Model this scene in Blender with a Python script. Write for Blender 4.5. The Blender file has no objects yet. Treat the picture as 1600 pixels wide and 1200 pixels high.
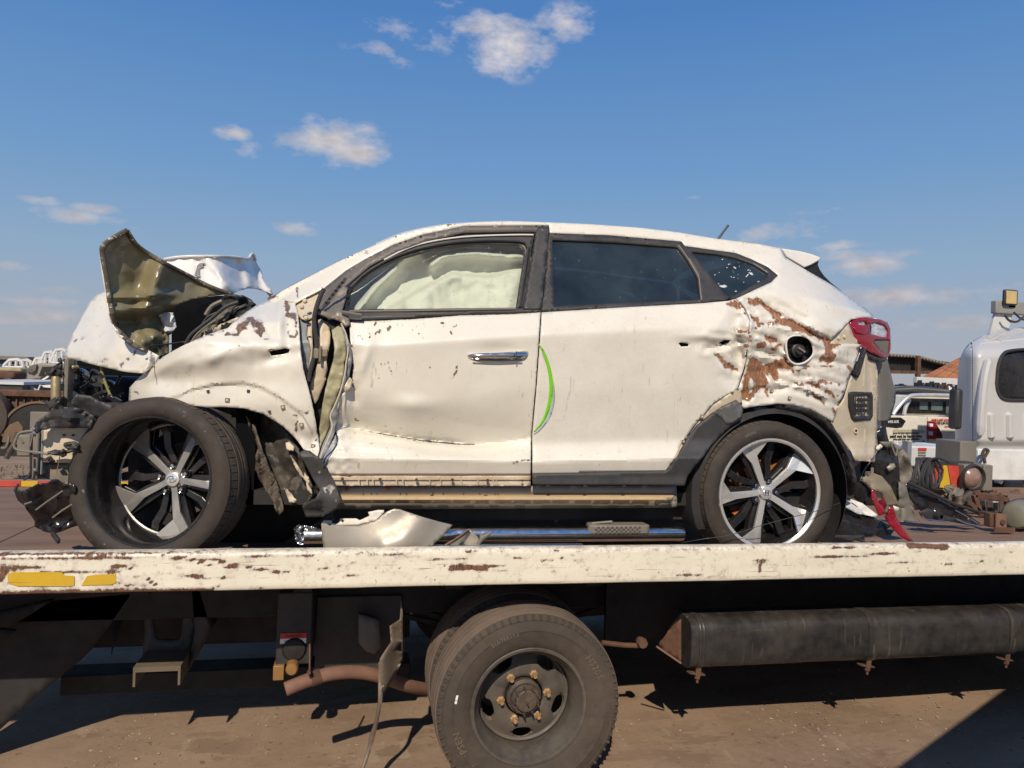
import bpy, math, random
import numpy as np
from mathutils import Vector, Matrix, noise as mnoise
from mathutils.geometry import delaunay_2d_cdt
random.seed(7); rng = np.random.default_rng(7)
scene = bpy.context.scene
R_ = math.radians
# ------------------------------------------------------------------ camera
F = 1155.0
TH, RO, PI_ = R_(11.5), R_(2.1), R_(-0.25)
CAM = np.array([0.0, 0.0, 1.65])
cf = np.array([math.sin(TH)*math.cos(PI_), math.cos(TH)*math.cos(PI_), math.sin(PI_)])
cr0 = np.array([math.cos(TH), -math.sin(TH), 0.0]); cu0 = np.cross(cr0, cf)
cr = cr0*math.cos(RO)+cu0*math.sin(RO); cu = -cr0*math.sin(RO)+cu0*math.cos(RO)
cam_d = bpy.data.cameras.new('camera'); cam = bpy.data.objects.new('camera', cam_d)
scene.collection.objects.link(cam)
cam.matrix_world = Matrix(((cr[0],cu[0],-cf[0],CAM[0]),(cr[1],cu[1],-cf[1],CAM[1]),(cr[2],cu[2],-cf[2],CAM[2]),(0,0,0,1)))
cam_d.sensor_width = 36; cam_d.sensor_fit = 'HORIZONTAL'; cam_d.lens = 36*F/1600.0
cam_d.clip_start = 0.05; cam_d.clip_end = 5000
scene.camera = cam
# ------------------------------------------------------------------ sun, sky, exposure
SUN_D = Vector((0.232, 0.741, -0.629)).normalized()
EXPOSURE = 0.0
SUN_E, SKY_S = 4.1, 0.10
sl = bpy.data.lights.new('sun', 'SUN'); sl.energy = SUN_E; sl.angle = R_(0.53); sl.color = (1.0, 0.875, 0.70)
so = bpy.data.objects.new('sun', sl); scene.collection.objects.link(so)
so.rotation_euler = SUN_D.to_track_quat('-Z', 'Y').to_euler()
world = bpy.data.worlds.new("World"); scene.world = world; world.use_nodes = True
wt = world.node_tree; wt.nodes.clear()
def wn(t, **k):
    n = wt.nodes.new(t)
    for a, b in k.items(): setattr(n, a, b)
    return n
def wmath(op, a, b=None, c=None, clamp=False):
    n = wn('ShaderNodeMath', operation=op, use_clamp=clamp)
    for i, v in enumerate((a, b, c)):
        if v is None: continue
        if hasattr(v, 'links'): wt.links.new(v, n.inputs[i])
        else: n.inputs[i].default_value = v
    return n.outputs[0]
sky = wn('ShaderNodeTexSky', sky_type='NISHITA'); sky.sun_disc = False
toS = -SUN_D
sky.sun_elevation = math.asin(toS.z); sky.sun_rotation = math.atan2(toS.x, toS.y)
sky.altitude = 1500; sky.air_density = 1.0; sky.dust_density = 1.2; sky.ozone_density = 2.0
tc = wn('ShaderNodeTexCoord'); sep = wn('ShaderNodeSeparateXYZ'); wt.links.new(tc.outputs['Generated'], sep.inputs[0])
gx, gy, gzz = sep.outputs
# elevation relative to the (slightly sloping) horizon of this frame
elv = wmath('SUBTRACT', gzz, wmath('MULTIPLY', gx, 0.021))
# overall sky colour : physically based sky blended with a dusty lower air band
ramp = wn('ShaderNodeValToRGB'); wt.links.new(wmath('MULTIPLY', elv, 1.6, clamp=True), ramp.inputs[0])
cr_ = ramp.color_ramp; cr_.elements[0].position = 0.0; cr_.elements[0].color = (0.36, 0.37, 0.42, 1)
cr_.elements[1].position = 1.0; cr_.elements[1].color = (0.050, 0.172, 0.47, 1)
for p, c in ((0.10, (0.350, 0.385, 0.465)), (0.24, (0.260, 0.390, 0.550)), (0.42, (0.160, 0.325, 0.585)), (0.70, (0.078, 0.225, 0.535))):
    e = cr_.elements.new(p); e.color = (*c, 1)
bgN = wn('ShaderNodeBackground'); wt.links.new(sky.outputs[0], bgN.inputs[0]); bgN.inputs[1].default_value = SKY_S
# clouds: small fair-weather clouds at their own directions
def dirv(px, py):
    d = cf+cr*(px-800)/F+cu*(600-py)/F
    return d/np.linalg.norm(d)
CLOUDS = [(795,78,66,38,.85),(745,42,70,22,.6),(640,46,60,24,.62),(690,60,40,18,.5),(585,76,40,17,.6),(620,98,24,9,.4),(885,35,45,24,.66),(700,8,34,9,.55),
 (520,222,78,32,.9),(560,240,48,22,.8),(365,208,26,12,.6),(390,235,22,14,.5),(440,185,38,9,.3),(452,265,18,7,.35),
 (457,358,36,13,.75),(490,350,14,6,.4),(62,312,24,8,.55),(112,340,48,13,.65),(155,328,35,10,.6),(180,346,32,12,.55),(205,305,16,6,.3),
 (1222,365,65,20,.6),(1340,415,82,19,.85),(1300,405,60,13,.6),(1440,462,120,19,.8),(1490,455,50,12,.6),(1540,468,60,10,.4),(1490,505,72,12,.62),
 (1085,308,26,6,.28),(1285,330,52,6,.25),(1300,383,44,9,.5),(8,415,30,13,.65),(92,452,38,8,.65),(40,470,80,9,.42),(70,495,80,14,.5),(320,396,60,8,.5),(220,357,50,7,.45),(0,498,50,20,.5),(60,525,110,12,.4),(1240,395,70,12,.5)]
nz = wn('ShaderNodeTexNoise'); nz.inputs['Scale'].default_value = 16; nz.inputs['Detail'].default_value = 9; nz.inputs['Roughness'].default_value = .62
mp = wn('ShaderNodeMapping'); mp.inputs['Scale'].default_value = (1, 1, 1.9); wt.links.new(tc.outputs['Generated'], mp.inputs[0]); wt.links.new(mp.outputs[0], nz.inputs[0])
acc = None; vac = None
for (x, y, rx, ry, s) in CLOUDS:
    d = dirv(x, y); vt = wn('ShaderNodeVectorMath', operation='SUBTRACT'); wt.links.new(tc.outputs['Generated'], vt.inputs[0]); vt.inputs[1].default_value = tuple(d)
    dt = wn('ShaderNodeVectorMath', operation='DOT_PRODUCT'); wt.links.new(vt.outputs[0], dt.inputs[0]); dt.inputs[1].default_value = tuple(cr*F/(rx*1.25))
    du = wn('ShaderNodeVectorMath', operation='DOT_PRODUCT'); wt.links.new(vt.outputs[0], du.inputs[0]); du.inputs[1].default_value = tuple(cu*F/(ry*1.25))
    dc = wn('ShaderNodeVectorMath', operation='DOT_PRODUCT'); wt.links.new(tc.outputs['Generated'], dc.inputs[0]); dc.inputs[1].default_value = tuple(cf)
    r2 = wmath('ADD', wmath('MULTIPLY', dt.outputs['Value'], dt.outputs['Value']), wmath('MULTIPLY', du.outputs['Value'], du.outputs['Value']))
    m = wmath('MULTIPLY', wmath('SUBTRACT', 1.0, wmath('SQRT', r2), clamp=True), s*1.15)
    m = wmath('MULTIPLY', m, wmath('GREATER_THAN', dc.outputs['Value'], 0.2))
    acc = m if acc is None else wmath('MAXIMUM', acc, m)
cl = wmath('ADD', acc, wmath('MULTIPLY', wmath('SUBTRACT', nz.outputs[0], 0.5), 2.5))
cl = wmath('MULTIPLY', wmath('MULTIPLY', wmath('SUBTRACT', cl, 0.24), 1.35, clamp=True), wmath('MULTIPLY', acc, 4.0, clamp=True), clamp=True)
cl = wmath('MULTIPLY', cl, 0.92)
mixc = wn('ShaderNodeMix', data_type='RGBA'); wt.links.new(cl, mixc.inputs[0]); wt.links.new(ramp.outputs[0], mixc.inputs[6])
lowmix = wn('ShaderNodeMix', data_type='RGBA'); wt.links.new(wmath('MULTIPLY', elv, 2.6, clamp=True), lowmix.inputs[0])
lowmix.inputs[6].default_value = (0.47, 0.42, 0.44, 1); lowmix.inputs[7].default_value = (0.76, 0.70, 0.68, 1)
shd = wn('ShaderNodeMix', data_type='RGBA', blend_type='MULTIPLY'); shd.inputs[0].default_value = 1
wt.links.new(lowmix.outputs[2], shd.inputs[6])
nz2 = wn('ShaderNodeTexNoise'); nz2.inputs['Scale'].default_value = 34; nz2.inputs['Detail'].default_value = 4; wt.links.new(mp.outputs[0], nz2.inputs[0])
g2 = wn('ShaderNodeMapRange'); wt.links.new(nz2.outputs[0], g2.inputs[0]); g2.inputs[1].default_value = .3; g2.inputs[2].default_value = .7; g2.inputs[3].default_value = .78; g2.inputs[4].default_value = 1.12
wt.links.new(g2.outputs[0], shd.inputs[7]); wt.links.new(shd.outputs[2], mixc.inputs[7])
bgC = wn('ShaderNodeBackground'); wt.links.new(mixc.outputs[2], bgC.inputs[0]); bgC.inputs[1].default_value = 1.0
mixS = wn('ShaderNodeMixShader'); mixS.inputs[0].default_value = 0.9
wt.links.new(bgN.outputs[0], mixS.inputs[1]); wt.links.new(bgC.outputs[0], mixS.inputs[2])
wo = wn('ShaderNodeOutputWorld'); wt.links.new(mixS.outputs[0], wo.inputs[0])
scene.view_settings.view_transform = 'Standard'; scene.view_settings.look = 'None'
scene.view_settings.exposure = EXPOSURE; scene.view_settings.gamma = 1; scene.view_settings.use_curve_mapping = False
# ------------------------------------------------------------------ measuring helpers (photo measurement -> metric position on a real surface)
def ray(px, py): return cf+cr*(px-800)/F+cu*(600-py)/F
def P(px, py, Y):
    d = ray(px, py); return CAM+d*(Y/d[1])
def PZ(px, py, z):
    d = ray(px, py); return CAM+d*((z-CAM[2])/d[2])
def gh(x): return -0.10+0.021*x
def PG(px, py):
    d = ray(px, py); return CAM+d*((-0.10-CAM[2])/(d[2]-.021*d[0]))
def sstep(a, b, x):
    t = np.clip((np.asarray(x, float)-a)/(b-a+1e-12), 0, 1); return t*t*(3-2*t)
def lerpx(x, pts):
    p = np.array(pts, float); return np.interp(x, p[:, 0], p[:, 1])
def segd(X, Y, pl):
    """distance of each point to a polyline"""
    best = np.full(np.shape(X), 1e9)
    for (x0, y0), (x1, y1) in zip(pl[:-1], pl[1:]):
        dx, dy = x1-x0, y1-y0; L = dx*dx+dy*dy+1e-9
        t = np.clip(((X-x0)*dx+(Y-y0)*dy)/L, 0, 1)
        best = np.minimum(best, np.hypot(X-x0-t*dx, Y-y0-t*dy))
    return best
def inpoly(X, Y, poly):
    X = np.asarray(X, float); Y = np.asarray(Y, float); ins = np.zeros(X.shape, bool); n = len(poly)
    for i in range(n):
        x0, y0 = poly[i]; x1, y1 = poly[(i+1) % n]
        c = ((y0 > Y) != (y1 > Y))
        with np.errstate(divide='ignore', invalid='ignore'):
            ins ^= c & (X < (x1-x0)*(Y-y0)/((y1-y0) if y1 != y0 else 1e-12)+x0)
    return ins
def snoise(X, Y, s, seed=0, oct=3, ridge=False):
    out = np.zeros(np.shape(X)); a = 1.0
    Xf, Yf = np.ravel(X), np.ravel(Y); o = out.ravel()
    for k in range(oct):
        f = (2.0**k)/s
        v = np.array([mnoise.noise((x*f+seed*17.3, y*f-seed*5.1, seed*3.7+k)) for x, y in zip(Xf, Yf)])
        if ridge: v = 0.5-np.abs(v)*1.6
        o += a*v; a *= .5
    return o.reshape(np.shape(X))
# ------------------------------------------------------------------ objects
OFF = {}
def link(o, parent=None):
    scene.collection.objects.link(o)
    if parent is not None: o.parent = parent
    return o
def tag(o, label=None, cat=None, group=None, kind=None):
    if label: o['label'] = label
    if cat: o['category'] = cat
    if group: o['group'] = group
    if kind: o['kind'] = kind
    return o
def thing(name, label, cat, loc=(0, 0, 0), group=None, rotz=0):
    o = bpy.data.objects.new(name, None); o.empty_display_size = .1; o.location = loc; o.rotation_euler = (0, 0, rotz); link(o); OFF[o.name] = np.array(loc, float)
    return tag(o, label, cat, group)
def sub(name, parent):
    o = bpy.data.objects.new(name, None); o.empty_display_size = .05; link(o, parent); OFF[o.name] = OFF.get(parent.name, np.zeros(3)); return o
def mesh_obj(name, V, Fc, mat, parent=None, smooth=True, attrs=None, thick=0, bevel=0, auto=35, loc=None, local=False):
    V = np.asarray(V, float)
    if parent is not None and not local: V = V-OFF.get(parent.name, np.zeros(3))
    if parent is None and loc is not None: V = V-np.array(loc, float)
    me = bpy.data.meshes.new(name); me.from_pydata([tuple(v) for v in V], [], [tuple(int(i) for i in f) for f in Fc]); me.update()
    if mat is not None: me.materials.append(mat)
    for k, a in (attrs or {}).items():
        at = me.attributes.new(k, 'FLOAT', 'POINT'); at.data.foreach_set('value', np.asarray(a, dtype=np.float32))
    if smooth:
        me.polygons.foreach_set('use_smooth', [True]*len(me.polygons))
        if auto: me.set_sharp_from_angle(angle=R_(auto))
    o = bpy.data.objects.new(name, me); link(o, parent)
    if parent is None and loc is not None: o.location = loc
    OFF[o.name] = OFF.get(parent.name, np.zeros(3)) if (parent is not None and not local) else np.array(loc if loc is not None else (0, 0, 0), float)
    if thick:
        m = o.modifiers.new('solid', 'SOLIDIFY'); m.thickness = thick; m.offset = 0 
    if bevel:
        m = o.modifiers.new('bevel', 'BEVEL'); m.width = bevel; m.segments = 2; m.limit_method = 'ANGLE'; m.angle_limit = R_(40)
    return o
def dens(poly, step, closed=True):
    out = []; n = len(poly)
    for i in range(n if closed else n-1):
        a = np.array(poly[i], float); b = np.array(poly[(i+1) % n], float); k = max(1, int(round(np.linalg.norm(b-a)/step)))
        for j in range(k): out.append(tuple(a+(b-a)*j/k))
    if not closed: out.append(tuple(poly[-1]))
    return out
def cat(pts, k=4, closed=False):
    """Catmull-Rom smoothing of a point list"""
    p = [np.array(q, float) for q in pts]; n = len(p); out = []
    rng_ = range(n) if closed else range(n-1)
    for i in rng_:
        if closed: a, b, c, d = p[(i-1) % n], p[i], p[(i+1) % n], p[(i+2) % n]
        else: a, b, c, d = p[max(i-1, 0)], p[i], p[i+1], p[min(i+2, n-1)]
        for j in range(k):
            t = j/k; out.append(tuple(.5*((2*b)+(-a+c)*t+(2*a-5*b+4*c-d)*t*t+(-a+3*b-3*c+d)*t**3)))
    if not closed: out.append(tuple(p[-1]))
    return out
def cdt(poly, step, holes=(), jag=0):
    edge = dens(poly, step); 
    if jag: edge = [(x+random.uniform(-jag, jag), y+random.uniform(-jag, jag)) for x, y in edge]
    xs = [p[0] for p in edge]; ys = [p[1] for p in edge]
    pts = list(edge); ed = [(i, (i+1) % len(edge)) for i in range(len(edge))]; hp = []
    for h in holes:
        h2 = dens(h, step); b = len(pts); pts += h2; ed += [(b+i, b+(i+1) % len(h2)) for i in range(len(h2))]; hp.append(h2)
    X, Y = np.meshgrid(np.arange(min(xs), max(xs), step), np.arange(min(ys), max(ys), step*.87)); X = X+((np.arange(X.shape[0]) % 2)*step*.5)[:, None]
    X, Y = X.ravel(), Y.ravel(); k = inpoly(X, Y, edge)
    X, Y = X[k], Y[k]; k = segd(X, Y, edge+[edge[0]]) > step*.5
    for h2 in hp: k &= (segd(X, Y, h2+[h2[0]]) > step*.5) & ~inpoly(X, Y, h2)
    pts += list(zip(X[k], Y[k]))
    v, e, f, _, _, _ = delaunay_2d_cdt([Vector(p) for p in pts], ed, [], 0, 1e-5)
    v = np.array([(p.x, p.y) for p in v]); f = np.array([t for t in f])
    c = v[f].mean(axis=1); keep = inpoly(c[:, 0], c[:, 1], edge)
    for h2 in hp: keep &= ~inpoly(c[:, 0], c[:, 1], h2)
    f = f[keep]; used = np.unique(f); mp_ = -np.ones(len(v), int); mp_[used] = np.arange(len(used))
    return v[used], mp_[f]
def sheet(name, poly, depth, mat, parent=None, step=6, thick=.004, holes=(), smooth=True, attr=None, auto=40, jag=0, off=0.0, loc=None):
    """a sheet-metal / plastic panel: outline measured on the photograph, on a surface at its own real depth, with thickness"""
    v, f = cdt(poly, step, holes, jag)
    Y = (depth(v[:, 0], v[:, 1]) if callable(depth) else np.full(len(v), float(depth)))+off
    D = cf[None]+cr[None]*((v[:, 0]-800)/F)[:, None]+cu[None]*((600-v[:, 1])/F)[:, None]
    V = CAM[None]+D*(Y/D[:, 1])[:, None]
    at = None
    if attr: at = {k: fn(v[:, 0], v[:, 1]) for k, fn in attr.items()}
    # faces wound so that normals face -Y
    a, b, c = V[f[:, 0]], V[f[:, 1]], V[f[:, 2]]; n = np.cross(b-a, c-a)
    f = np.where((n[:, 1] > 0)[:, None], f[:, ::-1], f)
    o = mesh_obj(name, V, f, mat, parent, smooth=smooth, attrs=at, auto=auto, loc=loc)
    if thick:
        m = o.modifiers.new('solid', 'SOLIDIFY'); m.thickness = thick; m.offset = -1
    return o
class MB:
    def __init__(s): s.v = []; s.f = []
    def add(s, V, Fc):
        b = len(s.v); s.v += [tuple(p) for p in V]; s.f += [tuple(i+b for i in q) for q in Fc]; return s
    def box(s, x0, x1, y0, y1, z0, z1, M=None):
        V = [(x, y, z) for z in (z0, z1) for y in (y0, y1) for x in (x0, x1)]
        if M is not None: V = [tuple(M @ Vector(p)) for p in V]
        return s.add(V, [(0, 2, 3, 1), (4, 5, 7, 6), (0, 1, 5, 4), (2, 6, 7, 3), (0, 4, 6, 2), (1, 3, 7, 5)])
    def bar(s, a, b, w, h, up=(0, 0, 1)):
        a = Vector(a); b = Vector(b); d = (b-a); L = d.length; d.normalize(); u = Vector(up); sd = d.cross(u)
        if sd.length < 1e-4: sd = d.cross(Vector((0, 1, 0)))
        sd.normalize(); u = sd.cross(d).normalized()
        V = [a+sd*(i*w/2)+u*(j*h/2)+d*(k*L) for k in (0, 1) for j in (-1, 1) for i in (-1, 1)]
        return s.add(V, [(0, 1, 3, 2), (4, 6, 7, 5), (0, 4, 5, 1), (2, 3, 7, 6), (0, 2, 6, 4), (1, 5, 7, 3)])
    def tube(s, pts, r, seg=10, cap=True):
        pts = [Vector(p) for p in pts]; n = len(pts); rings = []; N = None
        rr = r if hasattr(r, '__len__') else [r]*n
        for i, p in enumerate(pts):
            t = (pts[min(i+1, n-1)]-pts[max(i-1, 0)]).normalized()
            if N is None:
                N = t.orthogonal().normalized()
            N = (N-t*N.dot(t)).normalized(); B = t.cross(N)
            rings.append([p+(N*math.cos(a)+B*math.sin(a))*rr[i] for a in [2*math.pi*k/seg for k in range(seg)]])
        V = [q for rg in rings for q in rg]; Fc = []
        for i in range(n-1):
            for k in range(seg):
                a = i*seg+k; b = i*seg+(k+1) % seg; Fc.append((a, b, b+seg, a+seg))
        if cap: Fc.append(tuple(range(seg))[::-1]); Fc.append(tuple(range((n-1)*seg, n*seg)))
        return s.add(V, Fc)
    def lathe(s, prof, seg=48, axis='Y', c=(0, 0, 0), close=False, a0=0, a1=2*math.pi):
        """prof: list of (radius, axial)"""
        full = abs(a1-a0-2*math.pi) < 1e-6; m = seg if full else seg+1; V = []; n = len(prof)
        for k in range(m):
            a = a0+(a1-a0)*k/seg; ca, sa = math.cos(a), math.sin(a)
            for r, h in prof:
                if axis == 'Y': V.append((c[0]+r*ca, c[1]+h, c[2]+r*sa))
                elif axis == 'X': V.append((c[0]+h, c[1]+r*ca, c[2]+r*sa))
                else: V.append((c[0]+r*ca, c[1]+r*sa, c[2]+h))
        Fc = []
        for k in range(seg):
            k2 = (k+1) % m
            for i in range(n-1 if not close else n):
                j = (i+1) % n; Fc.append((k*n+i, k*n+j, k2*n+j, k2*n+i))
        return s.add(V, Fc)
    def prism(s, poly, y0, y1, axis='Y'):
        """poly of (x,z) extruded along Y (or (y,z) along X, (x,y) along Z)"""
        n = len(poly)
        def q(p, h): return (p[0], h, p[1]) if axis == 'Y' else ((h, p[0], p[1]) if axis == 'X' else (p[0], p[1], h))
        V = [q(p, y0) for p in poly]+[q(p, y1) for p in poly]
        return s.add(V, [tuple(range(n)), tuple(range(2*n-1, n-1, -1))]+[(i, i+n, (i+1) % n+n, (i+1) % n) for i in range(n)])
    def xform(s, M): s.v = [tuple(M @ Vector(p)) for p in s.v]; return s
    def build(s, name, mat, parent=None, smooth=False, bevel=0, auto=35, **k):
        o = mesh_obj(name, s.v, s.f, mat, parent, smooth=smooth or bevel > 0, bevel=bevel, auto=auto, **k)
        return o
def fixn(o):
    import bmesh
    bm = bmesh.new(); bm.from_mesh(o.data); bmesh.ops.recalc_face_normals(bm, faces=bm.faces); bm.to_mesh(o.data); bm.free(); return o
def text(s, size, mat, parent, M, name='lettering', extrude=.0005, local=True, space=1.0, bold=0, warp=None):
    c = bpy.data.curves.new(name, 'FONT'); c.body = s; c.size = size; c.extrude = extrude; c.align_x = 'CENTER'; c.align_y = 'CENTER'; c.space_character = space; c.offset = bold; c.resolution_u = 2
    o = bpy.data.objects.new(name, c); scene.collection.objects.link(o)
    bpy.context.view_layer.update()
    dg = bpy.context.evaluated_depsgraph_get(); me0 = o.evaluated_get(dg).to_mesh()
    V = [v.co.copy() for v in me0.vertices]; Fc = [tuple(p.vertices) for p in me0.polygons]; bpy.data.objects.remove(o); bpy.data.curves.remove(c)
    if warp: V = [warp(v) for v in V]
    V = [tuple(M @ Vector(v)) for v in V]
    if not V: return None
    return mesh_obj(name, V, Fc, mat, parent, smooth=False, local=local)
def copy_tree(o, parent=None):
    c = o.copy(); scene.collection.objects.link(c); c.parent = parent
    for ch in list(o.children): copy_tree(ch, c)
    return c
# ------------------------------------------------------------------ materials
MATS = {}
def mat(name, col, rough=.5, metal=0, var=.12, scale=6, bump=0, bscale=60, dust=0, dustc=(.30, .24, .17), dscale=5, wear=None, wearc=(.16, .065, .03), wn_=.5, wscale=60, spec=.5, coat=0, stretch=None, speck=None, trans=0, alpha=1, emit=None, scr=None, rvar=.1):
    m = bpy.data.materials.new(name); m.use_nodes = True; t = m.node_tree; N = t.nodes; L = t.links; b = N['Principled BSDF']; MATS[name] = m
    tcn = N.new('ShaderNodeTexCoord'); co = tcn.outputs['Object']
    if stretch:
        mpn = N.new('ShaderNodeMapping'); mpn.inputs['Scale'].default_value = stretch; L.new(co, mpn.inputs[0]); co2 = mpn.outputs[0]
    else: co2 = co
    def noise(sc, det=5, rg=.6, c=None):
        n = N.new('ShaderNodeTexNoise'); n.inputs['Scale'].default_value = sc; n.inputs['Detail'].default_value = det; n.inputs['Roughness'].default_value = rg; L.new(c if c is not None else co2, n.inputs[0]); return n.outputs[0]
    def mr(v, a, b_, c, d):
        n = N.new('ShaderNodeMapRange'); L.new(v, n.inputs[0]); n.inputs[1].default_value = a; n.inputs[2].default_value = b_; n.inputs[3].default_value = c; n.inputs[4].default_value = d; return n.outputs[0]
    def ma(op, a, b_=None, cl=False):
        n = N.new('ShaderNodeMath'); n.operation = op; n.use_clamp = cl
        for i, v in enumerate((a, b_)):
            if v is None: continue
            if hasattr(v, 'links'): L.new(v, n.inputs[i])
            else: n.inputs[i].default_value = v
        return n.outputs[0]
    def mix(f, a, b_, bt='MIX'):
        n = N.new('ShaderNodeMix'); n.data_type = 'RGBA'; n.blend_type = bt
        for i, v in ((0, f), (6, a), (7, b_)):
            if hasattr(v, 'links'): L.new(v, n.inputs[i])
            elif i == 0: n.inputs[0].default_value = v
            else: n.inputs[i].default_value = (*v, 1) if len(v) == 3 else v
        return n.outputs[2]
    n1 = noise(scale)
    c = mix(mr(n1, .3, .7, 0, 1), tuple(x*(1-var) for x in col), tuple(min(1, x*(1+var)) for x in col))
    r_o = None
    if rough is not None: r_o = mr(noise(scale*3), .3, .7, max(.02, rough-rvar), min(1, rough+rvar))
    if dust:
        f = ma('MULTIPLY', mr(ma('ADD', ma('MULTIPLY', noise(dscale, 8), .6), ma('MULTIPLY', noise(dscale*9, 4), .4)), .38, .66, 0, 1), dust)
        c = mix(f, c, dustc); r_o = mix_r = ma('ADD', r_o, ma('MULTIPLY', f, .35), True)
    if speck:
        sc, th, colr, amt = speck
        f = ma('MULTIPLY', mr(noise(sc, 3, .5), th, th+.04, 0, 1), amt); c = mix(f, c, colr)
    if scr:   # scratches: list of (mapping scale, threshold, colour, amount)
        for (ms, th, colr, amt) in scr:
            mpn = N.new('ShaderNodeMapping'); mpn.inputs['Scale'].default_value = ms; L.new(co, mpn.inputs[0])
            f = mr(noise(1.0, 4, .65, mpn.outputs[0]), th, th+.03, 0, 1)
            f2 = mr(noise(2.3, 4), .42, .62, .1, 1); f = ma('MULTIPLY', ma('MULTIPLY', f, f2), amt, True); c = mix(f, c, colr)
    hgt = None
    if wear:
        an = N.new('ShaderNodeAttribute'); an.attribute_name = wear
        w = ma('ADD', an.outputs['Fac'], ma('MULTIPLY', ma('SUBTRACT', ma('ADD', ma('MULTIPLY', noise(wscale, 6, .7), .6), ma('MULTIPLY', noise(wscale*.3, 3, .5), .4)), .5), wn_*2))
        f = mr(w, .46, .54, 0, 1); wmp = N.new('ShaderNodeMapping'); wmp.inputs['Scale'].default_value = (150, 60, 26); L.new(co, wmp.inputs[0]); wcol = mix(mr(noise(1.0, 5, .7, wmp.outputs[0]), .36, .62, 0, 1), tuple(x*.45 for x in wearc), tuple(min(1, x*1.6) for x in wearc))
        gf = mr(w, .27, .46, 0, .65)   # grey primer halo
        c = mix(gf, c, (.40, .33, .29)); c = mix(f, c, wcol); r_o = ma('ADD', r_o, ma('MULTIPLY', f, .5), True); hgt = ma('MULTIPLY', f, -1.0)
    L.new(c, b.inputs['Base Color']); 
    if r_o is not None: L.new(r_o, b.inputs['Roughness'])
    b.inputs['Metallic'].default_value = metal; b.inputs['Specular IOR Level'].default_value = spec
    if coat: b.inputs['Coat Weight'].default_value = coat; b.inputs['Coat Roughness'].default_value = .08
    if trans: b.inputs['Transmission Weight'].default_value = trans
    if alpha < 1: b.inputs['Alpha'].default_value = alpha
    if emit: b.inputs['Emission Color'].default_value = (*emit[:3], 1); b.inputs['Emission Strength'].default_value = emit[3]
    if bump or hgt is not None:
        bp = N.new('ShaderNodeBump'); bp.inputs['Distance'].default_value = .004; h = noise(bscale, 6, .65)
        if hgt is not None: h = ma('ADD', ma('MULTIPLY', h, bump), ma('MULTIPLY', hgt, .4)); bp.inputs['Strength'].default_value = .8
        else: bp.inputs['Strength'].default_value = bump
        L.new(h, bp.inputs['Height']); L.new(bp.outputs[0], b.inputs['Normal'])
    return m
# ================================================================== materials
M = {}
M['dirt'] = mat('dirt', (.275, .188, .128), .95, var=.30, scale=1.1, bump=.5, bscale=45, dust=.6, dustc=(.36, .265, .19), dscale=3, speck=(30, .66, (.12, .075, .05), .6), spec=.15, scr=[((1.6, 4.5, 2), .53, (.185, .125, .088), .55), ((9, 3, 5), .60, (.40, .31, .23), .5)])
M['pebble'] = mat('pebble', (.34, .26, .2), .9, var=.5, scale=9)
M['grass'] = mat('grass', (.10, .10, .035), .9, var=.5, scale=5)
M['rail'] = mat('rail_paint', (.80, .75, .61), .42, var=.05, scale=3, bump=.12, bscale=18, dust=.16, dustc=(.42, .32, .2), dscale=4, wear='wear', wearc=(.14, .07, .042), wn_=.66, wscale=70,
    scr=[((3, 4, 70), .625, (.20, .09, .05), .9), ((7, 5, 110), .70, (.10, .055, .04), .8)], speck=(45, .70, (.2, .11, .06), .8))
M['deck'] = mat('deck_steel', (.21, .128, .085), .85, metal=.0, var=.35, scale=2.2, bump=.5, bscale=26, dust=.6, dustc=(.21, .145, .11), dscale=3, stretch=(.7, 3, 3), scr=[((3, 60, 4), .62, (.05, .035, .03), .7)], speck=(60, .7, (.4, .34, .3), .5))
M['black'] = mat('chassis_black', (.016, .015, .015), .7, var=.4, scale=5, bump=.3, bscale=30, dust=.25, dustc=(.045, .034, .026), dscale=4)
M['dark'] = mat('dark_plastic', (.026, .027, .029), .5, var=.25, scale=6, bump=.25, bscale=45, dust=.22, dustc=(.13, .10, .08), dscale=5)
M['trim'] = mat('window_trim', (.034, .033, .033), .42, var=.15, scale=5, bump=.04, bscale=60, dust=.12, dustc=(.22, .18, .14), speck=(50, .72, (.4, .36, .3), .5))
M['gloss'] = mat('gloss_black', (.012, .012, .014), .15, var=.3, scale=7, dust=.2, dustc=(.12, .1, .085), dscale=7)
M['cladding'] = mat('cladding_plastic', (.040, .042, .045), .55, var=.12, scale=4, bump=.2, bscale=120, dust=.15, dustc=(.2, .17, .14), scr=[((60, 60, 12), .66, (.09, .09, .09), .5)])
M['tank'] = mat('tank_black', (.020, .019, .019), .36, var=.5, scale=4, bump=.15, bscale=25, dust=.6, dustc=(.085, .072, .06), dscale=2.2, stretch=(1, 1, 1), speck=(14, .71, (.22, .17, .12), .7), scr=[((34, 4, 3), .60, (.15, .12, .09), .6), ((5, 4, 60), .66, (.2, .16, .11), .6)])
M['rust'] = mat('rusty_steel', (.13, .062, .038), .85, metal=.1, var=.45, scale=9, bump=.5, bscale=60, dust=.5, dustc=(.10, .07, .05))
M['pipe'] = mat('exhaust_rust', (.235, .125, .085), .8, metal=.15, var=.2, scale=10, bump=.3, bscale=90, dust=.3, dustc=(.2, .12, .08))
M['olive'] = mat('primer_olive', (.225, .195, .105), .30, var=.14, scale=5, bump=.08, bscale=14, dust=.35, dustc=(.13, .11, .075), dscale=5, speck=(30, .7, (.4, .33, .22), .4), coat=.3)
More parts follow.
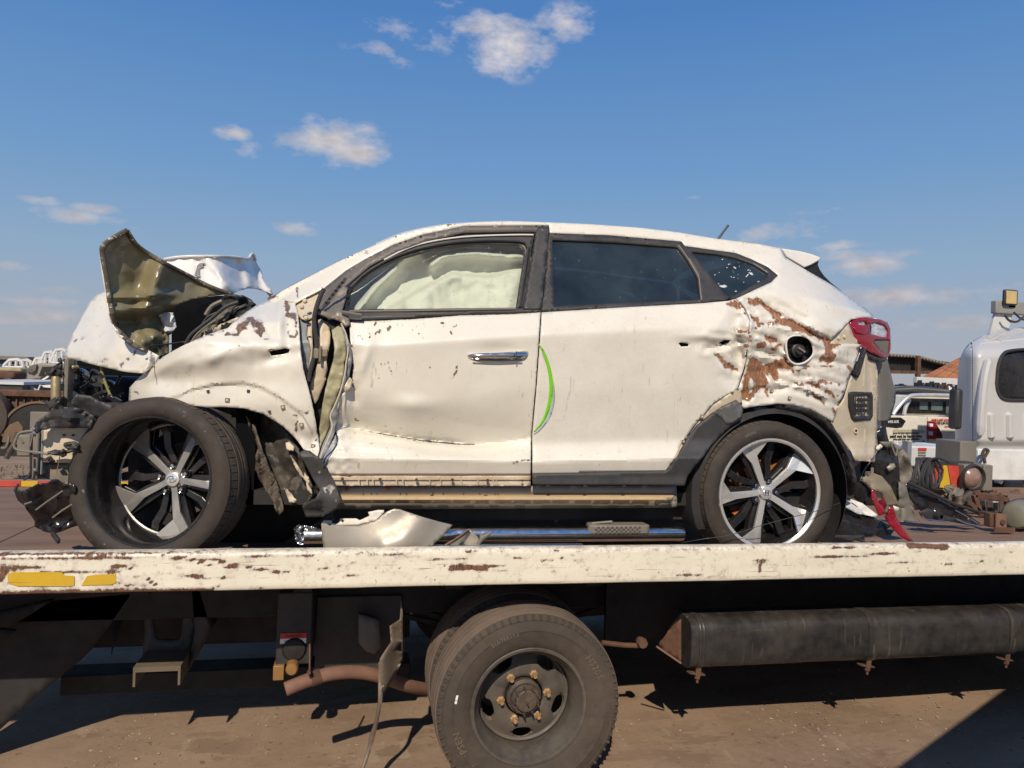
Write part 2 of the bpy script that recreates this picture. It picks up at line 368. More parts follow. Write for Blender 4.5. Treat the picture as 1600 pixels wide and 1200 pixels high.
M['paint'] = mat('white_paint', (.755, .72, .625), .32, var=.03, scale=2, bump=0.02, bscale=6, dust=.28, dustc=(.56, .48, .37), dscale=3.0, coat=1.0, wear='wear', wearc=(.15, .095, .06), wn_=.72, wscale=72, speck=(70, .735, (.26, .18, .12), .75),
    scr=[((42, 42, 4.5), .635, (.46, .38, .22), .8)])
M['paintq'] = mat('scraped_white_paint', (.755, .72, .63), .34, var=.03, scale=2, bump=.05, bscale=20, dust=.42, dustc=(.58, .50, .41), dscale=9.0, coat=.7, wear='wear', wearc=(.25, .115, .055), wn_=.8, wscale=62, speck=(70, .735, (.30, .20, .14), .7), scr=[((20, 20, 110), .67, (.42, .34, .29), .5), ((42, 42, 4.5), .64, (.46, .38, .22), .7)])
M['paintc'] = mat('clean_white_paint', (.80, .77, .72), .3, var=.03, scale=2, dust=.15, dustc=(.55, .47, .37), coat=.4)
M['inner'] = mat('inner_panel_paint', (.62, .53, .39), .42, var=.08, scale=5, bump=.04, bscale=12, dust=.5, dustc=(.40, .31, .21), dscale=6, coat=.2, speck=(50, .7, (.22, .14, .09), .5))
M['innerg'] = mat('inner_panel_grey', (.20, .225, .25), .4, var=.15, scale=5, dust=.3, dustc=(.36, .30, .23), dscale=9)
M['sill'] = mat('sill_gold', (.56, .43, .26), .45, var=.15, scale=5, dust=.6, dustc=(.36, .21, .09), dscale=5, stretch=(.6, 1, 1), bump=.15, bscale=25)
M['sillg'] = mat('sill_grey', (.30, .29, .27), .5, var=.12, scale=5, dust=.5, dustc=(.30, .22, .15), dscale=7)
M['ribs'] = mat('sill_strip_cream', (.66, .57, .43), .5, var=.1, scale=7, dust=.85, dustc=(.30, .19, .10), dscale=9, stretch=(1, 1, 3), bump=.1)
M['silver'] = mat('silver_paint', (.44, .40, .34), .42, metal=.35, var=.08, scale=4, bump=.05, bscale=15, dust=.35, dustc=(.36, .29, .2), dscale=5)
M['whiteplastic'] = mat('cream_plastic', (.78, .72, .62), .5, dust=.2)
M['chrome'] = mat('chrome', (.72, .72, .72), .14, metal=1, var=.08, scale=12, dust=.32, dustc=(.35, .28, .2), dscale=9, bump=.03, rvar=.06)
M['alloyd'] = mat('dirty_alloy', (.34, .33, .315), .34, metal=.45, var=.15, scale=7, dust=.45, dustc=(.22, .19, .16), dscale=6)
M['bay_shade'] = mat('bay_shade_black', (.006, .006, .007), .95, var=.2, spec=.05)  # near-black colour imitates the folded bonnet's shade in the engine bay
M['trimscuff'] = mat('scuffed_trim', (.040, .042, .045), .5, var=.15, bump=.2, bscale=80, dust=.2, dustc=(.2, .17, .14), wear='wear', wearc=(.36, .36, .35), wn_=.5, wscale=60)
M['alloy'] = mat('machined_alloy', (.80, .78, .75), .25, metal=.6, var=.03, scale=5, dust=.10, dustc=(.50, .42, .34), dscale=4, rvar=.03)
M['tyre'] = mat('tyre_rubber', (.032, .025, .020), .68, var=.3, scale=7, bump=.3, bscale=90, dust=.7, dustc=(.066, .050, .038), dscale=5, speck=(34, .69, (.26, .23, .19), .7), scr=[((22, 22, 5), .64, (.12, .10, .085), .7)])
M['tyre2'] = mat('truck_tyre_rubber', (.050, .040, .032), .8, var=.25, scale=6, bump=.35, bscale=70, dust=.75, dustc=(.112, .084, .062), dscale=4, speck=(38, .72, (.34, .22, .12), .5))
M['tread2'] = mat('truck_tread_rubber', (.135, .102, .08), .9, var=.2, scale=9, bump=.3, bscale=90, dust=.5, dustc=(.22, .16, .115))
M['tread'] = mat('tread_rubber', (.055, .043, .033), .85, var=.3, scale=9, bump=.3, bscale=90, dust=.7, dustc=(.15, .118, .09), dscale=6, wear=None)
M['letter'] = mat('raised_letters', (.105, .083, .062), .8, var=.2, scale=9, dust=.4, dustc=(.18, .13, .09))
M['rimsteel'] = mat('rim_steel', (.085, .078, .070), .5, metal=.25, var=.25, scale=5, bump=.12, bscale=40, dust=.75, dustc=(.155, .12, .088), dscale=4, rvar=.15)
M['hub'] = mat('hub_steel', (.055, .05, .048), .55, metal=.3, var=.3, scale=14, bump=.3, bscale=70, dust=.7, dustc=(.18, .12, .075), dscale=8)
M['nut'] = mat('lug_nut_rust', (.42, .27, .13), .6, metal=.3, var=.35, scale=40, bump=.3, dust=.5, dustc=(.28, .16, .08), dscale=30)
M['yellow'] = mat('yellow_reflective', (.62, .39, .02), .45, var=.06, scale=20, bump=.3, bscale=160, dust=.25, dustc=(.45, .27, .05), dscale=10, scr=[((4, 4, 90), .62, (.3, .18, .05), .8)])
M['red'] = mat('red_lens', (.26, .004, .016), .15, var=.2, scale=14, coat=.3, dust=.08)
M['redp'] = mat('red_reflective', (.55, .03, .02), .45, var=.1, scale=20, dust=.25)
M['clear'] = mat('clear_lens', (.72, .75, .78), .14, metal=.5, var=.4, scale=22, coat=.8)
M['greyp'] = mat('grey_plastic', (.17, .155, .13), .6, var=.15, scale=4, bump=.2, bscale=60, dust=.35, dustc=(.26, .21, .16))
M['amber'] = mat('amber_lens', (.26, .125, .035), .4, dust=.5, dustc=(.25, .17, .1), dscale=14)
M['orange'] = mat('orange_rust', (.48, .135, .028), .7, var=.2, scale=30, bump=.2)
M['green'] = mat('green_decal', (.20, .60, .02), .3, var=.04)
M['greyd'] = mat('grey_decal', (.42, .47, .46), .35, var=.04)
M['bag'] = mat('airbag_cloth', (.74, .73, .68), .9, var=.05, scale=6, bump=.2, bscale=90, spec=.1)
M['whitel'] = mat('white_print', (.80, .79, .76), .5, var=.02)
M['blackl'] = mat('black_print', (.03, .03, .03), .5, var=.02)
M['redl'] = mat('red_print', (.55, .02, .02), .5, var=.02)
M['brass'] = mat('brassy_canister', (.34, .27, .15), .4, metal=.5, var=.25, scale=20, bump=.3, bscale=60, dust=.5, dustc=(.3, .22, .12))
M['cabsilver'] = mat('cab_silver', (.60, .59, .57), .36, metal=.15, var=.04, scale=2, dust=.2, dustc=(.45, .42, .37), dscale=2, coat=.2)
M['truckwhite'] = mat('truck_white', (.66, .66, .65), .38, var=.04, scale=3, dust=.3, dustc=(.5, .45, .38), dscale=2, coat=.2)
M['bodyblue'] = mat('grey_white_box', (.60, .60, .60), .45, var=.06, scale=4, dust=.3, dustc=(.42, .38, .33))
M['rustroof'] = mat('rusty_roof', (.36, .12, .05), .85, var=.45, scale=1.2, bump=.2, dust=.45, dustc=(.50, .27, .08), dscale=1.6, stretch=(3, .5, .5))
M['wood'] = mat('tan_cardboard', (.42, .30, .17), .8, var=.1, scale=5, dust=.3)
M['far_haze'] = mat('pale_metal', (.42, .42, .41), .6, var=.15, scale=2)
def glass_mat(name, tint, fac, rough=.02, dustamt=.15, dustc=(.5, .45, .36), streak=None):
    m = bpy.data.materials.new(name); m.use_nodes = True; t = m.node_tree; N = t.nodes; L = t.links; N.clear()
    o = N.new('ShaderNodeOutputMaterial'); tr = N.new('ShaderNodeBsdfTransparent'); tr.inputs[0].default_value = (*tint, 1)
    gl = N.new('ShaderNodeBsdfGlossy'); gl.inputs['Roughness'].default_value = rough; gl.inputs['Color'].default_value = (1, 1, 1, 1)
    fr = N.new('ShaderNodeFresnel'); fr.inputs['IOR'].default_value = 1.5
    mr = N.new('ShaderNodeMath'); mr.operation = 'MULTIPLY_ADD'; L.new(fr.outputs[0], mr.inputs[0]); mr.inputs[1].default_value = 1.0; mr.inputs[2].default_value = fac; mr.use_clamp = True
    a = N.new('ShaderNodeMixShader'); L.new(mr.outputs[0], a.inputs[0]); L.new(tr.outputs[0], a.inputs[1]); L.new(gl.outputs[0], a.inputs[2])
    d = N.new('ShaderNodeBsdfDiffuse'); d.inputs[0].default_value = (*dustc, 1); tcn = N.new('ShaderNodeTexCoord')
    n = N.new('ShaderNodeTexNoise'); n.inputs['Scale'].default_value = 6; n.inputs['Detail'].default_value = 8; L.new(tcn.outputs['Object'], n.inputs[0])
    r1 = N.new('ShaderNodeMapRange'); L.new(n.outputs[0], r1.inputs[0]); r1.inputs[1].default_value = .35; r1.inputs[2].default_value = .7; r1.inputs[3].default_value = dustamt*.5; r1.inputs[4].default_value = dustamt*1.3
    n2 = N.new('ShaderNodeTexNoise'); n2.inputs['Scale'].default_value = 1; n2.inputs['Detail'].default_value = 3; mp = N.new('ShaderNodeMapping'); mp.inputs['Scale'].default_value = streak or (38, 38, 9); L.new(tcn.outputs['Object'], mp.inputs[0]); L.new(mp.outputs[0], n2.inputs[0])
    r2 = N.new('ShaderNodeMapRange'); L.new(n2.outputs[0], r2.inputs[0]); r2.inputs[1].default_value = .67; r2.inputs[2].default_value = .74; r2.inputs[3].default_value = 0; r2.inputs[4].default_value = .65
    mx = N.new('ShaderNodeMath'); mx.operation = 'MAXIMUM'; L.new(r1.outputs[0], mx.inputs[0]); L.new(r2.outputs[0], mx.inputs[1])
    b = N.new('ShaderNodeMixShader'); L.new(mx.outputs[0], b.inputs[0]); L.new(a.outputs[0], b.inputs[1]); L.new(d.outputs[0], b.inputs[2]); L.new(b.outputs[0], o.inputs[0]); return m
M['glass'] = glass_mat('tinted_dark_glass', (.035, .045, .05), .02, dustamt=.20, dustc=(.115, .165, .19))
M['glassg'] = glass_mat('green_glass', (.84, .885, .835), .0, dustamt=.05, streak=(60, 60, 40))
M['glassw'] = glass_mat('windscreen_glass', (.45, .62, .52), .02, dustamt=.3)
M['glassd'] = glass_mat('far_dark_glass', (.10, .13, .14), .03, dustamt=.05)
# ================================================================== ground
def ground_part():
    xs = np.concatenate([np.linspace(-900, -30, 12), np.linspace(-20, 20, 81), np.linspace(30, 900, 12)])
    ys = np.concatenate([np.linspace(-60, -4, 6), np.linspace(-2, 14, 65), np.linspace(18, 1500, 22)])
    X, Y = np.meshgrid(xs, ys); Z = gh(X)
    near = (np.abs(X) < 12) & (Y < 14) & (Y > -1)
    nzv = snoise(X, Y, 1.1, 3, 3)*.018
    Z = Z+np.where(near, nzv, 0)
    n, m = X.shape; V = np.stack([X.ravel(), Y.ravel(), Z.ravel()], 1)
    Fc = [(i*m+j, i*m+j+1, (i+1)*m+j+1, (i+1)*m+j) for i in range(n-1) for j in range(m-1)]
    return tag(mesh_obj('ground', V, Fc, M['dirt'], smooth=True, auto=None), kind='structure')
ground_part()
def scatter(name, n, x0, x1, y0, y1, smin, smax, mt, kindlabel, catg, clumps=None, blade=False):
    V = []; Fc = []
    for i in range(n):
        if clumps: 
            c = random.choice(clumps); x = random.gauss(c[0], c[2]); y = random.gauss(c[1], c[2])
        else: x = random.uniform(x0, x1); y = random.uniform(y0, y1)
        z = gh(x); b = len(V)
        if blade:
            for k in range(3):
                a = random.uniform(0, 6.28); h = random.uniform(smin, smax); w = h*.12; lx, ly = math.cos(a)*w, math.sin(a)*w; tx, ty = random.gauss(0, h*.4), random.gauss(0, h*.4)
                b = len(V); V += [(x-lx, y-ly, z), (x+lx, y+ly, z), (x+tx, y+ty, z+h)]; Fc.append((b, b+1, b+2))
        else:
            s = smin+(smax-smin)*random.random()**3; a = random.uniform(0, 3.14); sx, sy, sz = s*random.uniform(.7, 1.3), s*random.uniform(.6, 1), s*random.uniform(.4, .7)
            pts = [(1, 0, 0), (0, 1, 0), (-1, 0, 0), (0, -1, 0), (.2, .1, 1), (.1, -.1, -1)]
            for p in pts:
                px, py = p[0]*sx*random.uniform(.8, 1.2), p[1]*sy*random.uniform(.8, 1.2); V.append((x+px*math.cos(a)-py*math.sin(a), y+px*math.sin(a)+py*math.cos(a), z+p[2]*sz*.7+.3*sz))
            Fc += [(b+i_, b+(i_+1) % 4, b+4) for i_ in range(4)]+[(b+(i_+1) % 4, b+i_, b+5) for i_ in range(4)]
    o = mesh_obj(name, V, Fc, mt, smooth=False)
    return tag(o, kindlabel, catg, kind='stuff')
scatter('gravel', 8000, -3.4, 4.6, 2.3, 6.5, .0015, .011, M['pebble'], 'small pale stones scattered over the brown dirt under the truck', 'gravel')
scatter('gravel', 500, -3.2, -1.0, 3.2, 7, .004, .014, M['pebble'], 'coarser stones and crumbled earth below the rear end of the truck', 'gravel', clumps=[(-1.35, 3.9, .3), (-1.9, 4.8, .4), (2.2, 3.3, .12), (1.25, 3.6, .1)])
scatter('grass', 5200, -14, -2.6, 6.5, 15, .02, .07, M['grass'], 'thin dry grass on the dirt behind the rear of the truck', 'grass', blade=True)
# ================================================================== flatbed truck
TR = thing('flatbed_truck', 'flatbed recovery truck with scratched cream side rail carrying the wrecked car', 'truck', (.74, 4.1, gh(.74)))
XL, XR, YN, YF, ZD = -2.35, 6.8, 2.95, 5.36, .85
def railwear():
    st = [([(705, 888), (735, 886), (760, 889)], 6, .95), ([(715, 882), (790, 885)], 2.5, .8), ([(340, 877), (400, 888), (440, 895)], 2.2, .9), ([(232, 905), (240, 912), (246, 914)], 3, .9), ([(0, 905), (8, 893)], 8, .9),
          ([(1185, 876), (1188, 893)], 4, .85), ([(1420, 852), (1480, 855)], 5, 1.1), ([(800, 872), (860, 876), (900, 866)], 1.8, .6), ([(1250, 872), (1330, 868), (1440, 862)], 1.2, .9), ([(0, 925), (160, 925), (330, 922)], 6, .75), ([(0, 929), (210, 928)], 7, .9),
          ([(0, 866), (350, 864)], 3, .7), ([(0, 874), (200, 872), (390, 876)], 3, .62), ([(0, 889), (60, 886)], 6, .75), ([(255, 868), (290, 872), (330, 884), (450, 893)], 2, .85), ([(360, 880), (372, 889)], 3, .8), ([(262, 898), (350, 902), (340, 906)], 2, .8), ([(500, 890), (560, 878)], 1.6, .6),
          ([(540, 900), (600, 896)], 1.3, .6), ([(60, 894), (190, 894)], 2, .7), ([(175, 886), (190, 884), (205, 888)], 5, .8), ([(900, 900), (990, 897)], 1.2, .6), ([(520, 864), (680, 872)], 2, .5), ([(1040, 858), (1200, 856)], 2.5, .6), ([(1300, 856), (1400, 853)], 2, .7)]
    rs = random.Random(5)
    for k in range(46):
        x = rs.uniform(-20, 520)*rs.uniform(.4, 1); y = rs.uniform(868, 926); L_ = rs.uniform(20, 120); st.append(([(x, y), (x+L_*.5, y+rs.uniform(-2, 2)), (x+L_, y+rs.uniform(-4, 3))], rs.uniform(.7, 1.5), rs.uniform(.35, .62)))
    for k in range(26):
        x = rs.uniform(500, 1600); y = rs.uniform(862, 902); L_ = rs.uniform(10, 70); st.append(([(x, y), (x+L_, y+rs.uniform(-3, 2))], rs.uniform(.8, 1.5), rs.uniform(.45, .7)))
    def fn(X, Y):
        w = np.zeros(len(X))
        for pl, h, s in st: w = np.maximum(w, s*(1-np.clip(segd(X, Y, pl)/h, 0, 1)*.75)*(segd(X, Y, pl) < h*1.3))
        w = np.maximum(w, .35*(1-sstep(150, 480, X))*(.75+.25*sstep(880, 930, Y)))
        w = np.maximum(w, np.where((Y < lerpx(X, [(0, 871), (1600, 854)])), .36, .24))
        return w
    return fn
def pxz(V):   # world point -> photo measurement (used only to place marks on surfaces)
    v = np.asarray(V)-CAM; z = v@cf; return 800+F*(v@cr)/z, 600-F*(v@cu)/z
xs = np.arange(XL, XR, .0125); prof = [(3.02, ZD), (3.02, .955), (3.012, .9625), (2.996, .9655), (2.972, .965), (2.957, .9615), (2.951, .954), (2.950, .945)]+[(2.95, z) for z in np.arange(.935, .826, -.01)]+[(2.951, .822), (2.955, .8165), (2.962, .8145), (3.02, .8145)]
V = []; Fc = []
for i, x in enumerate(xs):
    for (y, z) in prof: V.append((x, y+.0018*math.sin(x*3.1)+(.0015*mnoise.noise((x*5, y*9, z*30))), z+.0022*mnoise.noise((x*1.7, 0, 3))+.001*mnoise.noise((x*12, y*40, z*20))))
m = len(prof); Fc = [(i*m+j, i*m+j+1, (i+1)*m+j+1, (i+1)*m+j) for i in range(len(xs)-1) for j in range(m-1)]
Fc = [f[::-1] for f in Fc]; Fc += [tuple(range(m)), tuple(range((len(xs)-1)*m, len(xs)*m))[::-1]]
Va = np.array(V); pX, pY = pxz(Va); rw = railwear()(pX, pY)
mesh_obj('side_rail', V, Fc, M['rail'], TR, attrs={'wear': rw}, auto=50)['label'] = 'cream side rail with brown scratches'
for poly in ([(12, 897), (20, 894), (96, 894), (100, 899), (116, 900), (116, 915), (108, 916), (27, 916), (12, 911)], [(136, 900), (150, 898), (181, 897), (181, 911), (172, 914), (127, 915)]):
    sheet('reflective_tape', poly, YN-.0035, M['yellow'], TR, step=6, thick=.0005, smooth=False)
# deck plates
px_ = [XL, -1.55, .2, 1.9, 3.6, 5.2, XR]
for a, b in zip(px_[:-1], px_[1:]):
    MB().box(a+.003, b-.003, 3.022, 5.29, ZD-.04, ZD).build('deck_plate', M['deck'], TR, bevel=.004)
mb = MB().box(XL, XR, 5.295, YF, .80, .893); mb.build('far_rail', M['deck'], TR, bevel=.006)
x = -2.33
for i, (w, k) in enumerate([(.06, 'redp'), (.145, 'redp'), (.10, 'yellow'), (.13, 'redp'), (.14, 'yellow'), (.14, 'redp'), (.14, 'yellow')]):
    MB().box(x, x+w-.004, 5.289, 5.2935, .853, .889).build('reflective_tape', M[k], TR); x += w
# undercarriage
for y in (3.62, 4.62): MB().box(-1.7, 8.9, y, y+.08, .50, .74).build('chassis_rail', M['black'], TR, bevel=.006)
for x in np.arange(-2.1, 6.7, .62): MB().box(x, x+.07, 3.12, 5.28, .755, .808).build('cross_member', M['black'], TR)
MB().box(XL, XR, 5.2, 5.28, .70, .79).build('outer_frame', M['black'], TR)
MB().tube([(.735, 3.2, .285), (.735, 4.9, .285)], .06, 14).build('axle', M['black'], TR, smooth=True)
MB().lathe([(0, -.2), (.12, -.17), (.19, -.08), (.2, 0), (.19, .08), (.12, .17), (0, .2)], 24, c=(.735, 4.1, .30)).build('differential', M['black'], TR, smooth=True)
for k in range(5): MB().tube([(.735+t*(.62-.06*k), 3.66, .40+.028*k+.12*t*t) for t in np.linspace(-1, 1, 9)], .015, 4).build('leaf_spring', M['black'], TR)
MB().tube([(.9, 4.1, .33), (5.2, 4.12, .5)], .045, 12).build('drive_shaft', M['black'], TR, smooth=True)
MB().box(1.25, 6.2, 4.9, 5.2, .12, .74).build('far_side_locker', M['black'], TR, bevel=.01)
MB().box(-1.9, .1, 5.0, 5.1, .30, .42).build('far_side_guard', M['black'], TR, bevel=.01)
MB().box(-.6, .1, 4.7, 5.2, .22, .74).build('far_side_box', M['black'], TR, bevel=.01)
MB().box(1.22, 4.4, 3.47, 3.49, .385, .72).build('tank_mount', M['black'], TR)
# rear wheel lift beam descending to the left
a = P(175, 950, 3.35); b = P(-60, 1120, 3.05)
sheet('wheel_lift_arm', [(-80, 1010), (0, 972), (70, 940), (205, 928), (165, 985), (128, 1030), (60, 1085), (0, 1140), (-80, 1210)], 3.62, M['black'], TR, step=14, thick=.16)
sheet('wheel_lift_arm', [(-80, 975), (0, 958), (50, 945), (80, 939), (40, 965), (-5, 990), (-80, 1025)], 3.5, M['black'], TR, step=14, thick=.05)
sheet('wheel_lift_plate', [(-40, 986), (0, 984), (22, 987), (8, 998), (-40, 1012)], 3.35, M['black'], TR, step=14, thick=.03)
a = P(100, 1065, 3.9); b = P(640, 1040, 3.9)
MB().box(a[0], b[0], 3.85, 4.0, a[2]-.05, a[2]+.045).build('tow_beam', M['black'], TR, bevel=.006)
MB().box(P(110, 1000, 3.9)[0], P(640, 1000, 3.9)[0], 3.92, 4.0, P(300, 1010, 3.9)[2], P(300, 965, 3.9)[2]).build('tow_beam', M['black'], TR, bevel=.006)
# hanging bracket with foot
sheet('bracket_plate', [(220, 927), (312, 924), (304, 985), (298, 1025), (222, 1026), (226, 985)], 3.66, M['dark'], TR, step=10, thick=.012, holes=[[(238, 960), (286, 959), (283, 996), (279, 1000), (247, 1000), (243, 996)]])
sheet('bracket_flange', [(300, 924), (312, 924), (330, 985), (296, 1046), (292, 1040), (298, 1020), (304, 985)], lambda X, Y: 3.62+.0*X, M['dark'], TR, step=10, thick=.14)
p0, p1 = P(209, 1046, 3.47), P(283, 1044, 3.47); zt = p0[2]+.012
mb = MB().box(p0[0], p1[0], 3.46, 3.70, zt-.022, zt).box(p0[0], p0[0]+.010, 3.46, 3.70, zt-.085, zt-.0225).box(p1[0]-.010, p1[0], 3.46, 3.70, zt-.085, zt-.0225)
mb.build('bracket_foot', mat('bracket_dusty', (.11, .085, .06), .7, var=.25, dust=.5, dustc=(.2, .15, .1)), TR)
# control box, sticker, lamp
q0, q1 = P(430, 1040, 3.42), P(490, 925, 3.42)
MB().box(q0[0], q1[0], 3.42, 3.7, q0[2], q1[2]).build('control_box', M['dark'], TR, bevel=.008)
q2, q3 = P(490, 985, 3.6), P(628, 930, 3.6)
MB().box(q2[0]+.01, q3[0], 3.6, 3.66, q2[2]-.2, q3[2]).build('side_plate', M['dark'], TR, bevel=.004)
sheet('frame_hanger', [(560, 960), (592, 970), (595, 1012), (585, 1022), (572, 1018), (560, 1004)], 3.5, M['greyp'], TR, step=10, thick=.04)
s0, s1 = P(437.5, 1006, 3.417), P(479, 988.5, 3.417)
MB().box(s0[0], s1[0], 3.4155, 3.4195, s0[2], s0[2]+.022).build('warning_sticker', M['whitel'], TR)
MB().box(s0[0], s1[0], 3.4155, 3.4195, s0[2]+.0222, s1[2]).build('warning_sticker', M['redp'], TR)
text('DANGER', .018, M['blackl'], TR, Matrix.Translation(((s0[0]+s1[0])/2, 3.4145, (s1[2]+s0[2]+.022)/2)) @ Matrix.Rotation(R_(90), 4, 'X'), name='lettering', local=False)
text('KEEP HANDS CLEAR', .0085, M['blackl'], TR, Matrix.Translation(((s0[0]+s1[0])/2, 3.4145, s0[2]+.011)) @ Matrix.Rotation(R_(90), 4, 'X'), name='lettering', local=False)
c = P(456, 1046, 3.36); MB().lathe([(0, -.012), (.02, -.011), (.026, -.004), (.027, .0), (.027, .06), (0, .06)], 24, c=tuple(c)).build('marker_lamp', M['amber'], TR, smooth=True)
q0, q1 = P(426, 1064, 3.4), P(444, 1040, 3.4); MB().box(q0[0], q1[0], 3.4, 3.47, q0[2], q1[2]).build('marker_lamp', M['amber'], TR, bevel=.004)
q0, q1 = P(440, 1040, 3.13), P(480, 1000, 3.13); MB().lathe([(0, -.02), (.045, -.015), (.055, 0), (.055, .1), (0, .1)], 20, c=tuple(P(460, 1014, 3.42))).build('pump', M['black'], TR, smooth=True)
# exhaust pipe with clamp
pp = [P(x, y, Y) for x, y, Y in cat([(446, 1077, 3.05), (478, 1064, 3.07), (515, 1053, 3.1), (555, 1050, 3.15), (592, 1056, 3.2), (640, 1072, 3.3), (690, 1080, 3.5)], 5)]
mb = MB().tube(pp, .0275, 20, cap=False); o = mb.build('exhaust_pipe', M['pipe'], TR, smooth=True); mm = o.modifiers.new('solid', 'SOLIDIFY'); mm.thickness = .003
MB().tube(pp[6:9], .031, 20).build('pipe_clamp', M['rust'], TR, smooth=True)
MB().bar(P(484, 1058, 3.05), P(484, 1006, 3.08), .006, .022, up=(0, 1, 0)).build('pipe_hanger', M['rust'], TR)
MB().lathe([(0, -.01), (.008, -.01), (.008, .01), (0, .01)], 6, c=tuple(P(483, 1050, 3.03))).build('bolt', M['rust'], TR)
# bent mud guard stay
M['flap'] = mat('bent_steel_strip', (.16, .125, .09), .5, metal=.3, var=.2, scale=7, dust=.4, dustc=(.25, .19, .13), bump=.2, bscale=30)
sheet('mud_guard_stay', [(627, 937), (629.5, 960), (629.5, 1030), (614, 1062), (598, 1087), (594, 1075), (594, 1030), (611, 1004), (610, 978), (625, 968)], lambda X, Y: 3.02+.10*sstep(0, 1, (X-592)/38)*(1-.7*sstep(985, 1000, Y)*(1-sstep(1000, 1030, Y))), M['flap'], TR, step=5, thick=.004, auto=20, holes=[[(616, 1016), (627, 1003), (628, 1019)]])
sheet('mud_guard_stay', [(591.5, 1036), (594, 1034), (598, 1088), (594, 1116), (589, 1138), (580, 1172), (569, 1203), (563, 1203), (574, 1170), (577, 1152), (586, 1128), (590.5, 1100)], lambda X, Y: 3.02+.02*np.sin(Y*.05), M['flap'], TR, step=4, thick=.012)
# long tank with straps
c0 = P(1066, 996, 3.2); c1 = P(1700, 981, 3.2); zc = (P(1300, 990.5, 3.2))[2]; RT = .118
mb = MB(); prof_t = [(RT, 0)]
xs_t = np.arange(c0[0], 4.4, .03); V = []; Fc = []; sg = 40
for i, x in enumerate(xs_t):
    for k in range(sg):
        a = 2*math.pi*k/sg; r = RT*(1+.012*mnoise.noise((x*3, math.cos(a)*2, math.sin(a)*2))); 
        sx, sz = math.cos(a), math.sin(a); sx = math.copysign(abs(sx)**.52, sx); sz = math.copysign(abs(sz)**.52, sz)
        V.append((x, 3.22+r*sx*1.0, zc+r*sz*.98))
Fc = [(i*sg+k, i*sg+(k+1) % sg, (i+1)*sg+(k+1) % sg, (i+1)*sg+k) for i in range(len(xs_t)-1) for k in range(sg)]+[tuple(range(sg))[::-1]]
mesh_obj('air_tank', V, Fc, M['tank'], TR, auto=30)
def strap(px, w, full=True):
    x = P(px, 990, 3.11)[0]; V = []
    pr = [(RT*1.0, -w/2), (RT*1.035, -w/2), (RT*1.05, -w*.3), (RT*1.035, -w*.15), (RT*1.035, w*.15), (RT*1.05, w*.3), (RT*1.035, w/2), (RT*1.0, w/2)]
    mb = MB()
    for k in range(sg):
        a = 2*math.pi*k/sg; sx, sz = math.cos(a), math.sin(a); sx = math.copysign(abs(sx)**.52, sx); sz = math.copysign(abs(sz)**.52, sz)
        for r, h in pr: mb.v.append((x+h, 3.22+r*sx, zc+r*sz*.98))
    n = len(pr); mb.f = [(k*n+i, k*n+(i+1) % n, ((k+1) % sg)*n+(i+1) % n, ((k+1) % sg)*n+i) for k in range(sg) for i in range(n)]
    o = mb.build('tank_strap', M['tank'], TR, smooth=True, auto=30)
    z = zc-RT
    b = MB().bar((x, 3.13, z+.03), (x, 3.135, z-.03), .024, .008, up=(0, 1, 0)).bar((x-.045, 3.14, z-.012), (x+.035, 3.15, z-.028), .03, .006)
    b.build('strap_bracket', M['rust'], TR); MB().tube([(x, 3.14, z-.02), (x, 3.14, z-.062)], .006, 8).build('bolt', M['rust'], TR); MB().lathe([(0, -.006), (.013, -.006), (.013, .006), (0, .006)], 6, axis='Z', c=(x, 3.14, z-.036)).build('bolt', M['rust'], TR)
strap(1097, .028); strap(1364, .055); strap(1582, .05)
for px in (1082, 1116, 1232, 1246):
    x = P(px, 990, 3.11)[0]; mb = MB()
    for k in range(sg):
        a = 2*math.pi*k/sg; sx, sz = math.cos(a), math.sin(a); sx = math.copysign(abs(sx)**.52, sx); sz = math.copysign(abs(sz)**.52, sz)
        for r, h in ((RT*.99, -.004), (RT*1.018, -.002), (RT*1.018, .002), (RT*.99, .004)): mb.v.append((x+h, 3.22+r*sx, zc+r*sz*.98))
    mb.f = [(k*4+i, k*4+(i+1) % 4, ((k+1) % sg)*4+(i+1) % 4, ((k+1) % sg)*4+i) for k in range(sg) for i in range(4)]; mb.build('tank_seam', M['tank'], TR, smooth=True)
sheet('tank_end_flap', [(1064, 967), (1052, 976), (1028, 1008), (1043, 1022), (1064, 1036)], lambda X, Y: 3.12+.10*(1066-X)/40, M['rust'], TR, step=7, thick=.004)
MB().bar(P(1026, 1010, 3.1), P(1064, 1036, 3.1), .008, .008).build('tank_end_lip', M['pipe'], TR)
MB().tube([P(940, 1004, 3.3), P(975, 1008, 3.3), P(1003, 1009, 3.3)], .012, 8).build('brake_pipe', M['rust'], TR, smooth=True)
MB().lathe([(0, -.02), (.022, -.02), (.026, 0), (.02, .03), (0, .03)], 8, c=tuple(P(1003, 1004, 3.28))).build('pipe_union', M['rust'], TR)
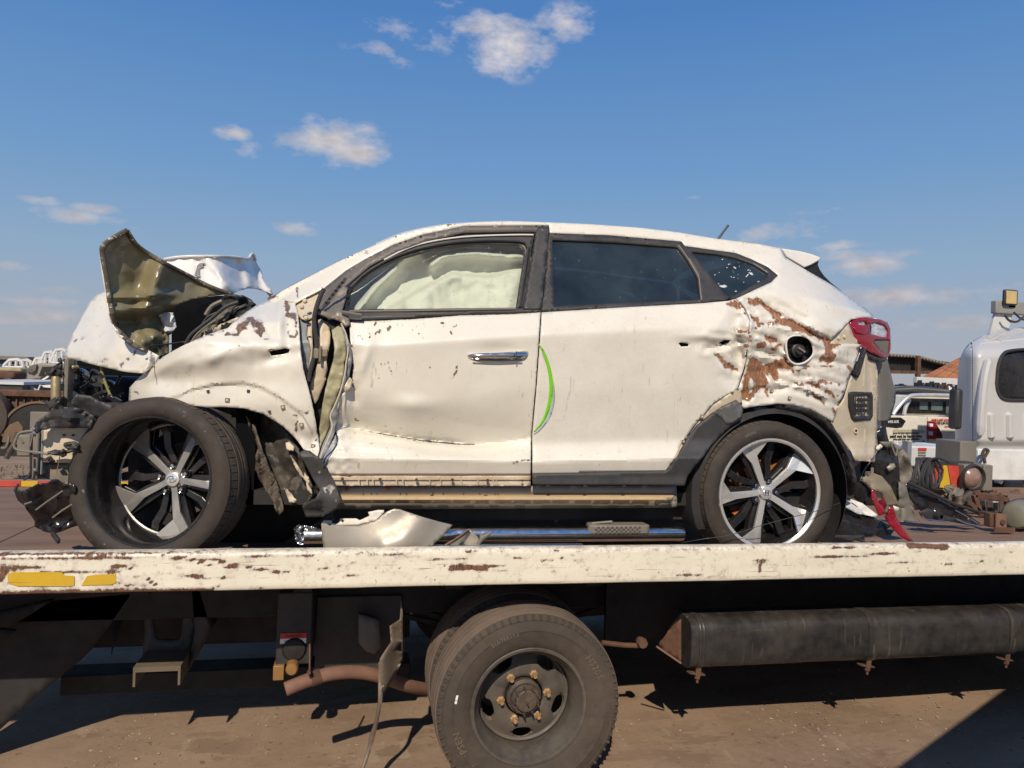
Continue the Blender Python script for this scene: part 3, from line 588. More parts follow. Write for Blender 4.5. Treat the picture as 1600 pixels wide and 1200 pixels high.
# dual rear wheels
def lugnut(parent, a, r, y, mt, size=.017):
    return MB().lathe([(0, -.034), (size*.55, -.034), (size*.62, -.022), (size, -.018), (size, 0), (0, 0)], 6, c=(r*math.cos(a), y, r*math.sin(a))).build('lug_nut', mt, parent)
def tread_blocks(parent, R0, w, grooves, n, mt, depth=.007, name='tread', shoulder=.8):
    """tread ribs: real grooves round the crown, with cross sipes on the shoulders"""
    mb = MB(); edges = [-w/2]+[g for g in grooves]+[w/2]; gw = .004
    for i in range(len(edges)-1):
        a, b = edges[i]+gw, edges[i+1]-gw
        ra = R0-.35*(abs(a)/(w/2))**4*.02; rb = R0-.35*(abs(b)/(w/2))**4*.02
        mb.lathe([(R0-depth-.004, a), (ra, a+.001), ((ra+rb)/2+.0005, (a+b)/2), (rb, b-.001), (R0-depth-.004, b)], n)
    return mb.build(name, mt, parent, smooth=True, auto=30, local=True)
def truck_wheel(c, outer=True):
    W = sub('wheel', TR); W.location = tuple(np.array(c)-OFF[TR.name]); OFF[W.name] = np.zeros(3)
    R0, hw, rr = .400, .112, .238
    pr = [(rr, -hw*.80), (rr+.008, -hw*.90), (rr+.03, -hw*1.0), (rr+.06, -hw*1.07), (rr+.085, -hw*1.08), (rr+.087, -hw*1.1), (rr+.091, -hw*1.1), (rr+.093, -hw*1.075), (R0-.035, -hw*1.0), (R0-.033, -hw*1.015), (R0-.027, -hw*1.01), (R0-.012, -hw*.92), (R0-.009, -hw*.88), (R0-.009, hw*.88), (R0-.03, hw), (R0-.08, hw*1.05), (rr+.03, hw), (rr, hw*.8)]
    MB().lathe(pr, 96).build('tyre', M['tyre2'], W, smooth=True, auto=32, local=True)
    tread_blocks(W, R0, hw*1.78, [-.062, -.022, .022, .062], 96, M['tread2'])
    # shoulder lugs
    mb = MB()
    for k in range(72):
        a = 2*math.pi*k/72; Mx = Matrix.Rotation(-a, 4, 'Y'); mb.box(R0-.03, R0-.012, -hw*1.04, -hw*.9, -.0052, .0052, Mx)
    mb.build('shoulder_lug', M['tyre2'], W, local=True)['kind'] = 'stuff'
    rim = [(rr+.002, -hw*.84), (rr+.012, -hw*.86), (rr+.014, -hw*.90), (rr+.008, -hw*.945), (rr-.002, -hw*.94), (rr-.008, -hw*.86), (rr-.014, -hw*.6), (rr-.03, -hw*.45), (rr-.034, -.01), (rr-.034, .05), (rr, hw*.85)]
    MB().lathe(rim, 96).build('rim', M['rimsteel'], W, smooth=True, auto=40, local=True)
    if outer:
        # dished disc with six hand holes, built as a polar grid with real openings
        n = 240; rad = [.085, .12, .135, .150, .165, .178, .190, .196, .203]; dep = [.028, .028, .030, .034, .040, .046, .050, .046, .030]
        rad = np.array(rad); dep = np.array(dep)-.008; rs = np.concatenate([[.085, .10, .115], np.linspace(.125, .1935, 24), [.197, .2035]])
        ds = np.interp(rs, rad, dep); V = []
        for k in range(n):
            a = 2*math.pi*k/n
            for r, d in zip(rs, ds): V.append((r*math.cos(a), d, r*math.sin(a)))
        m = len(rs); Fc = []
        hol = [R_(-90+72*i) for i in range(5)]
        def inh(k, i):
            a = 2*math.pi*(k+.5)/n; r = (rs[i]+rs[i+1])/2
            for h in hol:
                da = (a-h+math.pi) % (2*math.pi)-math.pi
                if (da*r/.046)**2+((r-.160)/.028)**2 < 1: return True
            return False
        for k in range(n):
            for i in range(m-1):
                if not inh(k, i): Fc.append((k*m+i, k*m+i+1, ((k+1) % n)*m+i+1, ((k+1) % n)*m+i))
        V = np.array(V)
        # round the hole borders
        for h in hol:
            a = np.arctan2(V[:, 2], V[:, 0]); r = np.hypot(V[:, 0], V[:, 2]); da = (a-h+math.pi) % (2*math.pi)-math.pi; u = da*r/.046; w_ = (r-.160)/.028; q = np.hypot(u, w_); s = (q > .86) & (q < 1.2)
            k = 1.03/np.maximum(q, 1e-6); nr = np.where(s, .160+w_*k*.028, r); na = np.where(s, h+u*k*.046/np.maximum(nr, .01), a); V[:, 0] = nr*np.cos(na); V[:, 2] = nr*np.sin(na)
        o = mesh_obj('wheel_disc', V, [f[::-1] for f in Fc], M['rimsteel'], W, auto=50, local=True); mm = o.modifiers.new('solid', 'SOLIDIFY'); mm.thickness = .01; mm.offset = -1
        MB().lathe([(0, -.052), (.042, -.052), (.047, -.048), (.049, -.036), (.060, -.034), (.064, -.029), (.064, -.01), (.076, .0), (.078, .03)], 40).build('hub', M['hub'], W, smooth=True, auto=30, local=True)
        for k in range(9):
            a = R_(20+40*k); o = lugnut(W, a, .055, -.028, M['hub'], .0065); o.name = 'hub_bolt'
        lugnut(W, 0, 0.0, -.048, M['hub'], .006).name = 'hub_bolt'
        for k in range(6): 
            lugnut(W, R_(7+60*k), .103, .020, M['nut'], .0185)
            MB().tube([(.103*math.cos(R_(7+60*k)), -.008, .103*math.sin(R_(7+60*k))), (.103*math.cos(R_(7+60*k)), -.026, .103*math.sin(R_(7+60*k)))], .009, 8).build('wheel_stud', M['nut'], W, local=True)
        # raised lettering on the side wall
        def ring_text(s, size, ang_mid, r0, flip=False, sp=1.1):
            def warp(v):
                a = ang_mid+(v.x/r0)*(1 if flip else -1); rr_ = r0+(-v.y if flip else v.y); return Vector((rr_*math.cos(a), -hw*1.072-.0012+v.z, rr_*math.sin(a)))
            text(s, size, M['letter'], W, Matrix.Identity(4), warp=warp, extrude=.003, space=sp, bold=.0010)
        ring_text('HS205', .040, R_(31), .318); ring_text('PSEN', .040, R_(203), .318); ring_text('215/75R17.5', .022, R_(112), .318);
        
        for a, w_ in ((172, .012), (168.6, .02)):
            Mx = Matrix.Rotation(-R_(a), 4, 'Y'); MB().box(.313, .322, -hw*1.08-.0022, -hw*1.08+.001, -w_/2, w_/2, Mx).build('tyre_sticker', M['whitel'], W, local=True)
    return W
truck_wheel((.7365, 3.105, .287)); truck_wheel((.7365, 3.40, .287), False); truck_wheel((.7365, 4.80, .287), False); truck_wheel((.7365, 5.10, .287), False)
# cab and front wheels, beyond the right edge of the picture
cb = MB().prism([(7.0, .55), (8.95, .55), (9.0, 1.2), (8.75, 2.35), (7.0, 2.4)], 3.1, 5.2); cb.build('cab', M['truckwhite'], TR, bevel=.05)
MB().prism([(7.35, 1.5), (8.8, 1.5), (8.62, 2.15), (7.35, 2.2)], 3.09, 3.098).build('cab_window', M['gloss'], TR)
for y in (3.14, 5.0):
    MB().lathe([(.2, -.1), (.24, -.11), (.33, -.12), (.39, -.1), (.4, -.08), (.4, .08), (.33, .12), (.2, .1)], 48, c=(7.9, y, gh(7.9)+.395)).build('front_wheel', M['tyre2'], TR, smooth=True)
# ================================================================== wrecked car
CAR = thing('wrecked_car', 'crumpled white hatchback suv with folded bonnet standing on the flatbed', 'car', (.7, 3.98, ZD))
Y0, YC = 3.06, 3.98
_vt = np.linspace(0, 5, 501)
_dt = np.interp(_vt, [0, 1, 2, 3, 3.82, 4, 4.25, 5], [.27, .062, .0, .026, .072, .050, .020, .050])
_k = np.exp(-.5*(np.arange(-14, 15)/4.5)**2); _k /= _k.sum(); _dt = np.convolve(np.pad(_dt, 14, 'edge'), _k, 'valid')
def base(X, Y):
    X = np.asarray(X, float); Y = np.asarray(Y, float)
    top = lerpx(X, [(430, 470), (500, 425), (600, 372), (700, 349), (800, 346), (900, 349), (1050, 361), (1220, 388), (1300, 440), (1380, 500)])
    belt = lerpx(X, [(430, 505), (546, 497), (845, 486), (1100, 471), (1215, 455), (1400, 500)]); belt = np.maximum(belt, top+6)
    cre = lerpx(X, [(430, 535), (600, 540), (845, 523), (1170, 508), (1400, 520)]); cre = np.maximum(cre, belt+10)
    mid = np.full(X.shape, 610.); led = lerpx(X, [(430, 700), (560, 707), (830, 713), (1050, 706), (1400, 700)]); bot = np.full(X.shape, 745.)
    v = np.zeros(X.shape); L = [top, belt, cre, mid, led, bot]
    for i in range(5): v += np.clip((Y-L[i])/(L[i+1]-L[i]), 0, 1)
    D = np.interp(v, _vt, _dt)
    D += .34*(np.clip(X-1265, 0, None)/140)**2+.30*(np.clip(330-X, 0, None)/150)**2
    D += .05*(np.clip((560-X)/200, 0, None))**2*(Y > 0)*.4
    return Y0+D
def gs(X, Y, cx, cy, sx, sy, rot=0):
    c, s = math.cos(rot), math.sin(rot); u = ((X-cx)*c+(Y-cy)*s)/sx; w = (-(X-cx)*s+(Y-cy)*c)/sy; return np.exp(-.5*(u*u+w*w))
def door_depth(X, Y):
    D = base(X, Y)
    # the long pressed-in fold: skin leans in towards a crease, then springs out over a ledge
    line = lerpx(X, [(530, 664), (560, 670), (600, 677), (660, 687), (740, 694), (790, 690), (845, 680)])
    amp = lerpx(X, [(525, .4), (560, .8), (600, 1), (700, 1), (745, .8), (800, .55), (832, .25), (860, 0)])
    up = lerpx(X, [(540, 60), (600, 70), (640, 62), (700, 70), (800, 90), (850, 100)])
    t = (Y-line)
    fold = np.where(t < 0, np.clip(1+t/up, 0, 1)**1.9, 1-.6*sstep(0, 8, t)-.4*sstep(6, 26, t))
    D = D+.088*amp*fold
    D -= .016*gs(X, Y, 640, 634, 26, 10)*1.0
    D -= .012*gs(X, Y, 600, 700, 45, 6, .05)+.010*gs(X, Y, 690, 712, 70, 5)
    D += .022*gs(X, Y, 560, 665, 26, 10, .2)
    D += .016*gs(X, Y, 553, 600, 7, 45)
    D -= .012*gs(X, Y, 568, 566, 6, 22, .35)
    D += .012*gs(X, Y, 575, 600, 22, 50)
    D += .012*np.sin(np.clip((X-700)/60, 0, 3.14))*gs(X, Y, 790, 690, 60, 26)
    D -= .013*gs(X, Y, 810, 712, 14, 6)
    D += .004*snoise(X, Y, 90, 5, 2)
    w = (1-sstep(532, 575, X))*sstep(520, 560, Y); D += w*.018*snoise(X, Y, 30, 9, 3)
    # door handle recess
    D += .012*gs(X, Y, 779, 549, 26, 9)
    return D
DAM = [(1140, 480), (1180, 455), (1240, 470), (1300, 510), (1345, 540), (1335, 620), (1310, 640), (1240, 615), (1165, 640), (1120, 590), (1105, 540)]
def quarter_depth(X, Y):
    D = base(X, Y)
    d = segd(X, Y, DAM+[DAM[0]]); ins = inpoly(X, Y, DAM); m = np.where(ins, sstep(-5, 22, d), 0)
    D += m*(.015*snoise(X, Y*1.25, 58, 2, 3, True)+.009)
    D += m*.006*snoise(X, Y*1.8, 24, 12, 3)
    for pl, h, s in BR[:26]:
        dd = segd(X, Y, pl); D = D+.005*np.exp(-(dd/(h+1.5))**2)-.0025*np.exp(-((dd-h-5)/3.5)**2)
    for pl, a in CRS:
        dd = segd(X, Y, pl); D = D+.75*a*np.exp(-(dd/3.6)**2)-.4*a*np.exp(-((dd-8)/4.5)**2)
    D -= .030*gs(X, Y, 1170, 560, 5.5, 55, -.10)+.014*gs(X, Y, 1172, 500, 4, 20)
    D += .028*gs(X, Y, 1155, 545, 8, 30)+.034*gs(X, Y, 1195, 575, 24, 26)
    D += .020*gs(X, Y, 1120, 540, 22, 7, .1)-.012*gs(X, Y, 1105, 525, 30, 5)
    D -= .012*gs(X, Y, 1275, 500, 60, 5, .55)
    D += .010*gs(X, Y, 1140, 600, 22, 26)
    D += .004*snoise(X, Y, 100, 8, 2)
    lip = segd(X, Y, cat([(1050, 735), (1066, 695), (1090, 660), (1116, 632), (1150, 611), (1204, 600), (1250, 606), (1290, 622), (1315, 634)], 4))
    inner = Y > lerpx(X, [(1040, 745), (1066, 695), (1090, 660), (1116, 632), (1150, 611), (1204, 600), (1250, 606), (1290, 622), (1320, 636)])
    D += np.where(inner, .010*sstep(0, 3, lip), 0)
    return D
CRS = [([(1102, 546), (1132, 541), (1166, 530)], .012), ([(1112, 522), (1140, 524), (1168, 536)], .010), ([(1178, 548), (1205, 552), (1230, 562)], .012), ([(1180, 522), (1204, 530), (1226, 546)], .010), ([(1272, 562), (1305, 566), (1338, 574)], .008), ([(1240, 588), (1280, 590), (1320, 602)], .008), ([(1182, 472), (1230, 500), (1292, 532)], .010), ([(1216, 506), (1260, 516), (1300, 548)], .009), ([(1192, 566), (1210, 590), (1238, 600)], .012), ([(1270, 600), (1292, 616), (1308, 634)], .010), ([(1168, 470), (1182, 500), (1176, 540)], .010), ([(1190, 612), (1230, 606), (1290, 628)], .007)]
BR = [([(1172, 468), (1190, 474), (1205, 487), (1214, 493)], 5, 1), ([(1214, 493), (1218, 502), (1250, 508), (1262, 518), (1280, 528), (1290, 532)], 5, 1), ([(1236, 508), (1256, 512)], 7, .9), ([(1262, 520), (1284, 530)], 4, .9), ([(1144, 474), (1154, 480)], 5, 1), ([(1152, 479), (1164, 486), (1170, 492)], 2.4, .9), ([(1173, 498), (1178, 500)], 4, .9),
      ([(1174, 510), (1200, 506), (1217, 503), (1221, 494)], 2, .95), ([(1180, 500), (1186, 506)], 2, .8), ([(1155, 516), (1172, 518)], 3, .8), ([(1196, 525), (1206, 528), (1213, 532)], 4.5, 1), ([(1186, 540), (1196, 537)], 5, 1), ([(1295, 540), (1300, 555), (1292, 563), (1284, 560)], 6, 1), ([(1290, 534), (1310, 539)], 5, 1),
      ([(1118, 552), (1128, 563), (1140, 573), (1152, 580)], 3.6, 1), ([(1140, 573), (1148, 577)], 4, .9), ([(1176, 566), (1172, 584), (1168, 600), (1164, 620)], 7, 1), ([(1180, 572), (1186, 590), (1190, 600)], 10, 1), ([(1196, 582), (1208, 572), (1225, 566), (1232, 572)], 10, 1), ([(1190, 596), (1184, 608)], 7, 1), ([(1212, 576), (1210, 590)], 8, .9), ([(1230, 566), (1236, 578)], 4, .8),
      ([(1160, 616), (1150, 622), (1165, 624), (1178, 612)], 5, .9), ([(1196, 610), (1204, 622)], 4, .9), ([(1240, 600), (1256, 598), (1270, 600), (1282, 608)], 3, .8), ([(1280, 596), (1300, 598), (1316, 603)], 2, .8), ([(1290, 606), (1300, 618)], 3.5, .8), ([(1270, 618), (1280, 626), (1290, 636)], 3, .8), ([(1327, 576), (1332, 582)], 5, 1), ([(1340, 543), (1341, 556)], 3, .95),
      ([(1322, 590), (1318, 610), (1312, 626)], 1.6, .9), ([(1166, 545), (1172, 522)], 2.2, .8), ([(1196, 552), (1214, 556)], 4, .5), ([(1210, 548), (1220, 540)], 3, .7), ([(1262, 574), (1240, 582), (1234, 576)], 3, .7), ([(1236, 560), (1240, 572)], 3, .7), ([(1302, 640), (1308, 650)], 4, .7), ([(1260, 574), (1300, 572)], 1.3, .7), ([(1066, 692), (1088, 662), (1116, 631), (1146, 612)], 1.2, .65)]
def strokes(st, amb=0.0):
    def fn(X, Y):
        w = np.full(len(X), amb)
        Xw = X+6.0*snoise(X, Y, 15, 91, 4)+3*snoise(X, Y, 5, 93, 2); Yw = Y+5.0*snoise(X, Y, 13, 92, 3)+2*snoise(X, Y, 4, 94, 2)
        for pl, h, s in st:
            d = segd(Xw, Yw, pl); w = np.maximum(w, s*(1-np.clip(d/(h*1.5), 0, 1)))
        return w
    return fn
ambient_q = lambda X, Y: np.maximum(strokes(BR)(X, Y)*1.05, np.where(inpoly(X, Y, DAM), .24*sstep(0, 18, segd(X, Y, DAM+[DAM[0]])), .08))
# --- lower door and quarter skins
RDOOR = [(846.5, 488), (980, 480), (1095, 474), (1138, 470), (1149, 467), (1162, 482), (1171, 500), (1169, 530), (1162, 575), (1153, 606), (1145, 612), (1115, 631), (1087, 663), (1065, 693), (1050, 726), (1041, 736), (960, 738), (832, 742), (832, 680), (839, 600), (844, 530)]
sheet('rear_door', RDOOR, quarter_depth, M['paintq'], CAR, step=4.2, thick=.006, attr={'wear': ambient_q}, jag=.15, holes=[[(1060, 536), (1064, 535.5), (1076, 537), (1076, 541), (1064, 541.5)], [(1122, 536), (1132, 531), (1142, 531), (1139, 536), (1130, 539)]])
FDOOR = [(546, 503), (640, 499), (720, 493), (800, 491), (844.5, 488), (842, 530), (837, 600), (830, 680), (829, 742), (517, 742), (507, 729), (527, 695), (527, 685), (524, 672), (527, 643), (526, 631), (533, 616), (547, 610), (551, 591), (552, 570), (548, 545)]
random.seed(33)
FL = [([(x, y), (x+random.uniform(-2, 2), y+random.uniform(2, 9))], random.uniform(.9, 1.7), random.uniform(.6, .85)) for x, y in [(random.uniform(556, 720), random.gauss(515, 9)) for _ in range(22)]+[(random.uniform(588, 720), random.uniform(560, 590)) for _ in range(7)]]
fd_w = strokes(FL+[([(620, 681), (660, 687), (740, 694)], 1.0, .62), ([(553, 654), (562, 656)], 2, .9), ([(800, 720), (828, 719)], 2, .8), ([(553, 605), (551, 575)], 2.5, .7), ([(548, 530), (552, 540)], 3, .8), ([(610, 570), (612, 582)], 1.2, .8), ([(711, 590), (717, 570)], 2.2, .75), ([(690, 505), (697, 500)], 2, .8), ([(606, 514), (608, 520)], 2, .75)], .10)
sheet('front_door', FDOOR, door_depth, M['paint'], CAR, step=3.2, thick=.006, attr={'wear': fd_w}, jag=.25)
QUART = [(1150, 466.5), (1205, 441), (1216, 430), (1200, 417), (1175, 405), (1150, 395), (1070, 384), (1065, 377), (950, 367), (859, 364), (858, 352), (850, 347.5), (920, 350.5), (1000, 356), (1060, 363), (1120, 373), (1180, 380.5), (1221, 388), (1227, 402), (1255, 419), (1300, 445), (1325, 462), (1350, 480), (1369, 496), (1350, 496), (1330, 499), (1327, 503), (1300, 530), (1297, 537), (1345, 538), (1335, 575), (1325, 595), (1317, 622), (1311, 632), (1302, 660), (1287, 651), (1265, 639), (1239, 633), (1216, 631), (1184, 634), (1162, 639), (1158, 632), (1153, 626), (1148, 616), (1155, 606), (1164, 575), (1171, 530), (1173, 500), (1164, 482)]
FUEL = cat([(1229, 532), (1238, 525), (1254, 525), (1266, 532), (1271, 545), (1269, 556), (1258, 566), (1244, 569), (1233, 562), (1229, 548)], 3, True)
sheet('quarter_panel', QUART, quarter_depth, M['paintq'], CAR, step=3.8, thick=.005, holes=[FUEL], attr={'wear': ambient_q}, jag=.15)
sheet('crease_line', [(562, 671.2), (600, 678), (640, 684.3), (660, 687.5), (700, 691.5), (742, 694.5), (741, 695.6), (700, 693.3), (658, 689.2), (640, 685.6), (600, 679)], lambda X, Y: door_depth(X, Y)-.0030, M['trim'], CAR, step=3, thick=.0006, jag=.55)  # thin dark strip laid along the front door crease
# fuel filler pocket and cap
sheet('fuel_pocket', cat([(1225, 530), (1238, 521), (1258, 522), (1270, 532), (1275, 548), (1268, 564), (1246, 573), (1230, 566), (1225, 548)], 3, True), lambda X, Y: base(X, Y)+.045+.03*gs(X, Y, 1250, 547, 14, 14), M['gloss'], CAR, step=4, thick=.003)
c = P(1249, 547, base(np.array([1249.]), np.array([547.]))[0]+.035)
MB().lathe([(0, -.014), (.020, -.014), (.024, -.010), (.026, .0), (.034, .006), (.036, .03)], 24, c=tuple(c)).build('fuel_cap', M['dark'], CAR, smooth=True)
MB().bar(c+np.array([-.018, -.02, .010]), c+np.array([.018, -.02, -.010]), .006, .01).build('fuel_cap_grip', M['greyp'], CAR, bevel=.002)
rim_pts = [P(x, y, base(np.array([x]), np.array([y]))[0]+.004) for x, y in FUEL+[FUEL[0]]]
MB().tube(rim_pts, .0045, 6).build('fuel_pocket_rim', M['paintc'], CAR, smooth=True)
# --- A pillar / roof side strip
RS = [(430, 463), (440, 455), (475, 436.5), (520, 413), (560, 394), (587, 382), (625, 366), (660, 357), (700, 350.5), (750, 347), (800, 346), (851, 347.5), (857, 352), (800, 352), (725, 353), (662, 366), (615, 382), (570, 405), (540, 423), (505, 451), (478, 464), (462, 473), (448, 470)]
sheet('roof_rail_panel', RS, lambda X, Y: base(X, Y)+.0, M['paint'], CAR, step=3.6, thick=.004, attr={'wear': strokes([([(464, 450), (468, 458)], 3.2, .9), ([(583, 386), (589, 384)], 2, .8), ([(466, 461), (470, 466)], 2, .7), ([(570, 398), (576, 394)], 2, .6)], .15)})
sil = [(587, 382), (625, 366), (660, 357), (700, 350.5), (750, 347), (800, 346), (851, 347.5), (920, 350.5), (1000, 356), (1060, 363), (1120, 373), (1180, 380.5), (1221, 388)]
sil = cat(sil, 3); V = []; ny = 17
for (x, y) in sil:
    a = P(x, y, float(base(np.array([x]), np.array([y]))[0]))
    for j in range(ny):
        t = j/(ny-1); yy = a[1]+.003+(2*(YC-a[1]))*t; V.append((a[0], yy, a[2]-.003+.055*(1-(2*t-1)**4)*1.0*(1-.0)))
Fc = [(i*ny+j, (i+1)*ny+j, (i+1)*ny+j+1, i*ny+j+1) for i in range(len(sil)-1) for j in range(ny-1)]
mesh_obj('roof', V, Fc, M['paintc'], CAR)
# windscreen bowed between the pillars
ap = cat([(432, 461), (475, 437), (520, 414), (560, 394.5), (587, 383)], 3); V = []
for (x, y) in ap:
    a = P(x, y, float(base(np.array([x]), np.array([y]))[0])+.01)
    for j in range(ny):
        t = j/(ny-1); q = 1-(2*t-1)**2; V.append((a[0]-.10*q, a[1]+2*(YC-a[1])*t, a[2]+.02*q+.0*t))
Fc = [(i*ny+j, (i+1)*ny+j, (i+1)*ny+j+1, i*ny+j+1) for i in range(len(ap)-1) for j in range(ny-1)]
mesh_obj('windscreen', V, Fc, M['glassw'], CAR)
# --- window frames and glass
gb = lambda o: (lambda X, Y: base(X, Y)+o)
FT = [(497, 480), (505, 452), (540, 424), (570, 405.5), (615, 382.5), (662, 366.5), (725, 353.5), (800, 352.3), (857.5, 352.5), (857, 362), (838, 362), (800, 361.5), (725, 363), (666, 376), (622, 392), (578, 415), (548, 440), (520, 464), (506, 486)]
sheet('front_door_frame', FT, gb(-.004), mat('frame_taupe', (.095, .085, .078), .42, var=.12, scale=6, dust=.45, dustc=(.24, .2, .165), dscale=8, speck=(40, .68, (.5, .46, .4), .7)), CAR, step=5, thick=.012)
WIN = [(541, 484), (547, 452), (575, 428), (620, 405.5), (680, 388.5), (745, 381), (812, 383), (817, 388), (819, 396), (806, 480.5)]
sheet('door_seal', [(497, 490), (512, 466), (546, 438), (578, 414.5), (622, 391.5), (666, 375.5), (725, 362.5), (800, 361), (838, 362), (834, 372), (815, 482), (806, 486), (540, 489)], gb(.012), M['trim'], CAR, step=5, thick=.012, holes=[WIN])
wl = cat([(600, 406), (632, 390), (668, 378.5), (725, 370), (800, 367), (835, 367)], 4)
MB().tube([P(x, y, float(base(np.array([x]), np.array([y]))[0])+.004) for x, y in wl], .0038, 6).build('frame_channel', M['paintc'], CAR, smooth=True)
for pts_, r in ((cat([(548, 449), (575, 424), (622, 399), (680, 383), (745, 376), (812, 377), (824, 386), (824, 396), (812, 480)], 4), .006), (cat([(838, 366), (832, 376), (815, 480)], 4), .003)):
    MB().tube([P(x, y, float(base(np.array([x]), np.array([y]))[0])+.001) for x, y in pts_], r, 6).build('window_rubber', M['dark'], CAR, smooth=True)
sheet('door_pillar_cover', [(841, 354), (858, 354), (853, 410), (846, 483), (817, 483), (828, 420), (837, 364)], gb(-.008), M['trim'], CAR, step=5, thick=.008)
sheet('belt_moulding', [(538, 484.5), (806, 481), (846, 480), (846, 487), (800, 489.5), (720, 491.5), (640, 496), (546, 501), (538, 492)], gb(-.004), M['dark'], CAR, step=5, thick=.012)
MB().tube([P(x, y, float(base(np.array([x]), np.array([y]))[0])-.008) for x, y in ((546, 486.5), (640, 485.5), (806, 482.5))], .0045, 8).build('belt_strip', M['greyp'], CAR, smooth=True)
sheet('front_window', WIN, gb(.018), M['glassg'], CAR, step=12, thick=0)
RFO = [(858.5, 364), (950, 367.5), (1065, 377.5), (1070, 384.5), (1150, 395.5), (1175, 405.5), (1200, 417.5), (1215, 430), (1205, 440.5), (1149, 466), (1095, 473), (980, 479.5), (847.5, 486.5), (851, 440)]
RG = [(863, 374.5), (960, 378.5), (1059, 386), (1074, 406), (1090, 434), (1094, 468), (980, 473), (866, 478.5)]
QG = [(1080, 393), (1120, 397), (1150, 403), (1178, 413), (1200, 427), (1199, 433), (1148, 461), (1137, 463), (1106, 425)]
sheet('rear_window_frame', RFO, gb(.0), M['trim'], CAR, step=5, thick=.010, holes=[RG, QG])
sheet('rear_window', [(861, 372.5), (960, 376.5), (1061, 384), (1076, 405), (1093, 433), (1097, 470), (980, 475), (864, 480.5)], gb(.014), M['glass'], CAR, step=12, thick=0)
sheet('quarter_window', [(1077, 391), (1120, 395), (1150, 401), (1180, 411), (1203, 426), (1201, 435), (1148, 463), (1135, 465), (1104, 426)], gb(.014), M['glass'], CAR, step=12, thick=0)
MB().tube([P(x, y, float(base(np.array([x]), np.array([y]))[0])-.003) for x, y in ((1060, 383), (1075, 404), (1092, 433), (1096, 469))], .0035, 6).build('glass_divider', M['greyp'], CAR, smooth=True)
M['shard'] = mat('white_scuff', (.62, .66, .64), .6, var=.2)
rs = random.Random(3)
for (x, y, s_) in [(1130, 447, 3.2), (1148, 418, 1.8), (1168, 430, 2.2), (1174, 427, 2.6), (1139, 413, 1.2), (1150, 455, 1.2), (1185, 440, 1.4)]+[(rs.uniform(1105, 1185), rs.uniform(404, 444), rs.uniform(.5, 1.1)) for _ in range(16)]:
    sl_ = rs.uniform(-1, 1); n_ = 9; pl = []
    for k in range(n_):
        a_ = 2*math.pi*k/n_; r_ = s_*rs.uniform(.35, 1.25); u_, w_ = r_*1.7*math.cos(a_), r_*.7*math.sin(a_); pl.append((x+u_*math.cos(sl_)-w_*math.sin(sl_), y+u_*math.sin(sl_)+w_*math.cos(sl_)))
    sheet('glass_scuff', pl, gb(.012), M['shard'], CAR, step=4, thick=.0006)
# curtain airbag hanging behind the front window
def bag(X, Y):
    pl = .5+.5*np.sin((X-560)*.045+1.4*snoise(X*0+X*.2, Y, 120, 4, 2)); low = sstep(385, 485, Y)
    top = lerpx(X, [(540, 470), (600, 425), (650, 405), (700, 398), (760, 392), (815, 392)])
    roll = gs(X, Y, 0, 0, 1, 1)*0+np.exp(-((Y-top-6)/9.0)**2)
    roll2 = np.exp(-((Y-top-26-6*np.sin(X*.05))/7.0)**2)
    D = base(X, Y)+.075-.030*roll-.026*roll2+.022*pl*low-.03*low+.018*snoise(X, Y*.35, 60, 6, 3)*low
    return D+.05*sstep(790, 815, X)*0
def bag(X, Y):
    d1 = segd(X, Y, cat([(650, 392), (630, 404), (610, 428), (588, 448), (574, 466), (556, 488)], 4)); d2 = segd(X, Y, cat([(676, 414), (690, 403), (712, 398), (750, 397), (800, 401), (840, 400)], 4))
    line = lerpx(X, [(540, 520), (600, 484), (650, 454), (707, 424), (730, 428), (765, 430), (800, 420), (840, 418)])
    low = sstep(-3, 7, Y-line)
    fl = .5+.5*np.sin((X-690)*.052+1.5*snoise(X, Y*.3, 90, 4, 2))
    D = base(X, Y)+.175-.125*np.exp(-(d1/8.5)**2)-.125*np.exp(-(d2/7.5)**2)
    D = D*(1-low)+(base(X, Y)+.045+.040*fl*sstep(0, 30, Y-line)+.030*snoise(X, Y*.35, 55, 6, 3, True))*low
    return D+.014*snoise(X, Y, 24, 7, 3, True)
sheet('curtain_airbag', [(528, 492), (536, 470), (560, 440), (600, 412), (650, 394), (720, 383), (835, 378), (835, 494)], bag, M['bag'], CAR, step=4.2, thick=.003, auto=None)
sheet('door_card', [(520, 484), (840, 478), (838, 740), (530, 740)], gb(.16), M['dark'], CAR, step=30, thick=.01)
# --- door handle, mirror bracket, decals, antenna, keyholes
hz = float(base(np.array([779.]), np.array([553.]))[0])
hp = cat([(731, 557), (735, 553), (780, 551), (815, 548.5), (824, 548), (825.5, 552), (822, 557), (815, 560), (780, 562), (738, 561), (732, 560)], 2, True)
sheet('door_handle', hp, lambda X, Y: hz-.024+.022*((X-779)/48)**4+.010*((Y-555)/6)**2, M['chrome'], CAR, step=3, thick=.012)
MB().bar(P(807, 549, hz-.035), P(806.5, 560, hz-.035), .002, .004).build('handle_joint', M['dark'], CAR)
MB().tube([P(x, 563-.1*abs(x-779)/4, hz-.012) for x in range(738, 822, 6)], .003, 6).build('handle_painted_shade', M['dark'], CAR)  # dark tube stands in for the shade under the handle
sheet('mirror_bracket', [(537, 446), (543, 449), (540, 465), (536, 480), (534, 486), (545, 492), (547, 505), (540, 511), (530, 501), (512, 496), (496, 489), (509, 476), (520, 465), (531, 449)], lambda X, Y: base(X, Y)-.02-.03*gs(X, Y, 528, 488, 10, 9)+.008*snoise(X, Y, 12, 4, 2), mat('broken_alloy', (.26, .22, .175), .5, metal=.5, var=.2, scale=25, bump=.5, bscale=60), CAR, step=3, thick=.008)
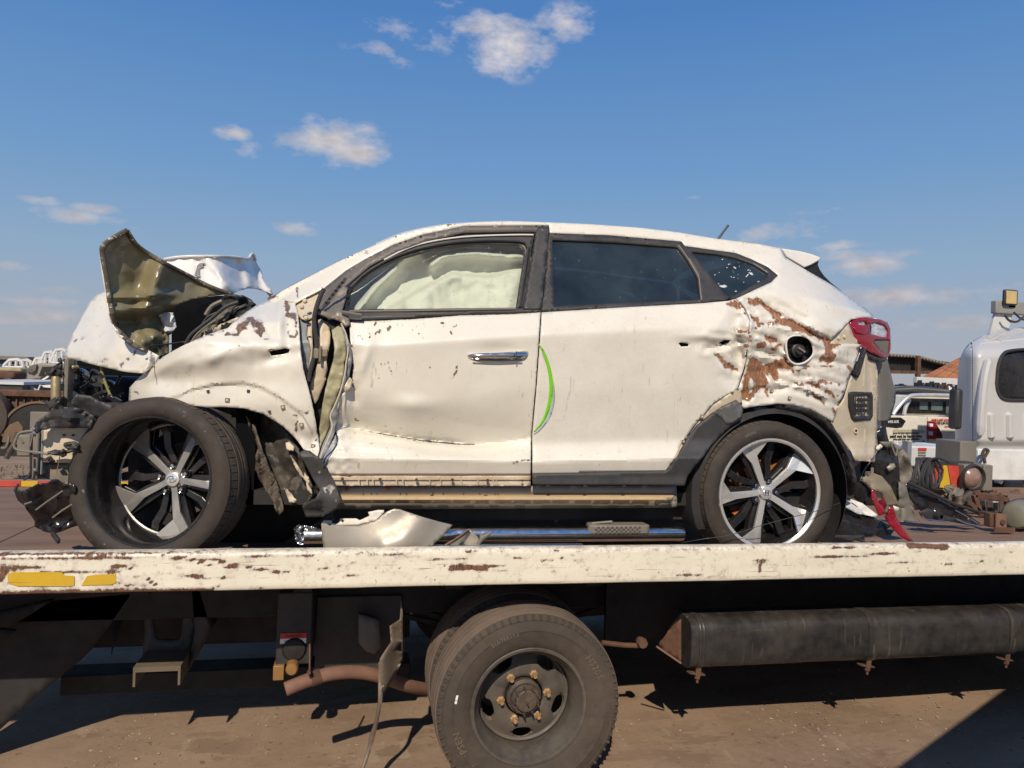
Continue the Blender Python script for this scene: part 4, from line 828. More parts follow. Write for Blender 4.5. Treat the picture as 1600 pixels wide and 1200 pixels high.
sheet('mirror_base', [(498, 489), (512, 466), (546, 438), (550, 448), (541, 488)], gb(-.0), M['gloss'], CAR, step=4, thick=.01)
for k in range(7):
    a = (505+5*k, 481-6.3*k); MB().bar(P(a[0], a[1], Y0+.06), P(a[0]+5, a[1]-9, Y0+.06), .004, .012).build('mirror_base_rib', M['dark'], CAR)
MB().bar(P(533, 486, Y0+.02), P(565, 491.5, Y0+.02), .009, .007).build('mirror_wire_rod', M['greyp'], CAR)
def arc(pts, w): 
    pts = cat(pts, 5); L = []; R2 = []
    for i, p in enumerate(pts):
        a = np.array(pts[min(i+1, len(pts)-1)])-np.array(pts[max(i-1, 0)]); n = np.array((-a[1], a[0]))/np.linalg.norm(a); t = i/(len(pts)-1); ww = w*(.25+.75*math.sin(math.pi*min(1, t*1.0)))
        L.append(tuple(np.array(p)+n*ww/2)); R2.append(tuple(np.array(p)-n*ww/2))
    return L+R2[::-1]
sheet('decal_stripe', arc([(842, 538), (852, 556), (860.5, 590), (860, 622), (850, 655), (834.5, 675)], 6.0), lambda X, Y: quarter_depth(X, Y)-.0015, M['green'], CAR, step=3, thick=.0008)
sheet('decal_stripe', arc([(846, 548), (857, 575), (864.5, 612), (860, 645), (846, 668), (834, 679)], 5.6), lambda X, Y: quarter_depth(X, Y)-.0011, M['greyd'], CAR, step=3, thick=.0006)
ant = [P(1121, 375, 3.55), P(1138, 352, 3.55)]; MB().tube([ant[0], ant[0]*.4+ant[1]*.6, ant[1]], [.007, .0055, .006], 8).build('antenna', M['dark'], CAR, smooth=True)
MB().tube([P(1112, 374, 3.4), P(1140, 377.5, 3.4), P(1180, 382, 3.4)], .006, 6).build('roof_seam_seal', M['dark'], CAR)
# --- spoiler, rear glass, tailgate
def extr(name, poly, ya, yb, m, bevel=.006):
    """cross-section measured at the near side, extruded across the car"""
    n = len(poly); A = [P(x, y, ya) for x, y in poly]; V = [tuple(a) for a in A]+[(a[0], yb, a[2]) for a in A]
    o = mesh_obj(name, V, [tuple(range(n)), tuple(range(2*n-1, n-1, -1))]+[(i, i+n, (i+1) % n+n, (i+1) % n) for i in range(n)], m, CAR, smooth=True, bevel=bevel, auto=30); return fixn(o)
extr('spoiler', [(1222, 388), (1250, 392), (1270, 397), (1283, 402), (1280, 407), (1268, 414), (1257, 418.5), (1228, 401)], 3.36, 4.6, M['paintc'])
extr('spoiler_fin', [(1257, 418.5), (1268, 413), (1280, 407.5), (1278, 413), (1281, 421), (1288, 431), (1298, 441), (1322, 460), (1300, 447)], 3.38, 4.58, M['gloss'], .002)
extr('tailgate', [(1290, 442), (1325, 462.5), (1350, 481), (1370, 497), (1382, 510), (1388, 560), (1380, 640), (1372, 700), (1340, 700), (1340, 520)], 3.62, 4.36, M['paintc'])
# --- tail lamp
TLz = lambda X, Y: base(np.minimum(X, 1375), Y)-.015+.0*X
def tl(X, Y): return 3.19+.16*(np.clip(X-1327, 0, 80)/66)**2-.018*np.sin(np.clip((Y-496)/62, 0, 1)*3.14)
LMP = [(1327, 503), (1331, 499), (1340, 497), (1352, 496), (1375, 499), (1387, 504), (1391, 513), (1392, 540), (1390, 553), (1386, 559), (1376, 558), (1362, 552), (1345, 541), (1335, 530), (1330, 519)]
sheet('tail_lamp_housing', [(1328, 506), (1388, 504), (1392, 545), (1386, 560), (1362, 558), (1340, 532), (1331, 522)], lambda X, Y: tl(X, Y)+.03, M['gloss'], CAR, step=5, thick=.03)
C1 = [(1361, 505), (1372, 504), (1383, 509), (1387, 515), (1387, 527), (1376, 526), (1362, 522), (1358, 512)]
C2 = [(1340, 503), (1353, 502), (1357, 508), (1353, 509), (1342, 507)]; C3 = [(1368, 531), (1390, 531), (1389, 552), (1384, 555), (1372, 545), (1365, 536)]
sheet('tail_lamp', LMP, tl, M['red'], CAR, step=3.4, thick=.006, holes=[C1, C2, C3])
sheet('lamp_reflector', [(1336, 500), (1389, 502), (1390, 530), (1360, 529)], lambda X, Y: tl(X, Y)+.014+.012*snoise(X, Y, 9, 3, 2), M['clear'], CAR, step=3, thick=.002, smooth=False)
sheet('lamp_reflector', [(1362, 531), (1391, 529.5), (1390, 556), (1380, 556)], lambda X, Y: tl(X, Y)+.009, M['greyp'], CAR, step=4, thick=.002)
sheet('lamp_bulb_holder', [(1354, 508), (1359, 503), (1362, 510), (1361, 526), (1356, 523)], lambda X, Y: tl(X, Y)+.004, M['dark'], CAR, step=3, thick=.01)
sheet('lamp_lens_bar', [(1334, 511), (1356, 512), (1358, 519), (1353, 523), (1338, 521)], lambda X, Y: tl(X, Y)-.006, M['red'], CAR, step=3, thick=.006)
sheet('lamp_gasket', cat([(1331, 522), (1340, 533), (1362, 553), (1386, 560), (1378, 566), (1360, 562), (1350, 552), (1336, 538)], 3, True), lambda X, Y: tl(X, Y)+.008, M['gloss'], CAR, step=4, thick=.01)
# --- lamp recess and inner rear corner
def rc(X, Y): return 3.20+.16*(np.clip(X-1310, 0, 90)/66)**2+.02
sheet('lamp_recess', [(1297, 537), (1303, 524), (1326, 504), (1334, 526), (1345, 536), (1345, 539)], lambda X, Y: base(X, Y)+.018, M['inner'], CAR, step=4, thick=.003)
for x, y in ((1310, 528), (1319, 526)): MB().lathe([(0, -.006), (.007, -.005), (.010, 0), (.012, .004), (.012, .01)], 12, c=tuple(P(x, y, base(np.array([float(x)]), np.array([float(y)]))[0]+.016))).build('bolt', M['inner'], CAR, smooth=True)
REAR = [(1346, 540), (1352, 545), (1366, 556), (1371, 580), (1373, 620), (1371, 660), (1370, 694), (1366, 717), (1359, 721), (1336, 720), (1331, 706), (1318, 690), (1308, 676), (1297, 657), (1304, 640), (1314, 630), (1319, 622), (1327, 596), (1336, 577)]
def rearc(X, Y): return base(X, Y)+.012+.012*sstep(1350, 1356, X)*(Y > 560)-.008*gs(X, Y, 1366, 620, 3, 60)+.005*snoise(X, Y, 22, 3, 2)-.010*gs(X, Y, 1351, 580, 1.5, 22)
sheet('rear_inner_corner', REAR, rearc, M['inner'], CAR, step=3.6, thick=.004)
sheet('vent_frame', [(1327, 613), (1334, 612), (1362, 613), (1364, 618), (1364, 650), (1361, 656), (1336, 658), (1331, 652), (1327, 636)], lambda X, Y: rearc(X, Y)-.012, M['dark'], CAR, step=4, thick=.012, holes=[[(1335, 618), (1358, 618), (1358, 650), (1337, 651)]])
sheet('vent_inside', [(1333, 617), (1360, 617), (1360, 652), (1335, 653)], lambda X, Y: rearc(X, Y)+.02, M['rust'], CAR, step=6, thick=.003)
for y in (624, 633, 641): MB().bar(P(1335, y, 3.2), P(1358, y+1, 3.22), .004, .016).build('vent_slat', M['dark'], CAR)
for k in range(5): MB().bar(P(1337+4.5*k, 620, 3.19), P(1337+4.5*k, 649, 3.2), .004, .003).build('vent_slat', M['dark'], CAR)
sheet('connector_strip', [(1350, 543), (1354, 549), (1344, 585), (1340, 591), (1334, 586), (1336, 575), (1345, 548)], lambda X, Y: rearc(X, Y)-.02, M['gloss'], CAR, step=4, thick=.014)
for k in range(4): MB().box(-.009, .009, -.006, .006, -.008, .008, Matrix.Translation(tuple(P(1348-3*k, 553+8*k, 3.2)))).build('connector_plug', M['dark'], CAR, bevel=.002)
MB().lathe([(.007, -.008), (.013, -.008), (.016, 0), (.017, .012)], 20, c=tuple(P(1336, 673, rearc(np.array([1336.]), np.array([673.]))[0]))).build('round_boss', M['inner'], CAR, smooth=True)
MB().lathe([(0, -.003), (.0085, -.003), (.0085, .01)], 16, c=tuple(P(1336, 673, rearc(np.array([1336.]), np.array([673.]))[0]))).build('round_plug', M['dark'], CAR, smooth=True)
for (x0, y0, x1, y1) in ((1351, 556, 1349, 604), (1360, 575, 1362, 612), (1351, 670, 1351, 690)):
    MB().tube([P(x0, y0, rearc(np.array([x0*1.]), np.array([y0*1.]))[0]+.001), P(x1, y1, rearc(np.array([x1*1.]), np.array([y1*1.]))[0]+.001)], .004, 8).build('pressed_rib', M['inner'], CAR, smooth=True)
for (x, y) in ((1365, 605), (1367, 621), (1366, 650)): MB().lathe([(.004, -.003), (.008, -.003), (.01, .003)], 12, c=tuple(P(x, y, rearc(np.array([x*1.]), np.array([y*1.]))[0]))).build('bolt', M['inner'], CAR, smooth=True)
sheet('bumper_side', [(1366, 561), (1376, 558), (1386, 559), (1390, 575), (1396, 600), (1400, 615), (1399, 628), (1392, 652), (1388, 658), (1373, 659), (1374, 620)], lambda X, Y: 3.42+.35*((X-1366)/36)**2, M['greyp'], CAR, step=4, thick=.006)
# --- wheel arch lip, clips, cladding
def clip(x, y, s=4.2, dark=True, dz=0, fn=quarter_depth):
    Yd = float(fn(np.array([x*1.]), np.array([y*1.]))[0])-.004+dz; m = .0027*s/2
    c = P(x, y, Yd); Mx = Matrix.Translation(tuple(c)) @ Matrix.Rotation(R_(random.uniform(-14, 14)), 4, 'Y')
    mb = MB(); mb.box(-m, m, -.002, .004, -m, m, Mx); o = mb.build('clip_socket', M['dark'] if dark else M['greyp'], CAR)
    if not dark: MB().box(-m*.5, m*.5, -.0035, .0, -m*.5, m*.5, Mx).build('clip_insert', M['inner'], CAR)
for x, y, s, d in [(1206, 611, 5.5, 0), (1264, 612, 5.5, 0), (1234, 622, 5.5, 0), (1135, 622, 4, 1), (1129, 633, 4, 1), (1097, 651, 6, 0), (1068, 690, 5, 0), (1072, 684, 3, 0)]: clip(x, y, s, bool(d))
CL = [(832, 742.5), (960, 739), (1041, 737.5), (1051, 727), (1058, 712), (1065, 700), (1078, 681), (1090, 666), (1112, 648), (1130, 636), (1152, 626), (1158, 633), (1161, 641), (1159, 655), (1144, 664), (1130, 677), (1112, 695), (1100, 711), (1084, 732), (1074, 745), (1070, 759), (1000, 758), (833, 757.5)]
cw = lambda X, Y: .9*gs(X, Y, 1140, 648, 17, 9, -.4)
sheet('wheel_arch_cladding', CL, lambda X, Y: base(X, Y)-.022+.016*sstep(0, 8, segd(X, Y, [(1070, 759), (1084, 732), (1112, 695), (1144, 664), (1160, 655)]))*0, M['cladding'], CAR, step=4, thick=.014)
sheet('scuffed_patch', [(1113, 645), (1124, 638), (1140, 631), (1152, 627), (1158, 633), (1161, 641), (1158, 652), (1146, 661), (1136, 664), (1128, 654)], lambda X, Y: base(X, Y)-.0235, mat('scuffed_black_plastic', (.12, .12, .118), .6, var=.4, scale=25, dust=.5, dustc=(.14, .135, .13), dscale=20, scr=[((70, 70, 16), .56, (.2, .2, .2), .8)]), CAR, step=4, thick=.0008)
sheet('arch_lip', [(1042, 738), (1049, 727), (1063, 694), (1085, 664), (1113, 632), (1144, 613), (1157, 606), (1160, 632), (1150, 630), (1130, 640), (1112, 652), (1090, 670), (1068, 702), (1060, 724), (1052, 738)], gb(.006), M['inner'], CAR, step=5, thick=.003)
# --- sills
sheet('sill_strip', [(515, 743), (829, 743), (829, 759.5), (524, 759)], gb(.004), M['ribs'], CAR, step=5, thick=.004)
for x in (560, 573, 582, 619, 629, 671, 688, 720, 746, 770, 775): MB().bar(P(x, 745, Y0+.028), P(x+1, 758, Y0+.028), .002, .004).build('strip_rib', M['ribs'], CAR)
for x, y in ((535, 748.5), (594, 749), (651, 750), (707, 750), (762, 750.5)):
    c = P(x, y, Y0+.028); MB().lathe([(.003, -.004), (.0065, -.003), (.0075, .002), (.0075, .006)], 6, c=tuple(c)).build('clip_socket', M['rust'], CAR)
    MB().lathe([(0, -.002), (.0035, -.002), (.0035, .004)], 8, c=tuple(c)).build('clip_hole', M['dark'], CAR)
MB().lathe([(0, -.003), (.005, -.002), (.005, .004)], 8, c=tuple(P(816, 751, Y0+.028))).build('clip_hole', M['dark'], CAR)
MB().bar(P(511, 742.6, Y0+.022), P(829, 742.6, Y0+.022), .004, .003).build('door_bottom_hem', M['rust'], CAR)
sheet('sill_upper', [(525, 760.5), (829, 760.5), (833, 758.5), (1056, 759), (1055, 772), (529, 772)], gb(.045), M['sillg'], CAR, step=8, thick=.004)
sheet('sill_lower', [(529, 772), (1055, 772), (1048, 782), (1030, 787), (531, 786)], lambda X, Y: base(X, Y)+.045-.02*np.sin(np.clip((Y-772)/14, 0, 1)*3.1), M['sill'], CAR, step=5, thick=.004)
sheet('sill_underside', [(531, 786), (1030, 787), (1048, 782), (1056, 772), (1057, 791), (1050, 793.5), (520, 796)], lambda X, Y: base(X, Y)+.045+.05*sstep(786, 796, Y), M['greyp'], CAR, step=8, thick=.004)
sheet('sill_end', [(1050, 758), (1057, 758), (1058, 792), (1051, 792)], gb(.05), M['sillg'], CAR, step=8, thick=.05)
for x, y in ((542, 764.5), (606, 763)): 
    s = 3.6; sheet('red_plug', [(x-s, y), (x, y-s), (x+s*1.1, y), (x, y+s)], gb(.038), M['redp'], CAR, step=5, thick=.002)
for x in (671, 757, 856, 914, 975): MB().bar(P(x-2.5, 759.3, Y0+.03), P(x+2.5, 759.3, Y0+.03), .004, .006).build('sill_slot', M['dark'], CAR)
# --- under body, cabin shell, far side
MB().box(-.55, 2.25, 3.20, 4.78, 1.10, 1.16).build('floor_pan', M['black'], CAR)
MB().box(-.1, 1.6, 3.28, 4.7, 1.02, 1.10).build('underfloor_tray', M['black'], CAR)
MB().tube([(.2, 3.75, 1.03), (1.0, 3.75, 1.02), (1.9, 3.6, 1.0), (2.3, 3.6, 1.02)], .035, 10).build('exhaust', M['black'], CAR, smooth=True)
MB().box(-.5, -.42, 3.2, 4.75, 1.1, 1.85).build('firewall', M['bay_shade'], CAR)
MB().box(-.415, .0, 3.25, 4.7, 1.62, 1.84).build('dashboard', M['dark'], CAR, bevel=.04)
for y in (3.38, 4.08):
    MB().box(.35, .85, y, y+.5, 1.16, 1.42).build('seat', M['dark'], CAR, bevel=.05)
    MB().prism([(.78, 1.35), (.92, 1.32), (1.08, 1.98), (.98, 2.02)], y, y+.5).build('seat_back', M['dark'], CAR, bevel=.05)
    MB().prism([(1.0, 2.03), (1.09, 2.02), (1.12, 2.18), (1.04, 2.2)], y+.13, y+.37).build('head_rest', M['dark'], CAR, bevel=.03)
MB().box(1.3, 1.75, 3.3, 4.66, 1.2, 1.45).build('rear_seat', M['dark'], CAR, bevel=.05)
MB().prism([(1.72, 1.4), (1.85, 1.4), (1.98, 1.98), (1.88, 2.0)], 3.3, 4.66).build('rear_seat_back', M['dark'], CAR, bevel=.05)
def mirror_of(src_name, poly, fn, m, step=16, holes=(), nm=None):
    v, f = cdt(poly, step, holes); Y = fn(v[:, 0], v[:, 1])
    D = cf[None]+cr[None]*((v[:, 0]-800)/F)[:, None]+cu[None]*((600-v[:, 1])/F)[:, None]; V = CAM[None]+D*(Y/D[:, 1])[:, None]; V[:, 1] = 2*YC-V[:, 1]
    o = mesh_obj(nm, V, f[:, ::-1], m, CAR, auto=40); mm = o.modifiers.new('solid', 'SOLIDIFY'); mm.thickness = .02; mm.offset = 1; return o
FARP = [(462, 473), (478, 464), (505, 451), (540, 423), (570, 405), (615, 382), (662, 366), (725, 353), (800, 351), (858, 352), (950, 357), (1065, 368), (1150, 382), (1221, 392), (1300, 447), (1366, 497), (1370, 700), (1330, 700), (1290, 650), (1204, 625), (1110, 660), (1070, 760), (520, 760), (480, 690), (440, 560), (440, 475)]
mirror_of('x', FARP, gb(0), M['paintc'], 16, [[(560, 480), (590, 425), (680, 388), (812, 383), (806, 480)], [(866, 478), (863, 375), (1059, 386), (1094, 468)], [(1082, 394), (1150, 403), (1198, 430), (1136, 462)]], 'far_body_side')
mirror_of('x', [(556, 482), (588, 423), (680, 386), (818, 381), (1061, 384), (1202, 428), (1137, 466), (866, 481)], gb(.02), M['glass'], 30, (), 'far_window')
# rear wheel arch liner
ctr = P(1203, 773, 3.1); V = []; Fc = []
MB().lathe([(.375, 3.11), (.40, 3.14), (.41, 3.5), (.30, 3.52), (.05, 3.53)], 60, c=(ctr[0]+.03, 0, ctr[2]), a0=R_(-38), a1=R_(205)).build('wheel_arch_liner', M['dark'], CAR, smooth=True)
# rear outer strip of the black liner, hanging below the body behind the wheel
sheet('wheel_arch_liner', cat([(1239, 634), (1262, 640), (1290, 655), (1311, 680), (1326, 705), (1336, 735), (1339, 760), (1334, 778), (1312, 780), (1318, 740), (1302, 700), (1280, 672), (1250, 655), (1216, 648), (1190, 645), (1170, 648), (1164, 640), (1185, 635), (1216, 632)], 3, True), lambda X, Y: 3.115+.10*sstep(0, 25, segd(X, Y, [(1216, 632), (1262, 640), (1290, 655), (1311, 680), (1326, 705), (1338, 750)])), M['dark'], CAR, step=5, thick=.006)
# ------------------------------------------------------------------ car wheels
def car_wheel(c, rz=0, ry=0, rx=0, disc_y=-.07, rot=0, rusty=True):
    W = sub('wheel', CAR); OFF[W.name] = np.zeros(3); W.location = tuple(np.array(c)-OFF[CAR.name]); W.rotation_euler = (rx, ry, rz)
    R0, hw, rr = .336, .118, .252
    pr = [(rr-.004, -hw*.86), (rr+.004, -hw*.95), (rr+.02, -hw*1.04), (rr+.04, -hw*1.06), (rr+.055, -hw*1.03), (rr+.066, -hw*.98), (rr+.076, -hw*.9), (R0-.009, -hw*.80), (R0-.009, hw*.80), (rr+.066, hw*.98), (rr+.04, hw*1.05), (rr+.01, hw), (rr-.004, hw*.86)]
    MB().lathe(pr, 96).build('tyre', M['tyre'], W, smooth=True, auto=50, local=True)
    # tread: four ribs with cut blocks on the shoulders
    mb = MB()
    for (a, b) in ((-.046, -.016), (-.010, .010), (.016, .046)): mb.lathe([(R0-.012, a), (R0, a+.002), (R0+.0006, (a+b)/2), (R0, b-.002), (R0-.012, b)], 96)
    mb.build('tread', M['tread'], W, smooth=True, auto=30, local=True)['kind'] = 'stuff'
    mb = MB()
    for k in range(68):
        Mx = Matrix.Rotation(-2*math.pi*k/68, 4, 'Y')
        for (a, b) in ((-hw*.86, -.052), (.052, hw*.86)):
            s = -1 if a < 0 else 1; V = [(r, y, z) for z in (-.0135, .0135) for (r, y) in ((R0-.014, a), (R0-.014, b), (R0-.002 if s > 0 else R0-.010, a), (R0-.010 if s > 0 else R0-.002, b))]
            mb.add([tuple(Mx @ Vector(p)) for p in V], [(0, 1, 3, 2), (4, 6, 7, 5), (0, 4, 5, 1), (2, 3, 7, 6), (0, 2, 6, 4), (1, 5, 7, 3)])
    mb.build('tread', M['tread'], W, local=True)['kind'] = 'stuff'
    dy = disc_y
    MB().lathe([(rr-.003, -hw*.84), (rr+.004, -hw*.92), (rr+.003, -hw*.97), (rr-.004, -hw*.965), (rr-.010, -hw*.88), (rr-.018, -hw*.5), (rr-.026, 0), (rr-.020, hw*.8), (rr-.004, hw*.84)], 96).build('rim', M['gloss'], W, smooth=True, auto=50, local=True)
    if rusty: MB().lathe([(rr-.012, -hw*.93), (rr-.004, -hw*.985), (rr+.002, -hw*.985), (rr+.004, -hw*.95), (rr-.011, -hw*.86)], 96).build('rim_lip', M['alloy'], W, smooth=True, local=True)
    else: MB().lathe([(rr-.028, dy-.003), (rr-.022, dy-.006), (rr-.018, dy-.004), (rr-.018, dy+.01)], 96).build('rim_lip', M['alloyd'], W, smooth=True, local=True)
    K = .252/.259*(1.0 if rusty else .915)
    sp = np.array([(.034, .015), (.254, .068), (.259, .030), (.2605, -.02), (.254, -.078), (.186, -.004), (.060, -.010), (.034, -.014)])*K
    bk = np.array([(.03, .028), (.25, .078), (.262, .03), (.262, -.03), (.252, -.080), (.196, -.018), (.150, -.026), (.05, -.026)])*K
    arm = np.array([(.05, -.028), (.150, -.050), (.205, -.086), (.242, -.090), (.228, -.126), (.188, -.120), (.132, -.080), (.04, -.052)])*K
    for k in range(5):
        a = R_(109+72*k)+rot; c_, s_ = math.cos(a), math.sin(a); tf = lambda q: (q[0]*c_-q[1]*s_, q[0]*s_+q[1]*c_)
        def slab(pts, y0, y1, dish=.010, nm='spoke', m=None, bv=0):
            # polygons with radial dishing: hub side sits deeper than the rim side
            n = len(pts); V = []
            for yy in (y0, y1):
                for q in pts:
                    r = math.hypot(*q); x, z = tf(q); V.append((x, yy-dish*(min(r, .24)/.24-.3), z))
            o = mesh_obj(nm, V, [tuple(range(n)), tuple(range(2*n-1, n-1, -1))]+[(i, i+n, (i+1) % n+n, (i+1) % n) for i in range(n)], m, W, smooth=False, local=True, bevel=bv); return fixn(o)
        # machined face: slim arm near the hub, then a blade that twists out to the rim
        tw = lambda q: (-.006*sstep(.10, .20, q[0]) + q[1]*(.38*sstep(.12, .25, q[0])) - .010*(min(q[0], .24)/.24-.3))
        F2 = [sp[0], sp[1], sp[2], sp[3], sp[4], sp[5], sp[6], sp[7], np.array((.155, .029))*K]
        V = [];
        for q in F2: x, z = tf(q); V.append((x, dy+float(tw(q)), z))
        for q in F2: x, z = tf(q); V.append((x, dy+float(tw(q))+.014, z))
        n9 = [0, 8, 1, 2, 3, 4, 5, 6, 7]
        top = [(0, 8, 5, 6), (0, 6, 7), (8, 1, 2), (8, 2, 5), (2, 3, 5), (3, 4, 5)]
        Fc = top+[tuple(i+9 for i in f[::-1]) for f in top]+[(n9[i], n9[i]+9, n9[(i+1) % 9]+9, n9[(i+1) % 9]) for i in range(9)]
        fixn(mesh_obj('spoke', V, Fc, M['alloy' if rusty else 'alloyd'], W, smooth=False, local=True, bevel=.0012))
        slab(bk, dy+.022, dy+.06, nm='spoke_backing', m=M['gloss'], bv=.003)
        slab(arm, dy+.020, dy+.05, nm='spoke_flange', m=M['gloss'], bv=.003)
        a2 = a+R_(-36); c2 = (.057*math.cos(a2), .057*math.sin(a2))
        MB().lathe([(0, dy-.006), (.006, dy-.006), (.009, dy-.003), (.010, dy+.02)], 12, c=(c2[0], 0, c2[1])).build('lug_nut', M['chrome'], W, smooth=True, local=True)
        MB().lathe([(.012, dy+.004), (.0165, dy+.002), (.018, dy+.03)], 20, c=(c2[0], 0, c2[1])).build('nut_well', M['gloss'], W, smooth=True, local=True)
    MB().lathe([(0, dy-.012), (.022, dy-.0115), (.029, dy-.009), (.031, dy-.004), (.034, dy+.01), (.05, dy+.016), (.062, dy+.03)], 40).build('hub_cap', M['alloy'], W, smooth=True, auto=40, local=True)
    o = text('H', .030, M['chrome'], W, Matrix.Translation((0, dy-.0125, 0)) @ Matrix.Rotation(-rot*1.0, 4, 'Y') @ Matrix.Rotation(R_(90), 4, 'X') @ Matrix.Shear('XY', 4, (.0, 0)), extrude=.0008, name='emblem', bold=.0008)
    ring = [(.0195*math.cos(t), dy-.0128, .0125*math.sin(t)) for t in np.linspace(0, 6.283, 25)]; MB().tube(ring, .0011, 5, cap=False).build('emblem_ring', M['chrome'], W, local=True)
    # brake disc and caliper behind
    MB().lathe([(.02, dy+.085), (.075, dy+.085), (.08, dy+.10), (.155, dy+.10), (.157, dy+.112), (.02, dy+.115)], 48).build('brake_disc', M['rust' if rusty else 'hub'], W, smooth=True, auto=30, local=True)
    MB().prism([(.09, .02), (.165, .03), (.17, .12), (.12, .15), (.07, .10)], dy+.07, dy+.14).build('brake_caliper', M['orange' if rusty else 'hub'], W, bevel=.008, local=True)
    if rusty:
        MB().prism([(-.125, .05), (-.10, .06), (-.095, .025), (-.07, .015), (-.075, -.0), (-.11, .005)], dy+.068, dy+.10).build('brake_bracket', M['orange'], W, bevel=.003, local=True)
        MB().prism([(-.02, .085), (.03, .10), (.035, .135), (.0, .15), (-.02, .12)], dy+.068, dy+.10).build('brake_bracket', M['orange'], W, bevel=.003, local=True)
        MB().prism([(-.12, -.11), (-.08, -.10), (-.07, -.135), (-.10, -.145)], dy+.068, dy+.10).build('brake_bracket', M['orange'], W, bevel=.003, local=True)
    MB().lathe([(.0, dy+.12), (rr-.03, dy+.12), (rr-.03, dy+.13), (0, dy+.13)], 32).build('dust_shield', M['black'], W, local=True)
    return W
rw_c = P(1203, 772, 3.085); RWH = car_wheel((rw_c[0]+.004, 3.20, rw_c[2]), rot=0)
hwY = .118
def ringtxt(W, s, size, ang, r0, m, hw=.118):
    def warp(v):
        a = ang-(v.x/r0); rr_ = r0+v.y; return Vector((rr_*math.cos(a), -hw*1.045-.001+v.z+(rr_-.29)*.10, rr_*math.sin(a)))
    text(s, size, m, W, Matrix.Identity(4), warp=warp, extrude=.001)
ringtxt(RWH, 'RADIAL', .017, R_(113), .298, mat('scuffed_letters', (.16, .14, .12), .8))
fw = P(240, 757, 3.08); FWH = car_wheel((fw[0]+.0, 3.215, 1.196), rz=R_(-15), rx=R_(-5), disc_y=.082, rot=R_(24), rusty=False)
for (y, x) in ((4.74, rw_c[0]), (4.74, -.72)):
    MB().lathe([(.2, -.11), (.25, -.12), (.31, -.11), (.336, -.09), (.336, .09), (.31, .11), (.2, .11), (.15, .0), (.03, .0)], 48, c=(x, y, 1.186)).build('far_wheel', M['tyre'], CAR, smooth=True)
# ------------------------------------------------------------------ front fender, hinge gap, bonnet, engine bay
def fend(X, Y):
    D = base(X, Y)-.02*sstep(590, 640, Y)
    D += .016*snoise(X, Y*1.1, 110, 21, 2)+.004*snoise(X, Y, 44, 22, 2, True)*(1-sstep(560, 620, Y)*.5)
    for pl, h, a in (([(300, 575), (298, 600)], 4, .006), ([(410, 500), (425, 527), (450, 535)], 5, .010), ([(330, 560), (380, 540), (430, 548)], 8, -.006), ([(232, 590), (262, 570), (310, 548)], 7, -.008), ([(372, 520), (395, 540), (400, 570)], 6, .006)): D = D+a*np.exp(-(segd(X, Y, pl)/h)**2)
    D += .035*gs(X, Y, 262, 592, 26, 15)-.02*gs(X, Y, 330, 560, 60, 10, -.25)+.02*gs(X, Y, 440, 520, 22, 16)
    D += .024*gs(X, Y, 452, 500, 8, 28)-.018*gs(X, Y, 437, 500, 5, 28)
    D += .022*gs(X, Y, 440, 556, 20, 6, -.25)
    lipline = lerpx(X, [(200, 640), (277, 618), (300, 607), (337, 599), (380, 597), (407, 603), (438, 620), (460, 637), (470, 645), (500, 690)])
    D += np.where(Y > lipline, .013*sstep(0, 4, Y-lipline), 0)
    D -= .010*gs(X, Y, 474, 668, 16, 5, .9)
    D += .02*gs(X, Y, 492, 690, 8, 16, .4)
    return D
FEN = [(432, 464), (400, 477), (385, 487), (368, 500), (355, 513), (335, 519), (315, 526), (290, 538), (265, 551), (245, 566), (225, 583), (212, 595), (202, 606), (201, 628), (250, 628), (300, 634), (322, 636.5), (350, 636), (380, 638), (411, 647), (442, 666), (463, 686), (474, 701), (486, 708), (496, 714), (499, 702), (496, 677), (492, 652), (487, 626), (480, 600), (474, 578), (469, 545), (467, 511), (465, 490), (461, 476), (462, 472), (448, 469)]
FW = strokes([([(372, 514), (384, 504), (396, 498), (404, 508), (406, 518)], 7, 1), ([(352, 524), (372, 520), (384, 512)], 3.5, .8), ([(404, 515), (410, 526), (418, 527)], 1.8, .85), ([(450, 474), (452, 490), (462, 495)], 5, .95), ([(449, 480), (449, 520), (455, 530)], 2.4, .8), ([(463, 488), (464, 515), (461, 528)], 2.2, .8), ([(434, 530), (437, 528)], 2, .8), ([(466, 645), (470, 640), (478, 645), (484, 640)], 3, .85), ([(463, 650), (461, 664), (462, 676)], 2.4, .8), ([(277, 618), (300, 607), (337, 599), (380, 597), (407, 603), (438, 620), (460, 637)], .8, .5),
    ([(300, 530), (330, 521), (352, 516)], 1.4, .75), ([(345, 597), (338, 600)], 1.8, .8), ([(298, 570), (300, 588)], 1, .6), ([(226, 583), (242, 572)], 2.2, .85), ([(420, 548), (446, 542)], 1.6, .8), ([(205, 613), (216, 616)], 1.3, .8), ([(492, 672), (497, 690)], 1.6, .8), ([(360, 548), (372, 540)], 1.6, .6)], .12)
sheet('front_fender', FEN, fend, M['paint'], CAR, step=3.8, thick=.004, attr={'wear': FW}, jag=.3, holes=[[(420, 549), (428, 548), (446, 544), (453, 546), (451, 551), (440, 554), (424, 556)]])
sheet('fender_inside', [(415, 540), (458, 538), (458, 560), (415, 562)], gb(.06), M['black'], CAR, step=12, thick=.003)
for x, y, s, d in [(325, 611.5, 4, 1), (388, 611, 4, 1), (355, 625, 6, 0), (442, 636, 6, 0), (421, 643.5, 4, 1), (471, 664, 6, 0), (489, 697, 6, 0)]: clip(x, y, s, bool(d), fn=fend)
def S(name, pts, o, m, step=4, thick=.006, rel=.0, seed=1, **k): return sheet(name, pts, (lambda X, Y: base(X, Y)+o+rel*snoise(X, Y, 16, seed, 3)), m, CAR, step=step, thick=thick, **k)
